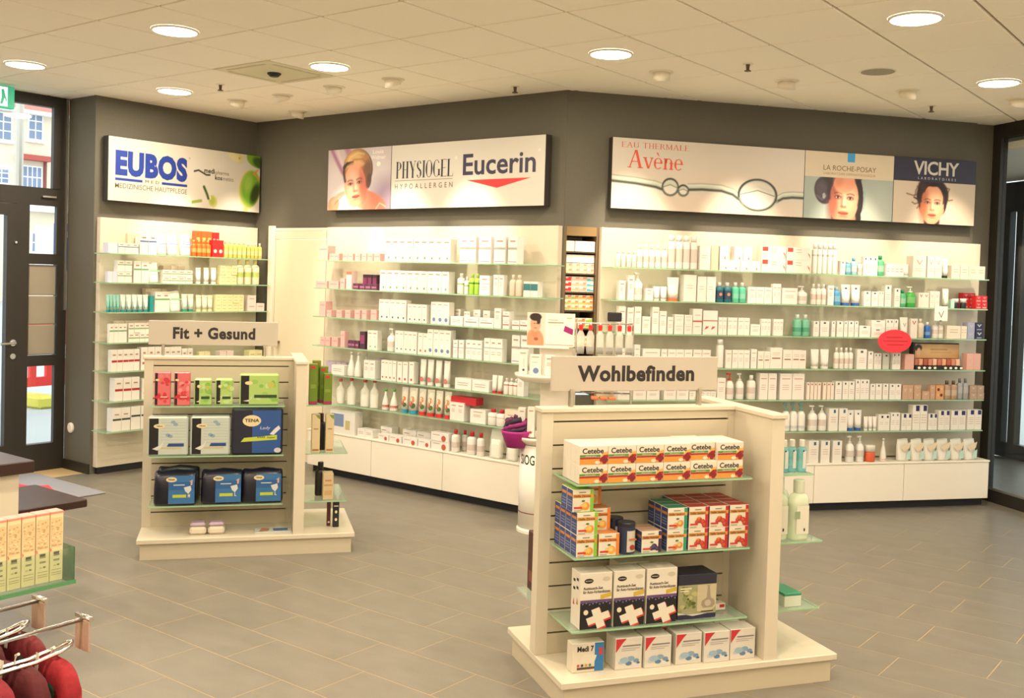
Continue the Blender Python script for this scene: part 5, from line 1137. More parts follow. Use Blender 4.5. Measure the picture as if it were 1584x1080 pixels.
# every run is a row of alike products standing side by side on one shelf (metres along the unit)
SHW = {1: 'top shelf', 2: 'second shelf', 3: 'third shelf', 4: 'fourth shelf', 5: 'fifth shelf', 6: 'sixth shelf', 7: 'bottom board'}
byrow = {}
for r_ in RUNS: byrow.setdefault((r_[0], r_[1]), []).append(r_)
def nth(k): return ordw[k] if k < 10 else '%dth' % (k + 1) if (k + 1) % 100 in (11, 12, 13) else '%d%s' % (k + 1, {1: 'st', 2: 'nd', 3: 'rd'}.get((k + 1) % 10, 'th'))
for (wl, sh), rs in byrow.items():
    rs.sort(key=lambda r_: (r_[2] + r_[3], -r_[9])); fr = FRAMES[wl]; N_ = len(rs)
    for k, (_, _, s0, s1, h_, kind, sty, n, rows, d, base) in enumerate(rs):
        wi = (s1 - s0) / n; w_ = wi * (.96 if kind == 'b' else .93)
        dp = min(max(w_, .03), .09 if kind == 'b' else .07, d - .07 if d > .1 else .03)
        if kind == 't': dp = min(dp, w_ * .8)
        if d < .22: dp = min(dp, .08)
        side, q_ = ('left', k) if k <= (N_ - 1) / 2 else ('right', N_ - 1 - k)
        desc = STY[sty][0]
        grp = None if n * rows == 1 else '%s, %s group from %s, %s, %s' % (desc, nth(q_), side, SHW[sh], SIGNNAME[wl])
        body, parts = product(kind, sty, w_, h_ - .0008, dp)
        nm, cat = NAMES[kind]
        if kind == 'b': nm = cname(desc)
        for i in range(n):
            for j in range(rows):
                jit = random.uniform(-.004, .002) if kind == 'b' else random.uniform(-.006, .003)
                x, y, z = fr.at(s0 + wi * (i + .5), -(d - dp / 2) - jit, SZ[sh] + base + j * h_ + .0004)
                lv = '' if rows == 1 else ('upper ' if j == rows - 1 else 'lower ')
                lab = '%s, %s%sof %s group from %s, %s, %s' % (desc, lv, (nth(i) + ' ') if n > 1 else 'one ' if lv else '', nth(q_), side, SHW[sh], SGN[wl])
                if n == 1 and rows == 1: lab = '%s, %s group from %s, %s, %s' % (desc, nth(q_), side, SHW[sh], SGN[wl])
                if len(lab.split()) > 16: lab = lab.replace(desc, desc.split(' with ')[0].split(' in the ')[0])
                put(body, parts, nm, cat, lab, grp, (x, y, z), fr.rz + (random.uniform(-.02, .02) if kind == 'b' and rows == 1 else 0))
# ================================================================== NICHE beside the angled corner, with stacked medicine cartons
ni = thing('wall_niche', 'recessed bright niche with dark frame between the two shelf walls', 'niche', (FR.x, FR.y, 0), FR.rz)
MB().box(.0125, .299, .36, .37, NZ0, 2.2, WHITE).obj('back_panel', parent=ni)
MB().box(.0125, .03, .001, .36, NZ0, 2.2, mat('#6d5a40', .6, name='niche_brown')).box(.272, .299, .001, .36, NZ0, 2.2, mat('#6d5a40', .6, name='niche_brown')).obj('side_frame', parent=ni)
MB().box(.0305, .2715, .0, .36, 2.13, 2.2, mat('#8a7048', .6, name='niche_head')).obj('head_panel', parent=ni)
NSH = [2.01, 1.842, 1.70, 1.558, 1.42, 1.28, 1.14, 1.0]
for z in NSH: MB().box(.0305, .2715, .004, .355, z - .012, z, mat('#4e3d2a', .5, name='niche_shelf')).obj('shelf', parent=ni)
WTN = mat('#f6f1e6', .5)
for k, (a, b) in enumerate(((.035, .10), (.108, .266))): tag(MB().box(a, b, .02, .12, 2.0105, 2.09, WTN).obj('storage_box', loc=(FR.x, FR.y, 0), rz=FR.rz), ('narrow' if k == 0 else 'wide') + ' plain white storage box on the top shelf of the dark framed niche', 'box')
tag(MB().box(.035, .268, .03, .10, 1.925, 1.985, WTN).box(.035, .268, .03, .10, 1.9245, 1.925, WTN).obj('storage_box', loc=(FR.x, FR.y, 0), rz=FR.rz), 'long plain white box lying on coloured cartons in the niche', 'box')
def nmesh(c1, c2): return MB().box(0, .056, 0, .08, 0, .038, mat('#f4ead8', .5)).mesh('carton'), MB().flat([(.002, .004), (.054, .004), (.054, .024), (.002, .024)], -.0006, mat(c1, .5)).flat([(.03, .018), (.054, .018), (.054, .034), (.03, .034)], -.0009, mat(c2, .5)).mesh('print')
NC = {1.842: (2, [('#d8d8a0', '#e89a84')] * 3 + [('#f0b8a8', '#e89a84')]), 1.70: (3, [('#d82a3c', '#e03040'), ('#e8b8a0', '#e8a08c'), ('#e8b0a0', '#e0907c'), ('#5aa8c0', '#f2e8d8')]), 1.558: (3, [('#b8c070', '#e08a6c'), ('#b4bc68', '#e08a6c'), ('#e8b868', '#e87a4c'), ('#eca458', '#e87a4c')]), 1.42: (2, [('#d87a50', '#e89a70'), ('#d87a50', '#e89a70'), ('#e09a60', '#d86a4c'), ('#8fc04a', '#a8d060')]), 1.28: (2, [('#d8a878', '#e08a6c')] * 4)}
SHN = {1.842: 'pale green and pink', 1.70: 'red, pink or blue', 1.558: 'green or orange', 1.42: 'orange or lime', 1.28: 'tan'}
for z, (rows, cs) in NC.items():
    for i, (c1, c2) in enumerate(cs):
        b_, pr_ = nmesh(c1, c2); adj = ['leftmost', 'second from left', 'third from left', 'rightmost'][i]
        for j in range(rows):
            put(b_, [('print', pr_)], 'carton', 'carton', 'small medicine carton, %s column, %s stacks inside the niche' % (adj, SHN[z]), 'niche cartons ' + adj + ' ' + SHN[z], FR.at(.034 + i * .0595, .03, z + .0003 + j * .0392), FR.rz)

# ================================================================== GONDOLAS
G1 = Frame(-1.088, -.393, math.radians(52.5)); G2 = Frame(2.128, -.489, math.radians(56.6))
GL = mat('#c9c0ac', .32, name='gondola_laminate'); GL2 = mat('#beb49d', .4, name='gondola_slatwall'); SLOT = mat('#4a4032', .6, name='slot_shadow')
def gondola(fr, text, lab, signlab, B0=.965, L=1.345, X0=0., S0=.047, S1=.878, PIN=(.145, .787), TX0=.17, TX1=.755):
    B1 = B0 + .065; SH = B0 - .07
    g = thing('shelf_gondola', lab, 'gondola', (fr.x, fr.y, 0), fr.rz)
    MB().box(X0 + .02, L - .02, .02, .69, 0, .1005, GL2).obj('plinth', parent=g)
    MB().rbox(X0, L, 0, .71, .101, .13, .003, GL).obj('platform', parent=g)
    # middle panel: boards of the slat wall with real grooves between them
    MB().box(X0, X0 + .055, .33, .395, .1305, 1.205, GL).obj('end_stile', parent=g)
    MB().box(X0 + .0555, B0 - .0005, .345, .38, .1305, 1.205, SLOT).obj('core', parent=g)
    zs = [.1305] + [.224 + .1045 * k for k in range(10)] + [1.205]
    for k in range(len(zs) - 1):
        a, b = zs[k] + (.004 if k else 0), zs[k + 1] - (.004 if k < len(zs) - 2 else 0)
        MB().box(X0 + .0555, B0 - .035, .33, .3448, a, b, GL2).obj('slat_board', parent=g); MB().box(X0 + .0555, B0 - .035, .3802, .395, a, b, GL2).obj('slat_board', parent=g)
    MB().box(B0 - .0345, B0 - .0005, .33, .3448, .1305, 1.205, GL2).obj('end_stile', parent=g)
    # cross panel (the bar of the T)
    MB().box(B0, B1, .012, .70, .1305, 1.205, GL).obj('cross_panel', parent=g)
    MB().rbox(X0 - .008, B0 + .007, .318, .405, 1.2055, 1.226, .003, GL).rbox(B0 - .008, B1 + .008, .002, .71, 1.2055, 1.2262, .003, GL).obj('top_cap', parent=g)
    for z in (.94, .63, .32):
        s_ = MB().box(X0 + .062, SH, .055, .3295, z - .0075, z - .0002, SHELFGLASS).obj('glass_shelf', parent=g)
        MB().box(X0 + .062, SH, .052, .0548, z - .0075, z - .0002, EDGE).box(X0 + .059, X0 + .0618, .052, .3295, z - .0075, z - .0002, EDGE).box(SH + .0002, SH + .003, .052, .3295, z - .0075, z - .0002, EDGE).obj('front_edge', parent=s_)
        L_ = B1 + (.21 if z > .9 else .27)
        s_ = MB().box(B1 + .0005, L_, .09, .62, z - .0075, z - .0002, SHELFGLASS).obj('side_shelf', parent=g)
        MB().box(B1 + .0005, L_, .087, .0898, z - .0075, z - .0002, EDGE).box(L_ + .0002, L_ + .003, .087, .62, z - .0075, z - .0002, EDGE).obj('front_edge', parent=s_)
        s_ = MB().box(.10, B0 - .035, .3955, .66, z - .0075, z - .0002, SHELFGLASS).obj('rear_shelf', parent=g)
        MB().box(.097, .0998, .3955, .66, z - .0075, z - .0002, EDGE).obj('front_edge', parent=s_)
    sg = thing('header_sign', signlab, 'sign', (fr.x, fr.y, 0), fr.rz)
    MB().rbox(S0, S1, .352, .366, 1.296, 1.452, .002, mat('#b2a99b', .5, name='sign_board_greige')).obj('board', parent=sg)
    for a in PIN: MB().box(a - .006, a + .006, .368, .378, 1.2265, 1.32, BRUSHED).box(a - .009, a + .009, .343, .351, 1.285, 1.305, BRUSHED).box(a - .006, a + .006, .343, .351, 1.2265, 1.286, BRUSHED).obj('pin', parent=sg)
    mb = MB(); x0_, x1_ = TX0, TX1
    lettering(mb, text, x0_, x1_, 1.335 if 'Fit' in text else 1.338, 1.412, .3512, INK, .04, 1.08 if 'Fit' in text else 1.06).obj('lettering', parent=sg)
    return g
gondola(G1, 'Fit + Gesund', 'cream T-shaped shelf gondola on a low platform, the farther one at left', 'greige header board reading Fit + Gesund on the farther gondola', .918, 1.305, -.012, .008, .808, (.098, .726), .155, .665)
gondola(G2, 'Wohlbefinden', 'cream T-shaped shelf gondola on a low platform, the nearer one at centre', 'greige header board reading Wohlbefinden on the nearer gondola')
def gput(fr, a, t, z, mb, name, cat, label, group=None, parts=(), rz=0., smooth=False):
    o_ = tag(place(mb if not isinstance(mb, MB) else mb.mesh(name, None, smooth), name, None, fr.at(a, t, z + .0005), fr.rz + rz), label, cat, group)
    for n_, me in parts: place(me if not isinstance(me, MB) else me.mesh(n_), n_, o_)
    return o_
def sq(x0, x1, z0, z1): return [(x0, z0), (x1, z0), (x1, z1), (x0, z1)]

def ink(c, r=.5, **k_): return mat(dim(c, .86), r, **k_)
# ---- nearer gondola, top shelf: two layers of six vitamin cartons, several deep
w_, h_, dp = .129, .0795, .045
YC = ink('#f5ecd8', .5); ORG = ink('#f0a040', .5); ORG2 = ink('#f4bc60', .5); GRN = ink('#5f9a32', .5); CRI = ink('#b8202c', .5); CRI2 = ink('#8e1a2c', .5); PALE = ink('#f6e8c8', .5)
cet = MB().rbox(-w_ / 2, w_ / 2, 0, dp, 0, h_, .0012, YC).mesh('carton'); pr = MB(); y = -.0006
pr.flat(sq(-w_ / 2 + .001, w_ / 2 - .001, .002, .024), y, ORG).flat([(.02, .012), (w_ / 2 - .001, .012), (w_ / 2 - .001, .055), (.04, .05)], y - .0002, ORG2).flat(sq(-w_ / 2 + .001, .03, .0245, .0315), y - .0003, CRI).flat(sq(-w_ / 2 + .001, .03, .033, .042), y - .0003, GRN)
for cx, cz, r in ((.050, .030, .011), (.040, .024, .010), (.055, .020, .010), (.033, .019, .008), (.048, .012, .010), (.058, .035, .007)): pr.disc(cx, cz, r, r, y - .0005 - cx * .002, CRI2 if r > .0095 else CRI)
pr.disc(.016, .010, .012, .007, y - .0008, PALE); lettering(pr, 'Cetebe', -.052, .044, .047, .07, y - .0004, INK, .02); lettering(pr, 'Abwehr', -.04, .012, .0345, .0395, y - .0006, PALE, .01)
pr = pr.mesh('print'); cetb = [('print', pr)]
for i in range(6):
    for j in range(2):
        for k in range(4 if (j == 1 or i == 0) else 1):
            off = (.0015 * random.uniform(-1, 1) if k else 0) + (.008 if (i == 4 and j == 1) else 0)
            gput(G2, .072 + w_ / 2 + i * .1305, .062 + k * .0465 + (.02 if (i == 4 and j == 1) else 0), .94 + j * .0797, cet, 'vitamin_carton', 'carton', 'white and orange vitamin carton, %s row, %s column, %s on the near gondola' % ('upper' if j else 'lower', ordw[i], ['front', 'second deep', 'third deep', 'rearmost'][k]), 'vitamin cartons on the near gondola', cetb if k == 0 else [])
# ---- second shelf: hot drink sachet cartons
w_, h_, dp = .095, .094, .062
def drink(front, cap, right, fruit, text, leaf='#4f7a2c', badge='#d83a2c', side='#3a4a86', top=None):
    b_ = MB().rbox(-w_ / 2, w_ / 2, 0, dp, 0, h_, .001, ink(front, .45)).mesh('carton'); p_ = MB(); y = -.0006
    p_.flat(sq(w_ / 2 - .016, w_ / 2 - .001, .001, h_ - .001), y, ink(right, .5)).flat(sq(-w_ / 2 + .001, w_ / 2 - .002, .060, .074), y - .0002, ink(cap, .5)); lettering(p_, text, -w_ / 2 + .006, w_ / 2 - .014, .0615, .0725, y - .0005, ink('#5c2a12', .5), .02)
    p_.flat(sq(-.02, .012, .080, .084), y - .0001, ink('#8a8478', .5))
    for cx, cz, r in fruit[1]: p_.disc(cx, cz, r, r, y - .0003 - r * .01, ink(fruit[0], .5)); p_.disc(cx - r * .2, cz + r * .2, r * .6, r * .6, y - .0004 - r * .011, ink(fruit[2], .5))
    p_.disc(.0, .046, .008, .004, y - .0008, ink(leaf, .5)).flat(sq(-w_ / 2 + .006, -.004, .014, .022), y - .0009, ink(badge, .5)).flat(sq(-w_ / 2 + .006, -.01, .004, .008), y - .0006, ink('#b0a898', .5))
    s_ = MB(); x = -w_ / 2 - .0006; s_.add([(x, a, z) for a, z in ((.001, .002), (dp - .001, .002), (dp - .001, h_ - .002), (.001, h_ - .002))], [(3, 2, 1, 0)], ink(side, .5)); s_.add([(x - .0003, a, z) for a, z in ((.006, h_ - .03), (dp - .006, h_ - .03), (dp - .006, h_ - .018), (.006, h_ - .018))], [(3, 2, 1, 0)], ink('#d88a3c', .5))
    for q_ in (.02, .032, .044): s_.add([(x - .0003, a, z) for a, z in ((.008, q_), (dp - .008, q_), (dp - .008, q_ + .004), (.008, q_ + .004))], [(3, 2, 1, 0)], ink('#8a96c0', .5))
    parts = [('print', p_.mesh('print')), ('side_print', s_.mesh('side_print'))]
    if top: parts.append(('top_print', MB().add([(x_, y_, h_ + .0006) for x_, y_ in ((-w_ / 2 + .002, .002), (w_ / 2 - .002, .002), (w_ / 2 - .002, dp - .002), (-w_ / 2 + .002, dp - .002))], [(0, 1, 2, 3)], ink(top, .5)).mesh('top_print')))
    return b_, parts
ZIT = drink('#f2ead6', '#e8a040', '#8cc83c', ('#f0a030', [(.012, .024, .017), (-.004, .02, .012)], '#f8d070'), 'Hei\u00dfe Zitrone', top='#94c84a')
ZI2 = drink('#f2ead6', '#f08c30', '#f08a30', ('#f4b040', [(.012, .024, .018), (-.008, .022, .012)], '#f8d880'), 'Hei\u00dfe Zitrone', side='#d87830', top='#e89048')
SAN = drink('#f0ead8', '#e8a850', '#2f9a74', ('#e88a30', [(.014, .026, .014), (-.008, .018, .012)], '#f0d080'), 'Hei\u00dfer Sanddorn', top='#2f8a64')
HOL = drink('#f0ead8', '#d88a40', '#3a2c4c', ('#3a2848', [(.012, .026, .014), (.026, .018, .010), (.0, .02, .01)], '#5a4a70'), 'Hei\u00dfer Holunder', top='#c8a080')
RDD = drink('#f0e6d0', '#e09a48', '#c8242c', ('#b83228', [(.002, .036, .014), (.02, .028, .012), (.028, .014, .012), (-.01, .028, .009)], '#d8583a'), 'Hei\u00dfer Sanddorn', leaf='#e8902c', top='#b03a34')
zz = .63
def dput(D, a, t, z, lab, grp, **k_): return gput(G2, a, t, z, D[0], 'hot_drink_carton', 'carton', lab, grp, D[1], **k_)
for j in range(2):
    for k in range(4): dput(ZIT, .119, .066 + k * .064, zz + j * .0945, 'white carton with lemon and green edge, left column, %s layer, near gondola second shelf' % ('upper' if j else 'lower'), 'lemon cartons with green edge')
dput(ZIT, .10, .075, zz + .19, 'lemon carton with green edge lying crosswise on top of its column', None)
dput(ZIT, .10, .14, zz + .19, 'lemon carton lying behind another on top of the left column', None)
for k in range(3): dput(ZI2, .221, .066 + k * .064, zz, 'white carton with lemon and orange edge, second column, lower layer', 'lemon cartons with orange edge')
for k in range(2): dput(ZI2, .205, .13 + k * .064, zz + .0945, 'white carton with orange edge, second column, set back in the upper layer', 'lemon cartons with orange edge upper')
dput(ZI2, .19, .20, zz + .19, 'orange topped carton standing at the back of the second column, topmost', None)
for k in range(2): dput(HOL, .421, .066 + k * .064, zz, 'white carton with dark berries and purple edge beside the dark tins', 'berry cartons')
for j in range(2):
    for k in range(3): dput(SAN, .542, .066 + k * .064, zz + j * .0945, 'white carton with orange fruit and green edge, %s layer' % ('upper' if j else 'lower'), 'fruit cartons with green edge')
    for i in range(3):
        for k in range(4 if j else 1): dput(RDD, .645 + i * .101, .066 + k * .064, zz + j * .0945, 'white carton with red fruit and red edge, %s of three columns, %s layer' % (['left', 'middle', 'right'][i], 'upper' if j else 'lower'), 'fruit cartons with red edge')
TIN = ink('#2a3452', .4); TINL = ink('#d8d2c0', .5)
for (a, t, lab) in ((.315, .10, 'dark blue round tin with pale label on the near gondola, front one'), (.30, .19, 'dark blue round tin with pale label on the near gondola, rear one')):
    o_ = gput(G2, a, t, zz, MB().rev([(.036, 0), (.038, .004), (.038, .115)], 20, m=TIN), 'supplement_tin', 'tin', lab, 'dark blue tins', [('lid', MB().rev([(.039, .1155), (.039, .13), (.036, .133)], 20, m=ink('#1e2434', .4))), ('label', MB().loft([[(.0385 * math.cos(b_), .0385 * math.sin(b_), z_) for b_ in [-1.9 + q_ * .12 for q_ in range(16)]] for z_ in (.01, .10)], TINL, cap=False)), ('print', MB().disc(.012, .03, .012, .012, -.0405, ink('#a83a2c', .5)).flat(sq(-.005, .03, .06, .068), -.0402, ink('#c8703c', .5)))])
# ---- third shelf: first-aid sets and a boxed diffuser
w_, h_, dp = .146, .238, .10
b_ = MB().rbox(-w_ / 2, w_ / 2, 0, dp, 0, h_, .0015, ink('#f1e9d8', .45)).mesh('carton'); p_ = MB(); y = -.0006; NV = ink('#15151f', .45)
p_.flat(sq(-w_ / 2 + .001, w_ / 2 - .001, .001, .118), y, NV).flat(sq(-w_ / 2 + .001, w_ / 2 - .001, .112, .124), y - .0001, ink('#6a4a7c', .5))
for q_ in range(9): p_.disc(-.06 + q_ * .0155, .108 + .004 * math.sin(q_ * 2.1), .003, .003, y - .0003, ink('#8a90b8', .5))
p_.disc(-.035, .205, .021, .0105, y - .0002, NV); lettering(p_, 'HARTMANN', -.05, -.02, .203, .2075, y - .0005, PALE, .02); p_.disc(.045, .21, .018, .010, y - .0001, ink('#d8cfbc', .5))
lettering(p_, 'Austausch-Set', -.06, .03, .168, .18, y - .0003, INK, .02); lettering(p_, 'f\u00fcr Auto-Verbandk\u00e4sten', -.06, .065, .152, .165, y - .0003, INK, .015)
p_.flat([(.02, .125), (w_ / 2 - .003, .135), (w_ / 2 - .003, .153), (.02, .143)], y - .0004, ink('#d8b83c', .5)).disc(-.045, .072, .011, .011, y - .0003, PALE)
def cross(cx, cz, s_, m, yy, rot=.35):
    pts = []
    a_ = .36
    for (x_, z_) in ((-a_, -1), (a_, -1), (a_, -a_), (1, -a_), (1, a_), (a_, a_), (a_, 1), (-a_, 1), (-a_, a_), (-1, a_), (-1, -a_), (-a_, -a_)):
        x2, z2 = x_ * s_ * 1.25, z_ * s_; pts.append((cx + x2 * math.cos(rot) - z2 * math.sin(rot), cz + x2 * math.sin(rot) * .8 + z2 * math.cos(rot)))
    for q_, tri in enumerate(((0, 1, 6, 7), (3, 4, 9, 10))): p_.flat([pts[i] for i in tri], yy - q_ * .0001, m)
cross(.017, .040, .044, ink('#d8402c', .5), y - .0006, .35); cross(.012, .046, .043, ink('#f4ecd8', .5), y - .0010, .35)
s_ = MB(); x = -w_ / 2 - .0006
for (a, z_) in ((.02, .2), (.055, .19), (.02, .165), (.055, .155)): s_.add([(x, a, z_), (x, a + .022, z_), (x, a + .022, z_ + .012), (x, a, z_ + .012)], [(3, 2, 1, 0)], NV)
for (a, z_) in ((.022, .10), (.06, .09)): s_.add([(x, a, z_), (x, a + .018, z_), (x, a + .009, z_ + .03)], [(2, 1, 0)], ink('#c84a34', .5))
FA = [('print', p_.mesh('print')), ('side_print', s_.mesh('side_print'))]
for i, a in enumerate((.172, .326, .481)): gput(G2, a, .072, .32, b_, 'first_aid_carton', 'carton', 'white and black first aid carton with tilted white cross, %s of three' % ['left', 'middle', 'right'][i], 'first aid cartons', FA)
gput(G2, .40, .19, .32, b_, 'first_aid_carton', 'carton', 'white first aid carton standing behind the three with crosses', None)
p_ = MB(); w_, h_, dp = .19, .195, .13; y = -.0006
p_.flat(sq(-.094, .094, .02, .15), y, ink('#a8a67c', .5)).flat(sq(-.094, .094, .001, .02), y, ink('#23264a', .5)).flat([(-.094, .02), (-.094, .03), (-.02, .012), (.05, .02)], y - .0004, ink('#e6dfc8', .5)).flat(sq(-.094, .094, .15, .194), y, ink('#23263a', .5))
for q_ in range(26): p_.disc(-.085 + random.random() * .085, .035 + random.random() * .10, .006 + random.random() * .010, .005 + random.random() * .009, y - .0006 - q_ * .00002, ink(random.choice(['#6a7a3c', '#4e5c2c', '#8f9a5c', '#c2bc7c']), .5))
p_.flat([(.0, .03), (.07, .03), (.094, .05), (.094, .148), (.0, .148)], y - .0012, ink('#cfc4a0', .5)).flat([(.03, .045), (.075, .045), (.088, .06), (.085, .078), (.066, .09), (.06, .14), (.066, .145), (.046, .145), (.05, .138), (.046, .09), (.022, .075), (.02, .058)], y - .0016, ink('#a89a86', .45)).disc(.052, .066, .016, .014, y - .002, ink('#cabda8', .5))
p_.flat(sq(-.085, -.03, .132, .138), y - .0015, PALE).flat(sq(-.085, -.045, .122, .127), y - .0015, PALE).flat(sq(.02, .08, .028, .032), y - .0022, NV)
gput(G2, .662, .085, .32, MB().rbox(-.095, .095, 0, .13, 0, .195, .0015, ink('#23263a', .45)), 'diffuser_carton', 'carton', 'navy topped carton picturing a grey vase among leaves, beside the first aid cartons', None, [('print', p_.mesh('print'))])
gput(G2, .80, .16, .32, MB().rbox(-.05, .05, 0, .05, 0, .03, .002, ink('#efe6d4', .5)), 'flat_carton', 'carton', 'flat white carton with red mark behind the navy topped carton', None, [('print', MB().flat(sq(.02, .045, .012, .026), -.0006, CRI))])
# ---- platform: white and red cornered cartons
w_, h_, dp = .126, .136, .10
b_ = MB().rbox(-w_ / 2, w_ / 2, 0, dp, 0, h_, .0015, ink('#e9e3d6', .45)).mesh('carton'); p_ = MB(); y = -.0006
p_.flat([(-w_ / 2 + .002, h_ - .003), (-w_ / 2 + .002, .075), (-.03, .115), (-.012, h_ - .003)], y, ink('#d2303a', .5)); p_.flat(sq(-.03, .055, .098, .104), y - .0002, ink('#8a8488', .5)).flat(sq(-.035, .05, .088, .091), y - .0002, ink('#b4aeae', .5)).flat(sq(-.035, .03, .08, .083), y - .0002, ink('#b4aeae', .5))
for cx, cz, r, c in ((-.02, .04, .022, '#a8c0d4'), (.01, .045, .018, '#8fb0cc'), (-.035, .032, .014, '#c4d2dc'), (.035, .035, .014, '#7c9cbc'), (.0, .025, .015, '#5f86b0'), (.025, .02, .01, '#e8ecf0'), (.045, .025, .008, '#4a6a98')): p_.disc(cx, cz, r, r * .6, y - .0004 - r * .01, ink(c, .5))
WP = [('print', p_.mesh('print'))]
for i, (a, t) in enumerate(((.335, .075), (.468, .062), (.617, .062), (.750, .05), (.882, .054))):
    gput(G2, a, t, .13, b_, 'dressing_carton', 'carton', 'white carton with red corner and blue picture on the platform, %s from left' % ordw[i], 'white cartons with red corner', WP)
    if i > 1: gput(G2, a - .02, t + .105, .13, b_, 'dressing_carton', 'carton', 'white carton with red corner standing in the rear row, %s' % ['left', 'middle', 'right'][i - 2], 'white cartons with red corner, rear', WP)
p_ = MB(); w_, h_ = .145, .125; y = -.0006
p_.flat(sq(.03, .071, .002, h_ - .002), y, ink('#2f7fc0', .5)).flat(sq(.05, .066, .07, .1), y - .0003, ink('#d83a34', .5)).flat([(-.02, .08), (.04, .07), (.025, .03), (-.04, .04)], y - .0004, ink('#efe6d4', .5)).flat(sq(-.05, .03, .012, .022), y - .0003, ink('#5a4a3c', .5)); lettering(p_, 'Medi 7', -.05, .025, .088, .112, y - .0006, INK, .03)
for q_ in range(4): p_.disc(-.045 + q_ * .018, .03, .006, .006, y - .0006, ink(['#c84a34', '#3a3a40', '#d8a83c', '#5a8a5c'][q_], .5))
gput(G2, .152, .09, .13, MB().rbox(-.0725, .0725, 0, .06, 0, .125, .0015, ink('#ece2cf', .45)), 'pill_box_carton', 'carton', 'small white carton with blue right edge at the left of the platform', None, [('print', p_.mesh('print'))])
# ---- outer side shelves of the nearer gondola
TEALB = glassy('teal_liquid', (.55, .85, .86), body=.5, bodycol='#86c6ca'); PALEG = glassy('pale_green_plastic', (.90, .96, .86), body=.5, bodycol='#eaf2da')
def flask(w_, h_, m, capc): return MB().loft([ellring(w_ * .46, w_ * .3, 0, p=2.6), ellring(w_ * .5, w_ * .33, .01, p=2.6), ellring(w_ * .5, w_ * .33, h_ * .68, p=2.6), ellring(w_ * .42, w_ * .3, h_ * .75), ellring(w_ * .2, w_ * .2, h_ * .79)], m), [('cap', MB().rev([(w_ * .27, h_ * .79), (w_ * .27, h_ * .985), (w_ * .24, h_)], 16, m=ink(capc, .4)))]
for i, (a, t) in enumerate(((1.112, .135), (1.158, .14), (1.204, .13))):
    b_, pp = flask(.046, .15, TEALB, '#e9e6da'); gput(G2, a, t, .94, b_, 'mouthwash_bottle', 'bottle', 'small teal mouthwash bottle on the outer top side shelf, %s from left' % ordw[i], 'teal bottles on the side shelf', pp + [('label', MB().flat(sq(-.005, .012, .02, .1), -.0175, ink('#e4e8de', .5)).disc(-.002, .10, .004, .004, -.0178, BLACK))], smooth=True)
for i, (a, t) in enumerate(((1.20, .135), (1.16, .24), (1.098, .15), (1.20, .36))):
    b_, pp = flask(.098, .275, PALEG, '#e4ead4'); gput(G2, a, t, .63, b_, 'lotion_bottle', 'bottle', 'large pale green lotion bottle on the outer middle side shelf, ' + ['front right', 'behind the front one', 'beside the panel edge', 'at the back'][i], 'pale green bottles', pp + [('label', MB().flat(sq(-.03, .035, .03, .16), -.0345, ink('#f0eeda', .5)).flat(sq(-.04, -.012, .10, .135), -.0350, ink('#9ab08a', .5)).disc(.012, .05, .004, .008, -.0352, BLACK))], smooth=True)
for k in range(2): gput(G2, 1.18 - k * .012, .12 + k * .145, .32, MB().rbox(-.045, .045, 0, .14, 0, .05, .002, ink('#e3ecd8', .4)), 'flat_soap_carton', 'carton', 'flat pale carton with green top on the lowest side shelf, ' + ['front', 'rear'][k], 'green topped flat cartons', [('lid_band', MB().rbox(-.046, .046, -.001, .141, .0505, .062, .002, ink('#2fa078', .4)))])
gput(G2, .075, .46, .355, MB().rbox(-.03, .03, 0, .12, 0, .27, .002, ink('#4a2018', .45)), 'brown_carton', 'carton', 'dark brown carton on the rear side, peeking out left of the near gondola', None, [('print', MB().add([(-.0306, .02, .04), (-.0306, .10, .04), (-.0306, .10, .09), (-.0306, .02, .09)], [(3, 2, 1, 0)], ink('#8a4a38', .5)))])
tag(MB().box(.0, .12, .43, .60, .345, .3546, SHELFGLASS).obj('small_glass_tray', loc=(G2.x, G2.y, 0), rz=G2.rz), 'small glass ledge under the dark brown carton behind the near gondola', 'tray')

# ---- farther gondola: incontinence pads
def pad(w_, h_, dp, body, front, dark, split, blob=None, r=.012, wr=0.):
    b_ = MB().rbox(-w_ / 2, w_ / 2, 0, dp, 0, h_, r, ink(body, .3)).mesh('pack'); p_ = MB(); y = -.0008; x0_ = -w_ / 2 + r; x1_ = w_ / 2 - r
    p_.flat(sq(x0_, x1_, r, h_ - r), y, ink(front, .35)).flat(sq(x0_, -w_ / 2 + split * w_, r, h_ - r), y - .0002, ink(dark, .35)); return b_, p_, x0_, x1_, y
OV = ink('#f0dfae', .4)
for i, a in enumerate((.117, .232)):
    b_, p_, x0_, x1_, y = pad(.094, .205, .06, '#e2646c', '#ea7276', '#17161c', .2, r=.004)
    for q_ in range(14): p_.disc(x0_ + .022 + random.random() * .06, .02 + random.random() * .17, .006 + random.random() * .01, .006 + random.random() * .012, y - .0004 - q_ * .00003, ink(random.choice(['#e0404e', '#f09a94', '#d83a48', '#e88884']), .4))
    for q_ in range(6): p_.disc(-.03 + q_ * .011, .052 + .008 * math.sin(q_ * 2), .012, .010, y - .0012 - q_ * .00003, ink('#d8263a', .4))
    p_.disc(-.03, .158, .012, .007, y - .002, OV).flat(sq(-.01, .03, .05, .056), y - .002, PALE)
    gput(G1, a, .085, .94, b_, 'slim_pad_pack', 'pack', 'slim pink pad pack with black edge on the far gondola, ' + ['left of two', 'right of two'][i], 'pink pad packs', [('print', p_.mesh('print'))])
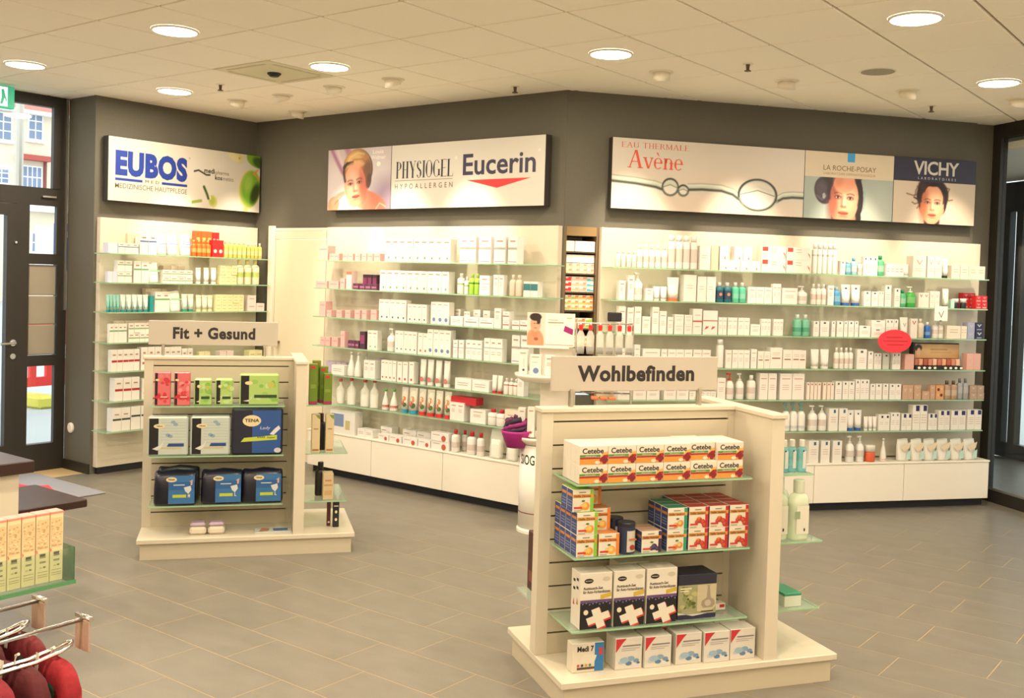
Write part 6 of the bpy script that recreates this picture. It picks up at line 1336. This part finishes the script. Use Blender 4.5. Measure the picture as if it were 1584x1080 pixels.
def green_pack(w_, h_, a, lab, grp):
    b_, p_, x0_, x1_, y = pad(w_, h_, .08, '#b8dc84', '#b6d878', '#17161c', .30 if w_ < .2 else .24, r=.008)
    for q_ in range(12): p_.disc(x0_ + w_ * .32 + random.random() * w_ * .55, .02 + random.random() * (h_ - .04), .010 + random.random() * .012, .008 + random.random() * .008, y - .0004 - q_ * .00003, ink(random.choice(['#a0d060', '#c8e49a', '#8cc458']), .4))
    p_.flat(sq(x0_ + w_ * .34, x1_ - .004, h_ * .24, h_ * .34), y - .0012, ink('#2c4a2c', .4)).disc(x0_ + w_ * .2, h_ * .72, w_ * .10, h_ * .06, y - .0014, OV).disc(x1_ - w_ * .17, h_ * .66, w_ * .09, h_ * .10, y - .0012, ink('#c8c860', .4))
    p_.flat([(x0_ + w_ * .06, h_ * .14), (x0_ + w_ * .2, h_ * .12), (x0_ + w_ * .30, h_ * .34), (x0_ + w_ * .27, h_ * .2)], y - .0016, ink('#e8e6d2', .4))
    gput(G1, a, .085, .94, b_, 'pad_pack', 'pack', lab, grp, [('print', p_.mesh('print'))])
green_pack(.106, .165, .354, 'small light green pad pack with black edge, left of two', 'small green pad packs'); green_pack(.106, .165, .480, 'small light green pad pack with black edge, right of two', 'small green pad packs'); green_pack(.24, .195, .694, 'large light green pad pack with black edge on the far gondola', None)
for i, a in enumerate((.155, .405)):
    w_, h_ = .238, .243; b_, p_, x0_, x1_, y = pad(w_, h_, .10, '#c8d2cc', '#cdd6cc', '#17161c', .27, r=.010)
    for q_ in range(8): p_.flat(sq(x0_ + .07, x1_ - .002, .08 + q_ * .018, .083 + q_ * .018), y - .0003, ink('#b4c4c0', .4))
    for cx, cz in ((.03, .21), (.045, .195), (.0, .13), (.015, .122)): p_.disc(cx, cz, .014, .010, y - .0006, ink('#8fb0c4', .4))
    p_.flat([(-.005, .058), (.095, .058), (.095, .078), (.005, .078)], y - .0009, ink('#2c4a8c', .4)).flat(sq(-.04, .08, .045, .053), y - .0009, ink('#d8c088', .4)).disc(-.05, .185, .034, .014, y - .0012, OV); lettering(p_, 'TENA', -.068, -.03, .181, .189, y - .0016, INK, .025)
    p_.flat([(-.09, .045), (-.06, .035), (-.035, .055), (-.02, .10), (-.04, .07)], y - .0011, ink('#e8e6dc', .4))
    gput(G1, a, .065, .63, b_, 'pad_pack', 'pack', 'pale grey pad pack with black edge and blue stripe, ' + ['left of two', 'right of two'][i], 'pale grey pad packs', [('print', p_.mesh('print'))])
w_, h_ = .312, .292; b_, p_, x0_, x1_, y = pad(w_, h_, .13, '#1a2136', '#2a58a0', '#1c2036', .40, r=.012)
p_.disc(-.035, .215, .056, .036, y - .0008, OV, 24); lettering(p_, 'TENA', -.078, .01, .207, .228, y - .0014, INK, .025); lettering(p_, 'Lady', .015, .075, .155, .18, y - .001, ink('#d8e0ee', .4), shear=.2); p_.flat([(-.10, .082), (.12, .095), (.12, .125), (-.08, .108)], y - .001, ink('#c8d84a', .4)); lettering(p_, 'Super', .06, .11, .102, .115, y - .0016, ink('#3a4a20', .4), .01); p_.flat([(.075, .13), (.10, .125), (.14, .165), (.13, .185), (.105, .165)], y - .0012, ink('#e8ecf2', .4)).disc(.125, .028, .022, .016, y - .0012, ink('#d8d8e0', .4))
for q_ in range(4): p_.disc(.005 + q_ * .012, .112, .004, .006, y - .0018, ink('#3a5a20', .4))
gput(G1, .688, .062, .63, b_, 'pad_pack', 'pack', 'big navy and blue pad pack with oval logo on the far gondola', None, [('print', p_.mesh('print'))])
def pants(a, t, lab, grp, size, w_=.25):
    h_ = .215; rings = []
    for k, (zz_, sx_, sy_) in enumerate(((0, .96, .8), (.02, 1., 1.), (.10, 1., 1.08), (.17, .99, 1.), (.20, .96, .7), (.212, .92, .25), (.215, .9, .1))): rings.append([(x_ + .004 * math.sin(6 * y_ / .05 + k), y_ + .0, zz_ + (.006 * math.sin(9 * x_ / w_ + 1) if k > 4 else 0)) for x_, y_, _ in ellring(w_ / 2 * sx_, .055 * sy_, 0, 24, 0, .06, p=5)])
    b_ = MB().loft(rings, ink('#15182a', .3)); p_ = MB(); y = -.0012
    p_.flat(sq(-w_ * .16, w_ * .455, .014, .188), y, ink('#3a78b4', .35)).flat(sq(-w_ * .16, w_ * .455, .10, .15), y - .0004, ink('#2f66a4', .35)).disc(-w_ * .09, .165, .032, .016, y - .001, OV); lettering(p_, 'TENA', -w_ * .09 - .02, -w_ * .09 + .02, .160, .170, y - .0016, INK, .025)
    p_.flat(sq(-w_ * .06, w_ * .26, .052, .071), y - .001, ink('#c4d44a', .35)); lettering(p_, size, w_ * .30, w_ * .35, .052, .074, y - .001, PALE, .02)
    p_.flat([(w_ * .2, .115), (w_ * .36, .125), (w_ * .38, .10), (w_ * .31, .075), (w_ * .24, .09)], y - .0012, ink('#dfe6e6', .4)).flat(sq(-.01, w_ * .22, .128, .134), y - .001, ink('#cfdcec', .35)).flat([(w_ * .18, .15), (w_ * .32, .15), (w_ * .41, .165), (w_ * .40, .13), (w_ * .36, .128), (w_ * .36, .15)], y - .0013, ink('#d8b0a0', .4))
    gput(G1, a, t, .32, b_, 'pants_pack', 'pack', lab, grp, [('print', p_.mesh('print'))], smooth=True)
pants(.205, .055, 'dark blue pants pack on the lowest glass shelf, leftmost in front', 'dark blue pants packs', 'M'); pants(.215, .195, 'dark blue pants pack standing behind the leftmost one', None, 'M'); pants(.482, .065, 'dark blue pants pack on the lowest glass shelf, middle', 'dark blue pants packs', 'L'); pants(.727, .065, 'dark blue pants pack on the lowest glass shelf, rightmost', 'dark blue pants packs', 'L')
for i, a in enumerate((.342, .452)): gput(G1, a, .07, .13, MB().rbox(-.05, .05, 0, .09, 0, .05, .014, ink('#f0e4cc', .4)), 'tissue_pack', 'pack', 'small white and lilac tissue pack on the far platform, ' + ['left', 'right'][i], 'tissue packs', [('wrapper_top', MB().rbox(-.046, .046, .006, .086, .0505, .075, .010, ink('#cdb4cc', .4)))])
gput(G1, .80, .06, .13, MB().rbox(-.115, .115, 0, .12, 0, .008, .001, ink('#dfe4dc', .4)), 'leaflet', 'leaflet', 'flat leaflet with blue and skin toned print on the far platform', None, [('print', MB().add([(x_, y_, .0092) for x_, y_ in ((.0, .03), (.09, .03), (.09, .09), (.0, .09))], [(0, 1, 2, 3)], ink('#3f74b4', .4)).add([(x_, y_, .0092) for x_, y_ in ((-.09, .02), (-.03, .03), (-.02, .09), (-.07, .10))], [(0, 1, 2, 3)], ink('#c88468', .4)))])
GB = ink('#6f8c1e', .45)
for i, (a, t) in enumerate(((1.029, .10), (1.055, .20), (1.10, .17), (1.122, .10))):
    hh = (.262, .275, .24, .20)[i]; gput(G1, a, t, .94, MB().rbox(-.026, .026, 0, .05, 0, hh, .002, GB), 'tall_green_carton', 'carton', 'tall olive green carton on the far gondola side shelf, ' + ['left front', 'left rear', 'right rear', 'right front'][i], 'olive green cartons', [('print', MB().flat(sq(-.02, .012, hh - .03, hh - .014), -.0006, ink('#d02f2c', .5)).flat(sq(-.0255, .0255, .003, .022), -.0006, ink('#a82a5c', .5)).flat(sq(-.018, .016, hh * .4, hh * .5), -.0005, ink('#87a436', .5)))])
for i, a in enumerate((1.052, 1.14)): gput(G1, a, .10, .63, MB().rbox(-.026, .026, 0, .06, 0, .245, .002, ink('#e4cfa4', .45)), 'tall_beige_carton', 'carton', 'tall beige carton with green corner on the side shelf, ' + ['left', 'right'][i], 'beige cartons', [('print', MB().flat([(-.005, .244), (.025, .244), (.025, .215), (.01, .225)], -.0006, ink('#7a9a44', .5)).flat(sq(-.014, .014, .15, .158), -.0006, ink('#a8905c', .5)).flat(sq(-.02, .02, .012, .024), -.0006, ink('#b87a44', .5)))])
b_, pp = flask(.07, .24, ink('#1f1d20', .35), '#4a2420'); gput(G1, 1.09, .22, .63, b_, 'black_bottle', 'bottle', 'black bottle behind the beige cartons on the side shelf', None, pp, smooth=True)
gput(G1, 1.14, .12, .32, MB().rbox(-.033, .033, 0, .10, 0, .17, .002, ink('#e0c79c', .45)), 'sponge_carton', 'carton', 'beige printed carton on the lowest far side shelf', None, [('print', MB().flat(sq(-.028, .028, .09, .10), -.0006, ink('#c89a64', .5)).flat(sq(-.02, .02, .12, .13), -.0006, ink('#d08a6c', .5)).flat(sq(-.024, .024, .03, .06), -.0006, ink('#d8b078', .5)))])
b_, pp = flask(.07, .22, ink('#2a2422', .35), '#1a1818'); gput(G1, 1.10, .27, .32, b_, 'black_bottle', 'bottle', 'black bottle with pointed cap behind the beige printed carton', None, pp, smooth=True)
gput(G1, 1.198, .16, .13, MB().rbox(-.02, .02, 0, .03, 0, .165, .003, BLACK), 'black_case', 'case', 'narrow black case with two bright dots standing on the far platform', None, [('print', MB().disc(0, .10, .008, .01, -.0006, PALE).disc(0, .05, .008, .01, -.0006, PALE).flat(sq(-.014, .014, .135, .142), -.0006, PALE))])
gput(G1, 1.155, .20, .13, MB().rbox(-.012, .012, 0, .03, 0, .16, .002, ink('#5a1c18', .4)), 'dark_red_box', 'box', 'slim dark red box beside the narrow black case', None, [('print', MB().flat(sq(-.006, .006, .02, .03), -.0006, PALE))])

# ================================================================== column display between the gondola and the wall
cs = thing('column_display', 'white round column display with product trays and a header card', 'display', (.205, 1.955, 0), math.radians(28))
MB().rev([(.16, .0), (.16, .02), (.15, .03)], 28, m=WHITE).obj('foot', parent=cs); MB().rev([(.15, .031), (.15, .62)], 32, m=mat('#f2ede2', .4)).obj('column', parent=cs, smooth=True)
def curved(text, r, z0_, z1_, a0_, a1_, m):
    v, f, _ = TEXTCACHE[(text, .01, 1.)]; return MB().add([(r * math.sin(a0_ + p_[0] * (a1_ - a0_)), -r * math.cos(a0_ + p_[0] * (a1_ - a0_)), z0_ + p_[1] * (z1_ - z0_)) for p_ in v], f, m)
curved('SIOG', .1515, .485, .555, -.98, -.14, INK).obj('lettering', parent=cs)
MB().rev([(.1512, .14), (.1512, .146)], 32, m=CRI2, cap=False).obj('red_line', parent=cs)
for z in (.66, 1.10):
    rg = []
    for (r_, zz_) in ((.05, z - .04), (.15, z - .035), (.20, z), (.205, z + .02), (.20, z + .02), (.19, z + .004), (.05, z + .002)): rg.append((r_, zz_))
    MB().rev(rg, 28, m=WHITE).obj('tray', parent=cs, smooth=True)
MB().rbox(-.03, .22, .08, .11, .62, 1.30, .004, WHITE).obj('back_board', parent=cs)
MB().rbox(-.16, .18, -.02, -.004, 1.30, 1.315, .003, WHITE).rbox(-.04, .20, .06, .075, 1.10, 1.33, .003, WHITE).obj('card_holder', parent=cs)
hc = thing('header_card', 'display card with a bare shouldered woman and a purple pack', 'card', (.235, 1.975, 1.316), math.radians(28))
MB().box(-.16, .18, -.018, -.012, 0, .235, mat('#efe6d6', .5)).obj('card', parent=hc)
p = Paint(60, 76, .34 / .235 * .40, '#efe6d6')
p.ell(.42, .1, .30, .42, '#eaa078', 1, 0, .15).ell(.42, .42, .10, .2, '#e4946c', 1, 0, .2).ell(.45, .66, .17, .24, '#f0b08c', 1, 0, .1).ell(.45, .88, .19, .12, '#2c201c', 1, 0, .2).ell(.62, .78, .06, .12, '#2c201c', 1, 0, .3).line([(.36, .68), (.42, .68)], .012, '#5a3424').line([(.5, .68), (.57, .68)], .012, '#5a3424').ell(.46, .54, .05, .016, '#c8584c').ell(.5, .2, .07, .05, '#8a4a34', .7, 0, .6)
p.obj('portrait_print', hc, -.158, -.03, .003, .232, -.0188)
MB().flat(sq(-.01, .06, .185, .19), -.0185, mat('#b09c7c', .5)).flat(sq(-.01, .10, .165, .172), -.0185, mat('#8f7c5c', .5)).flat(sq(.0, .08, .15, .153), -.0185, mat('#c8b89c', .5)).flat([(.10, .11), (.165, .085), (.17, .125), (.11, .15)], -.0188, mat('#9a1c6c', .4)).flat(sq(.12, .16, .20, .207), -.0185, mat('#b8a888', .5)).flat(sq(-.1, .17, .010, .014), -.0186, mat('#d8705c', .5)).obj('print', parent=hc)
for i, (a, t, z, w_, h_, st) in enumerate(((-.13, -.08, 1.1205, .06, .17, 'wslimg'), (-.04, -.10, 1.1205, .08, .14, 'wbluedot'), (.06, -.10, 1.1205, .07, .14, 'wtxt'), (-.13, -.08, .6805, .05, .20, 'wreddot'), (-.06, -.10, .6805, .05, .21, 'wreddot'), (.03, -.10, .6805, .08, .19, 'wtxt'))):
    b_, pp = product('b', st, w_, h_, .05); fr_ = Frame(.205, 1.955, math.radians(28)); put(b_, pp, 'sample_carton', 'carton', STY[st][0] + ' on the %s tray of the column display, %s' % ('upper' if z > 1 else 'lower', ['left', 'middle', 'right'][i % 3]), None, fr_.at(a, t, z), fr_.rz)
sc = thing('purple_basket', 'purple basket with dark scarf hanging left of the column display', 'basket', (.10, 1.80, .60), math.radians(20))
MB().rev([(.07, 0), (.105, .10), (.112, .12), (.105, .12), (.06, .01)], 20, m=mat('#a01c78', .5)).obj('basket', parent=sc, smooth=True)
mb = MB()
for k in range(7): mb.tube([(.085 * math.cos(k + j_ * .7) * (1 - .04 * j_), .085 * math.sin(k + j_ * .7) * .8, .10 + .02 * j_ + .012 * math.sin(k * 2 + j_)) for j_ in range(6)], .018, 7, mat(['#3a1c3c', '#5a1848', '#241a2c', '#8a2468'][k % 4], .7))
mb.obj('scarf', parent=sc, smooth=True)
MB().tube([(.0, .10, .1), (.06, .12, .16), (.10, .10, .12)], .006, 6, WHITE).obj('hanger', parent=sc)
# wire rack with red capped sample bottles, behind the header board
wr = thing('wire_rack', 'wire rack of hanging clear packs with red caps behind the header board', 'rack', (.575, 2.165, 0), math.radians(38))
mb = MB()
for a in (-.20, .20): mb.tube([(a, 0, 0), (a, 0, 1.50)], .008, 8, CHROME)
for z in (1.49, 1.24, 1.0): mb.tube([(-.20, 0, z), (.20, 0, z)], .006, 6, CHROME)
mb.box(-.24, .24, -.14, .14, 0, .02, mat('#8a8478', .5, name='rack_foot')).obj('frame', parent=wr)
mb = MB()
for k in range(3): mb.rbox(-.06 + .06 * k - .025, -.06 + .06 * k + .025, -.09, -.01, .96, .98, .004, mat('#d87040', .5))
mb.obj('orange_tray', parent=wr)
for rw, z in enumerate((1.275, 1.025)):
    for k in range(6):
        a = -.17 + k * .068; fr_ = Frame(.575, 2.165, math.radians(38))
        b_ = MB().loft([ellring(.024, .012, 0, 12), ellring(.028, .016, .03, 12), ellring(.028, .016, .13, 12), ellring(.012, .01, .165, 12)], CLEARPL); o_ = tag(b_.obj('sample_bottle', loc=fr_.at(a, -.03, z), rz=fr_.rz, smooth=True), 'clear hanging pack with red cap, %s row of the wire rack, %s from left' % (['upper', 'lower'][rw], ordw[k]), 'bottle', 'clear packs on the wire rack')
        MB().rev([(.014, .166), (.016, .2), (.008, .208)], 10, m=mat('#d8302c', .4)).obj('cap', parent=o_); MB().rbox(-.02, .02, -.009, .009, .004, .05, .002, mat('#2a3a3a', .5)).obj('contents', parent=o_); MB().tube([(0, .004, .2), (0, .012, .212), (0, .03, .214)], .003, 6, CHROME).obj('hook', parent=o_)
# black head of the rack
tag(MB().rbox(.02, .12, .02, .05, 1.505, 1.57, .006, BLACK).obj('rack_topper', loc=(.575, 2.165, 0), rz=math.radians(38)), 'small black topper on the wire rack near the niche', 'topper')
# ================================================================== on the right unit: red wobbler, make-up tester, shelf card
def rthing(name, lab, cat): return thing(name, lab, cat, (FR.x, FR.y, 0), FR.rz)
t_ = rthing('red_oval_card', 'red oval promotion card sticking out from the third shelf', 'card')
MB().prism([(2.709 + .155 * math.cos(2 * PI * k / 28), 1.377 + .093 * math.sin(2 * PI * k / 28)) for k in range(28)], -.335, -.332, mat('#e8313c', .5, name='card_red')).obj('card', parent=t_)
mb = MB()
for z, a, b in ((1.405, 2.63, 2.78), (1.375, 2.60, 2.83), (1.345, 2.64, 2.79)): mb.flat(sq(a, b, z, z + .006), -.3356, mat('#9a1c28', .5))
mb.obj('print', parent=t_); MB().box(2.69, 2.72, -.331, -.3, 1.388, 1.3925, CLEARPL).obj('clip', parent=t_)
t_ = rthing('makeup_tester', 'black make-up tester stand with a warm toned header picture', 'display')
MB().rbox(2.955, 3.40, -.28, -.17, 1.1455, 1.175, .004, BLACK).rbox(2.945, 2.965, -.25, -.19, 1.175, 1.365, .003, BLACK).rbox(2.955, 3.42, -.20, -.185, 1.175, 1.36, .003, BLACK).obj('stand', parent=t_)
p = Paint(90, 36, 4., '#d8a468'); p.ell(.5, .5, 1.6, .4, '#ecc48c', .7, 0, 1.).ell(.15, .42, .22, .4, '#e8a87c', 1, 0, .2).ell(.14, .72, .3, .25, '#2a1c14', 1, 0, .2).ell(.15, .45, .17, .28, '#eebc94', 1, 0, .2).line([(.4, .62), (.75, .62)], .05, '#a87848', .6).line([(.4, .4), (.85, .4)], .03, '#b88c5c', .5)
p.obj('header_print', t_, 2.965, 3.415, 1.235, 1.35, -.2008)
for k in range(10): MB().rbox(2.972 + k * .0445, 3.008 + k * .0445, -.235, -.205, 1.1752, 1.23, .004, mat(['#b86a4c', '#d89a78', '#a8543c', '#c88060', '#e0b498'][k % 5], .4)).obj('shade_sample', parent=t_)
for k in range(9):
    if k != 4: MB().disc(2.985 + k * .05, 1.160, .014, .010, -.2808, mat('#efe6d4', .4)).obj('round_label', parent=t_)
t_ = rthing('shelf_card', 'small white card with chevron hanging under the second shelf', 'card')
MB().prism(sq(3.09, 3.213, 1.548, 1.668), -.306, -.303, mat('#efe8dc', .5)).obj('card', parent=t_); MB().flat([(3.125, 1.62), (3.135, 1.62), (3.152, 1.585), (3.172, 1.63), (3.18, 1.63), (3.154, 1.57)], -.3065, mat('#7a6c6c', .5)).box(3.14, 3.16, -.3066, -.302, 1.545, 1.552, BLACK).obj('print', parent=t_)

# ================================================================== counter and door mat at the left
WEN = mat('#2e1a14', .35, noise=.25, scale=30., name='wenge_top')
ct = thing('sales_counter', 'cream sales counter with dark brown top and lower ledge at the left edge', 'counter', (0, 0, 0))
MB().rbox(-.85, -.055, -4.2, -1.575, .845, .90, .004, WEN).obj('counter_top', parent=ct); MB().box(-.80, -.09, -4.15, -1.63, .655, .8445, GL).obj('upper_body', parent=ct)
MB().rbox(-.92, -.40, -4.2, -1.12, .56, .60, .004, WEN).rbox(-.40, -.05, -4.2, -1.58, .56, .60, .004, WEN).obj('ledge', parent=ct); MB().box(-.80, -.09, -4.15, -1.63, .6005, .6545, GL).box(-.80, -.12, -4.1, -1.70, .0, .5595, GL).obj('lower_body', parent=ct)
mt = thing('door_mat', 'dark grey door mat with a red arrow stripe inside the entrance', 'mat', (0, 0, 0))
MB().rbox(-4.12, -2.95, -1.9, .50, .0005, .012, .004, mat('#8c8c94', .6, noise=.2, scale=300., name='mat_grey_sheen')).obj('mat', parent=mt)  # dark mat painted lighter, its grey standing in for reflected daylight
MB().add([(x, y, .0128) for x, y in ((-4.0, .05), (-3.55, .14), (-3.52, .10), (-3.22, .24), (-3.50, .33), (-3.54, .22), (-4.0, .12))], [tuple(range(7))], mat('#e03a44', .6, name='mat_red')).obj('arrow', parent=mt)

# ================================================================== foreground display at the lower left
FX, FY = 2.5585, -2.892
fg = thing('tray_display', 'cream display cabinet with a glass fronted tray in the lower left foreground', 'display', (0, 0, 0))
MB().box(FX - .36, FX - .18, -3.9, FY - .04, 0, 1.158, GL).obj('cabinet', parent=fg)
TG = glassy('tray_glass', (.90, .965, .92), body=.05, bodycol='#cfe4d2')
MB().box(FX - .16, FX + .012, -3.9, FY + .03, 1.160, 1.168, TG).obj('tray_floor', parent=fg); MB().box(FX + .0125, FX + .0175, -3.9, FY + .03, 1.160, 1.232, TG).obj('tray_front', parent=fg); MB().box(FX - .16, FX + .0125, FY + .0302, FY + .0352, 1.160, 1.232, mat('#2f5a3e', .15, spec=.8, name='dark_glass_edge')).obj('tray_end', parent=fg)
MB().box(FX + .0178, FX + .0185, -3.9, FY + .035, 1.160, 1.168, mat('#4f8a5c', .15, spec=.8, name='glass_edge_green')).obj('tray_edge', parent=fg)
w_, h_ = .0262, .136; CB = mat('#ead3a8', .45); b_ = MB().rbox(-w_ / 2, w_ / 2, 0, .028, 0, h_, .0008, CB).mesh('carton'); tp = MB().rbox(-w_ / 2 - .0003, w_ / 2 + .0003, -.0003, .0283, h_ - .004, h_ + .0015, .0008, mat('#f08878', .45)).mesh('pink_lid'); p_ = MB(); y = -.0006
p_.flat(sq(-.011, .011, .068, .125), y, mat('#d8bd90', .5))
for q_ in range(40): p_.disc(-.010 + random.random() * .020, .07 + random.random() * .053, .0012 + random.random() * .0016, .001 + random.random() * .001, y - .0001 - q_ * .000005, mat(random.choice(['#c8a674', '#e8d4ae', '#bf9c6a']), .5))
for z in (.052, .056, .050, .042, .040): p_.flat(sq(-.006, .006, z, z + .0012), y, mat('#5a5040', .5))
p_.flat(sq(-.006, .005, .0535, .058), y - .0001, mat('#3a342c', .5)).flat(sq(-.010, .010, .012, .0135), y, mat('#b89a70', .5)).flat(sq(-.010, .010, .016, .0175), y, mat('#b89a70', .5)).flat(sq(-.010, .010, .022, .023), y, mat('#8a7450', .5)).flat(sq(.001, .006, .030, .033), y, mat('#7a6040', .5)).flat(sq(-.006, -.001, .030, .032), y, mat('#b89a70', .5))
p_.flat([(-w_ / 2 + .0005, .058), (-.0095, .062), (-w_ / 2 + .0005, .068)], y - .0002, mat('#e8685c', .5))
PF = [('pink_lid', tp), ('print', p_.mesh('print'))]
for k in range(9):
    o_ = place(b_, 'cream_carton', None, (FX, FY + .017 - w_ / 2 - k * .0278, 1.1685), PI / 2 + random.uniform(-.03, .03)); tag(o_, 'slim pink lidded carton in the glass tray, %s from the right' % ordw[k], 'carton', 'slim cartons in the glass tray')
    for n_, me in PF: place(me, n_, o_)
for k, (x, y, lab) in enumerate(((FX - .11, FY - .14, 'pale yellow box behind the slim pink lidded cartons, right one'), (FX - .11, FY - .20, 'pale yellow box behind the slim pink lidded cartons, left one'))): tag(MB().rbox(-.025, .025, -.026, .026, 0, .165, .002, mat('#ece4c0', .45)).obj('pale_box', loc=(x, y, 1.1685)), lab, 'box', 'pale yellow boxes')
# hooks with price tags and red knitwear
hk = thing('hook_rail', 'chrome double hooks with price tag plates in the lower left foreground', 'hooks', (0, 0, 0))
for x, dy in ((2.44, 0.), (2.61, 0.)):
    yt = -2.86 + dy; mb = MB(); mb.tube([(x, -3.5, 1.082), (x, yt, 1.096)], .0045, 8, CHROME).tube([(x - .026, yt + .003, 1.100), (x + .026, yt + .003, 1.100)], .0055, 8, CHROME); mb.obj('label_rod', parent=hk, smooth=True)
    MB().tube([(x - .012, -3.5, 1.035), (x - .012, yt - .10, 1.04), (x - .012, yt - .05, 1.048), (x - .008, yt - .028, 1.055), (x, yt - .022, 1.057), (x + .008, yt - .028, 1.055), (x + .012, yt - .05, 1.048), (x + .012, yt - .10, 1.04), (x + .012, -3.5, 1.035)], .0045, 8, CHROME).obj('hook', parent=hk, smooth=True)
    MB().rbox(x - .025, x + .025, yt - .002, yt + .002, 1.035, 1.096, .001, mat('#b09484', .45, noise=.1, scale=200., name='price_tag')).obj('price_tag', parent=hk)
MB().box(2.40, 2.75, -3.52, -3.5, .6, 1.15, GL).obj('mounting_panel', parent=hk)
def knit(x, y, z, rz, lab, c1='#b01c2c', c2='#3c1418'):
    k_ = thing('red_knit_pack', lab, 'textile', (x, y, z), rz, 'red patterned textiles on the hooks')
    rings = []
    for t__, wx, wy in ((.004, .060, .008), (-.004, .078, .016), (-.03, .088, .022), (-.12, .090, .024), (-.25, .089, .023), (-.36, .086, .016)): rings.append([(a + .003 * math.sin(b * 120 + t__ * 40), b + .003 * math.sin(a * 70 + t__ * 20), t__ - .012 * (a / .08) ** 2) for a, b, _ in ellring(wx, wy, 0, 28, p=4)])
    MB().loft(list(reversed(rings)), mat(c1, .8, noise=.5, scale=70., bump=.5)).obj('body', parent=k_, smooth=True)
    mb = MB()
    for q_ in range(34): mb.disc(-.065 + random.random() * .13, -.03 - random.random() * .28, .006 + random.random() * .012, .006 + random.random() * .014, -.0275 - q_ * .00006, mat(random.choice([c2, '#241418', '#d83034', '#2a5a44', '#5a1c20']), .8))
    mb.obj('pattern', parent=k_)
    MB().tube([(0, -.004, .005), (.004, -.004, .022), (.012, -.004, .026)], .003, 6, mat('#d8d4c8', .5)).flat([(-.012, -.02), (.0, -.02), (.006, .02), (-.006, .02)], -.0295, mat('#eae4d6', .5)).obj('hang_tag', parent=k_)
for k, (x, y, z, lab) in enumerate(((2.61, -2.920, 1.034, 'red patterned textile on the near hook, foremost'), (2.60, -2.985, 1.036, 'red patterned textile on the near hook, second'), (2.61, -3.05, 1.036, 'red patterned textile on the near hook, third'), (2.44, -2.895, 1.034, 'red patterned textile on the far hook, foremost'), (2.43, -2.965, 1.036, 'red patterned textile on the far hook, second'))): knit(x, y, z, random.uniform(-.15, .15), lab, ['#8e1420', '#4e0e16', '#7a1420', '#6a121e', '#4a0e16'][k])
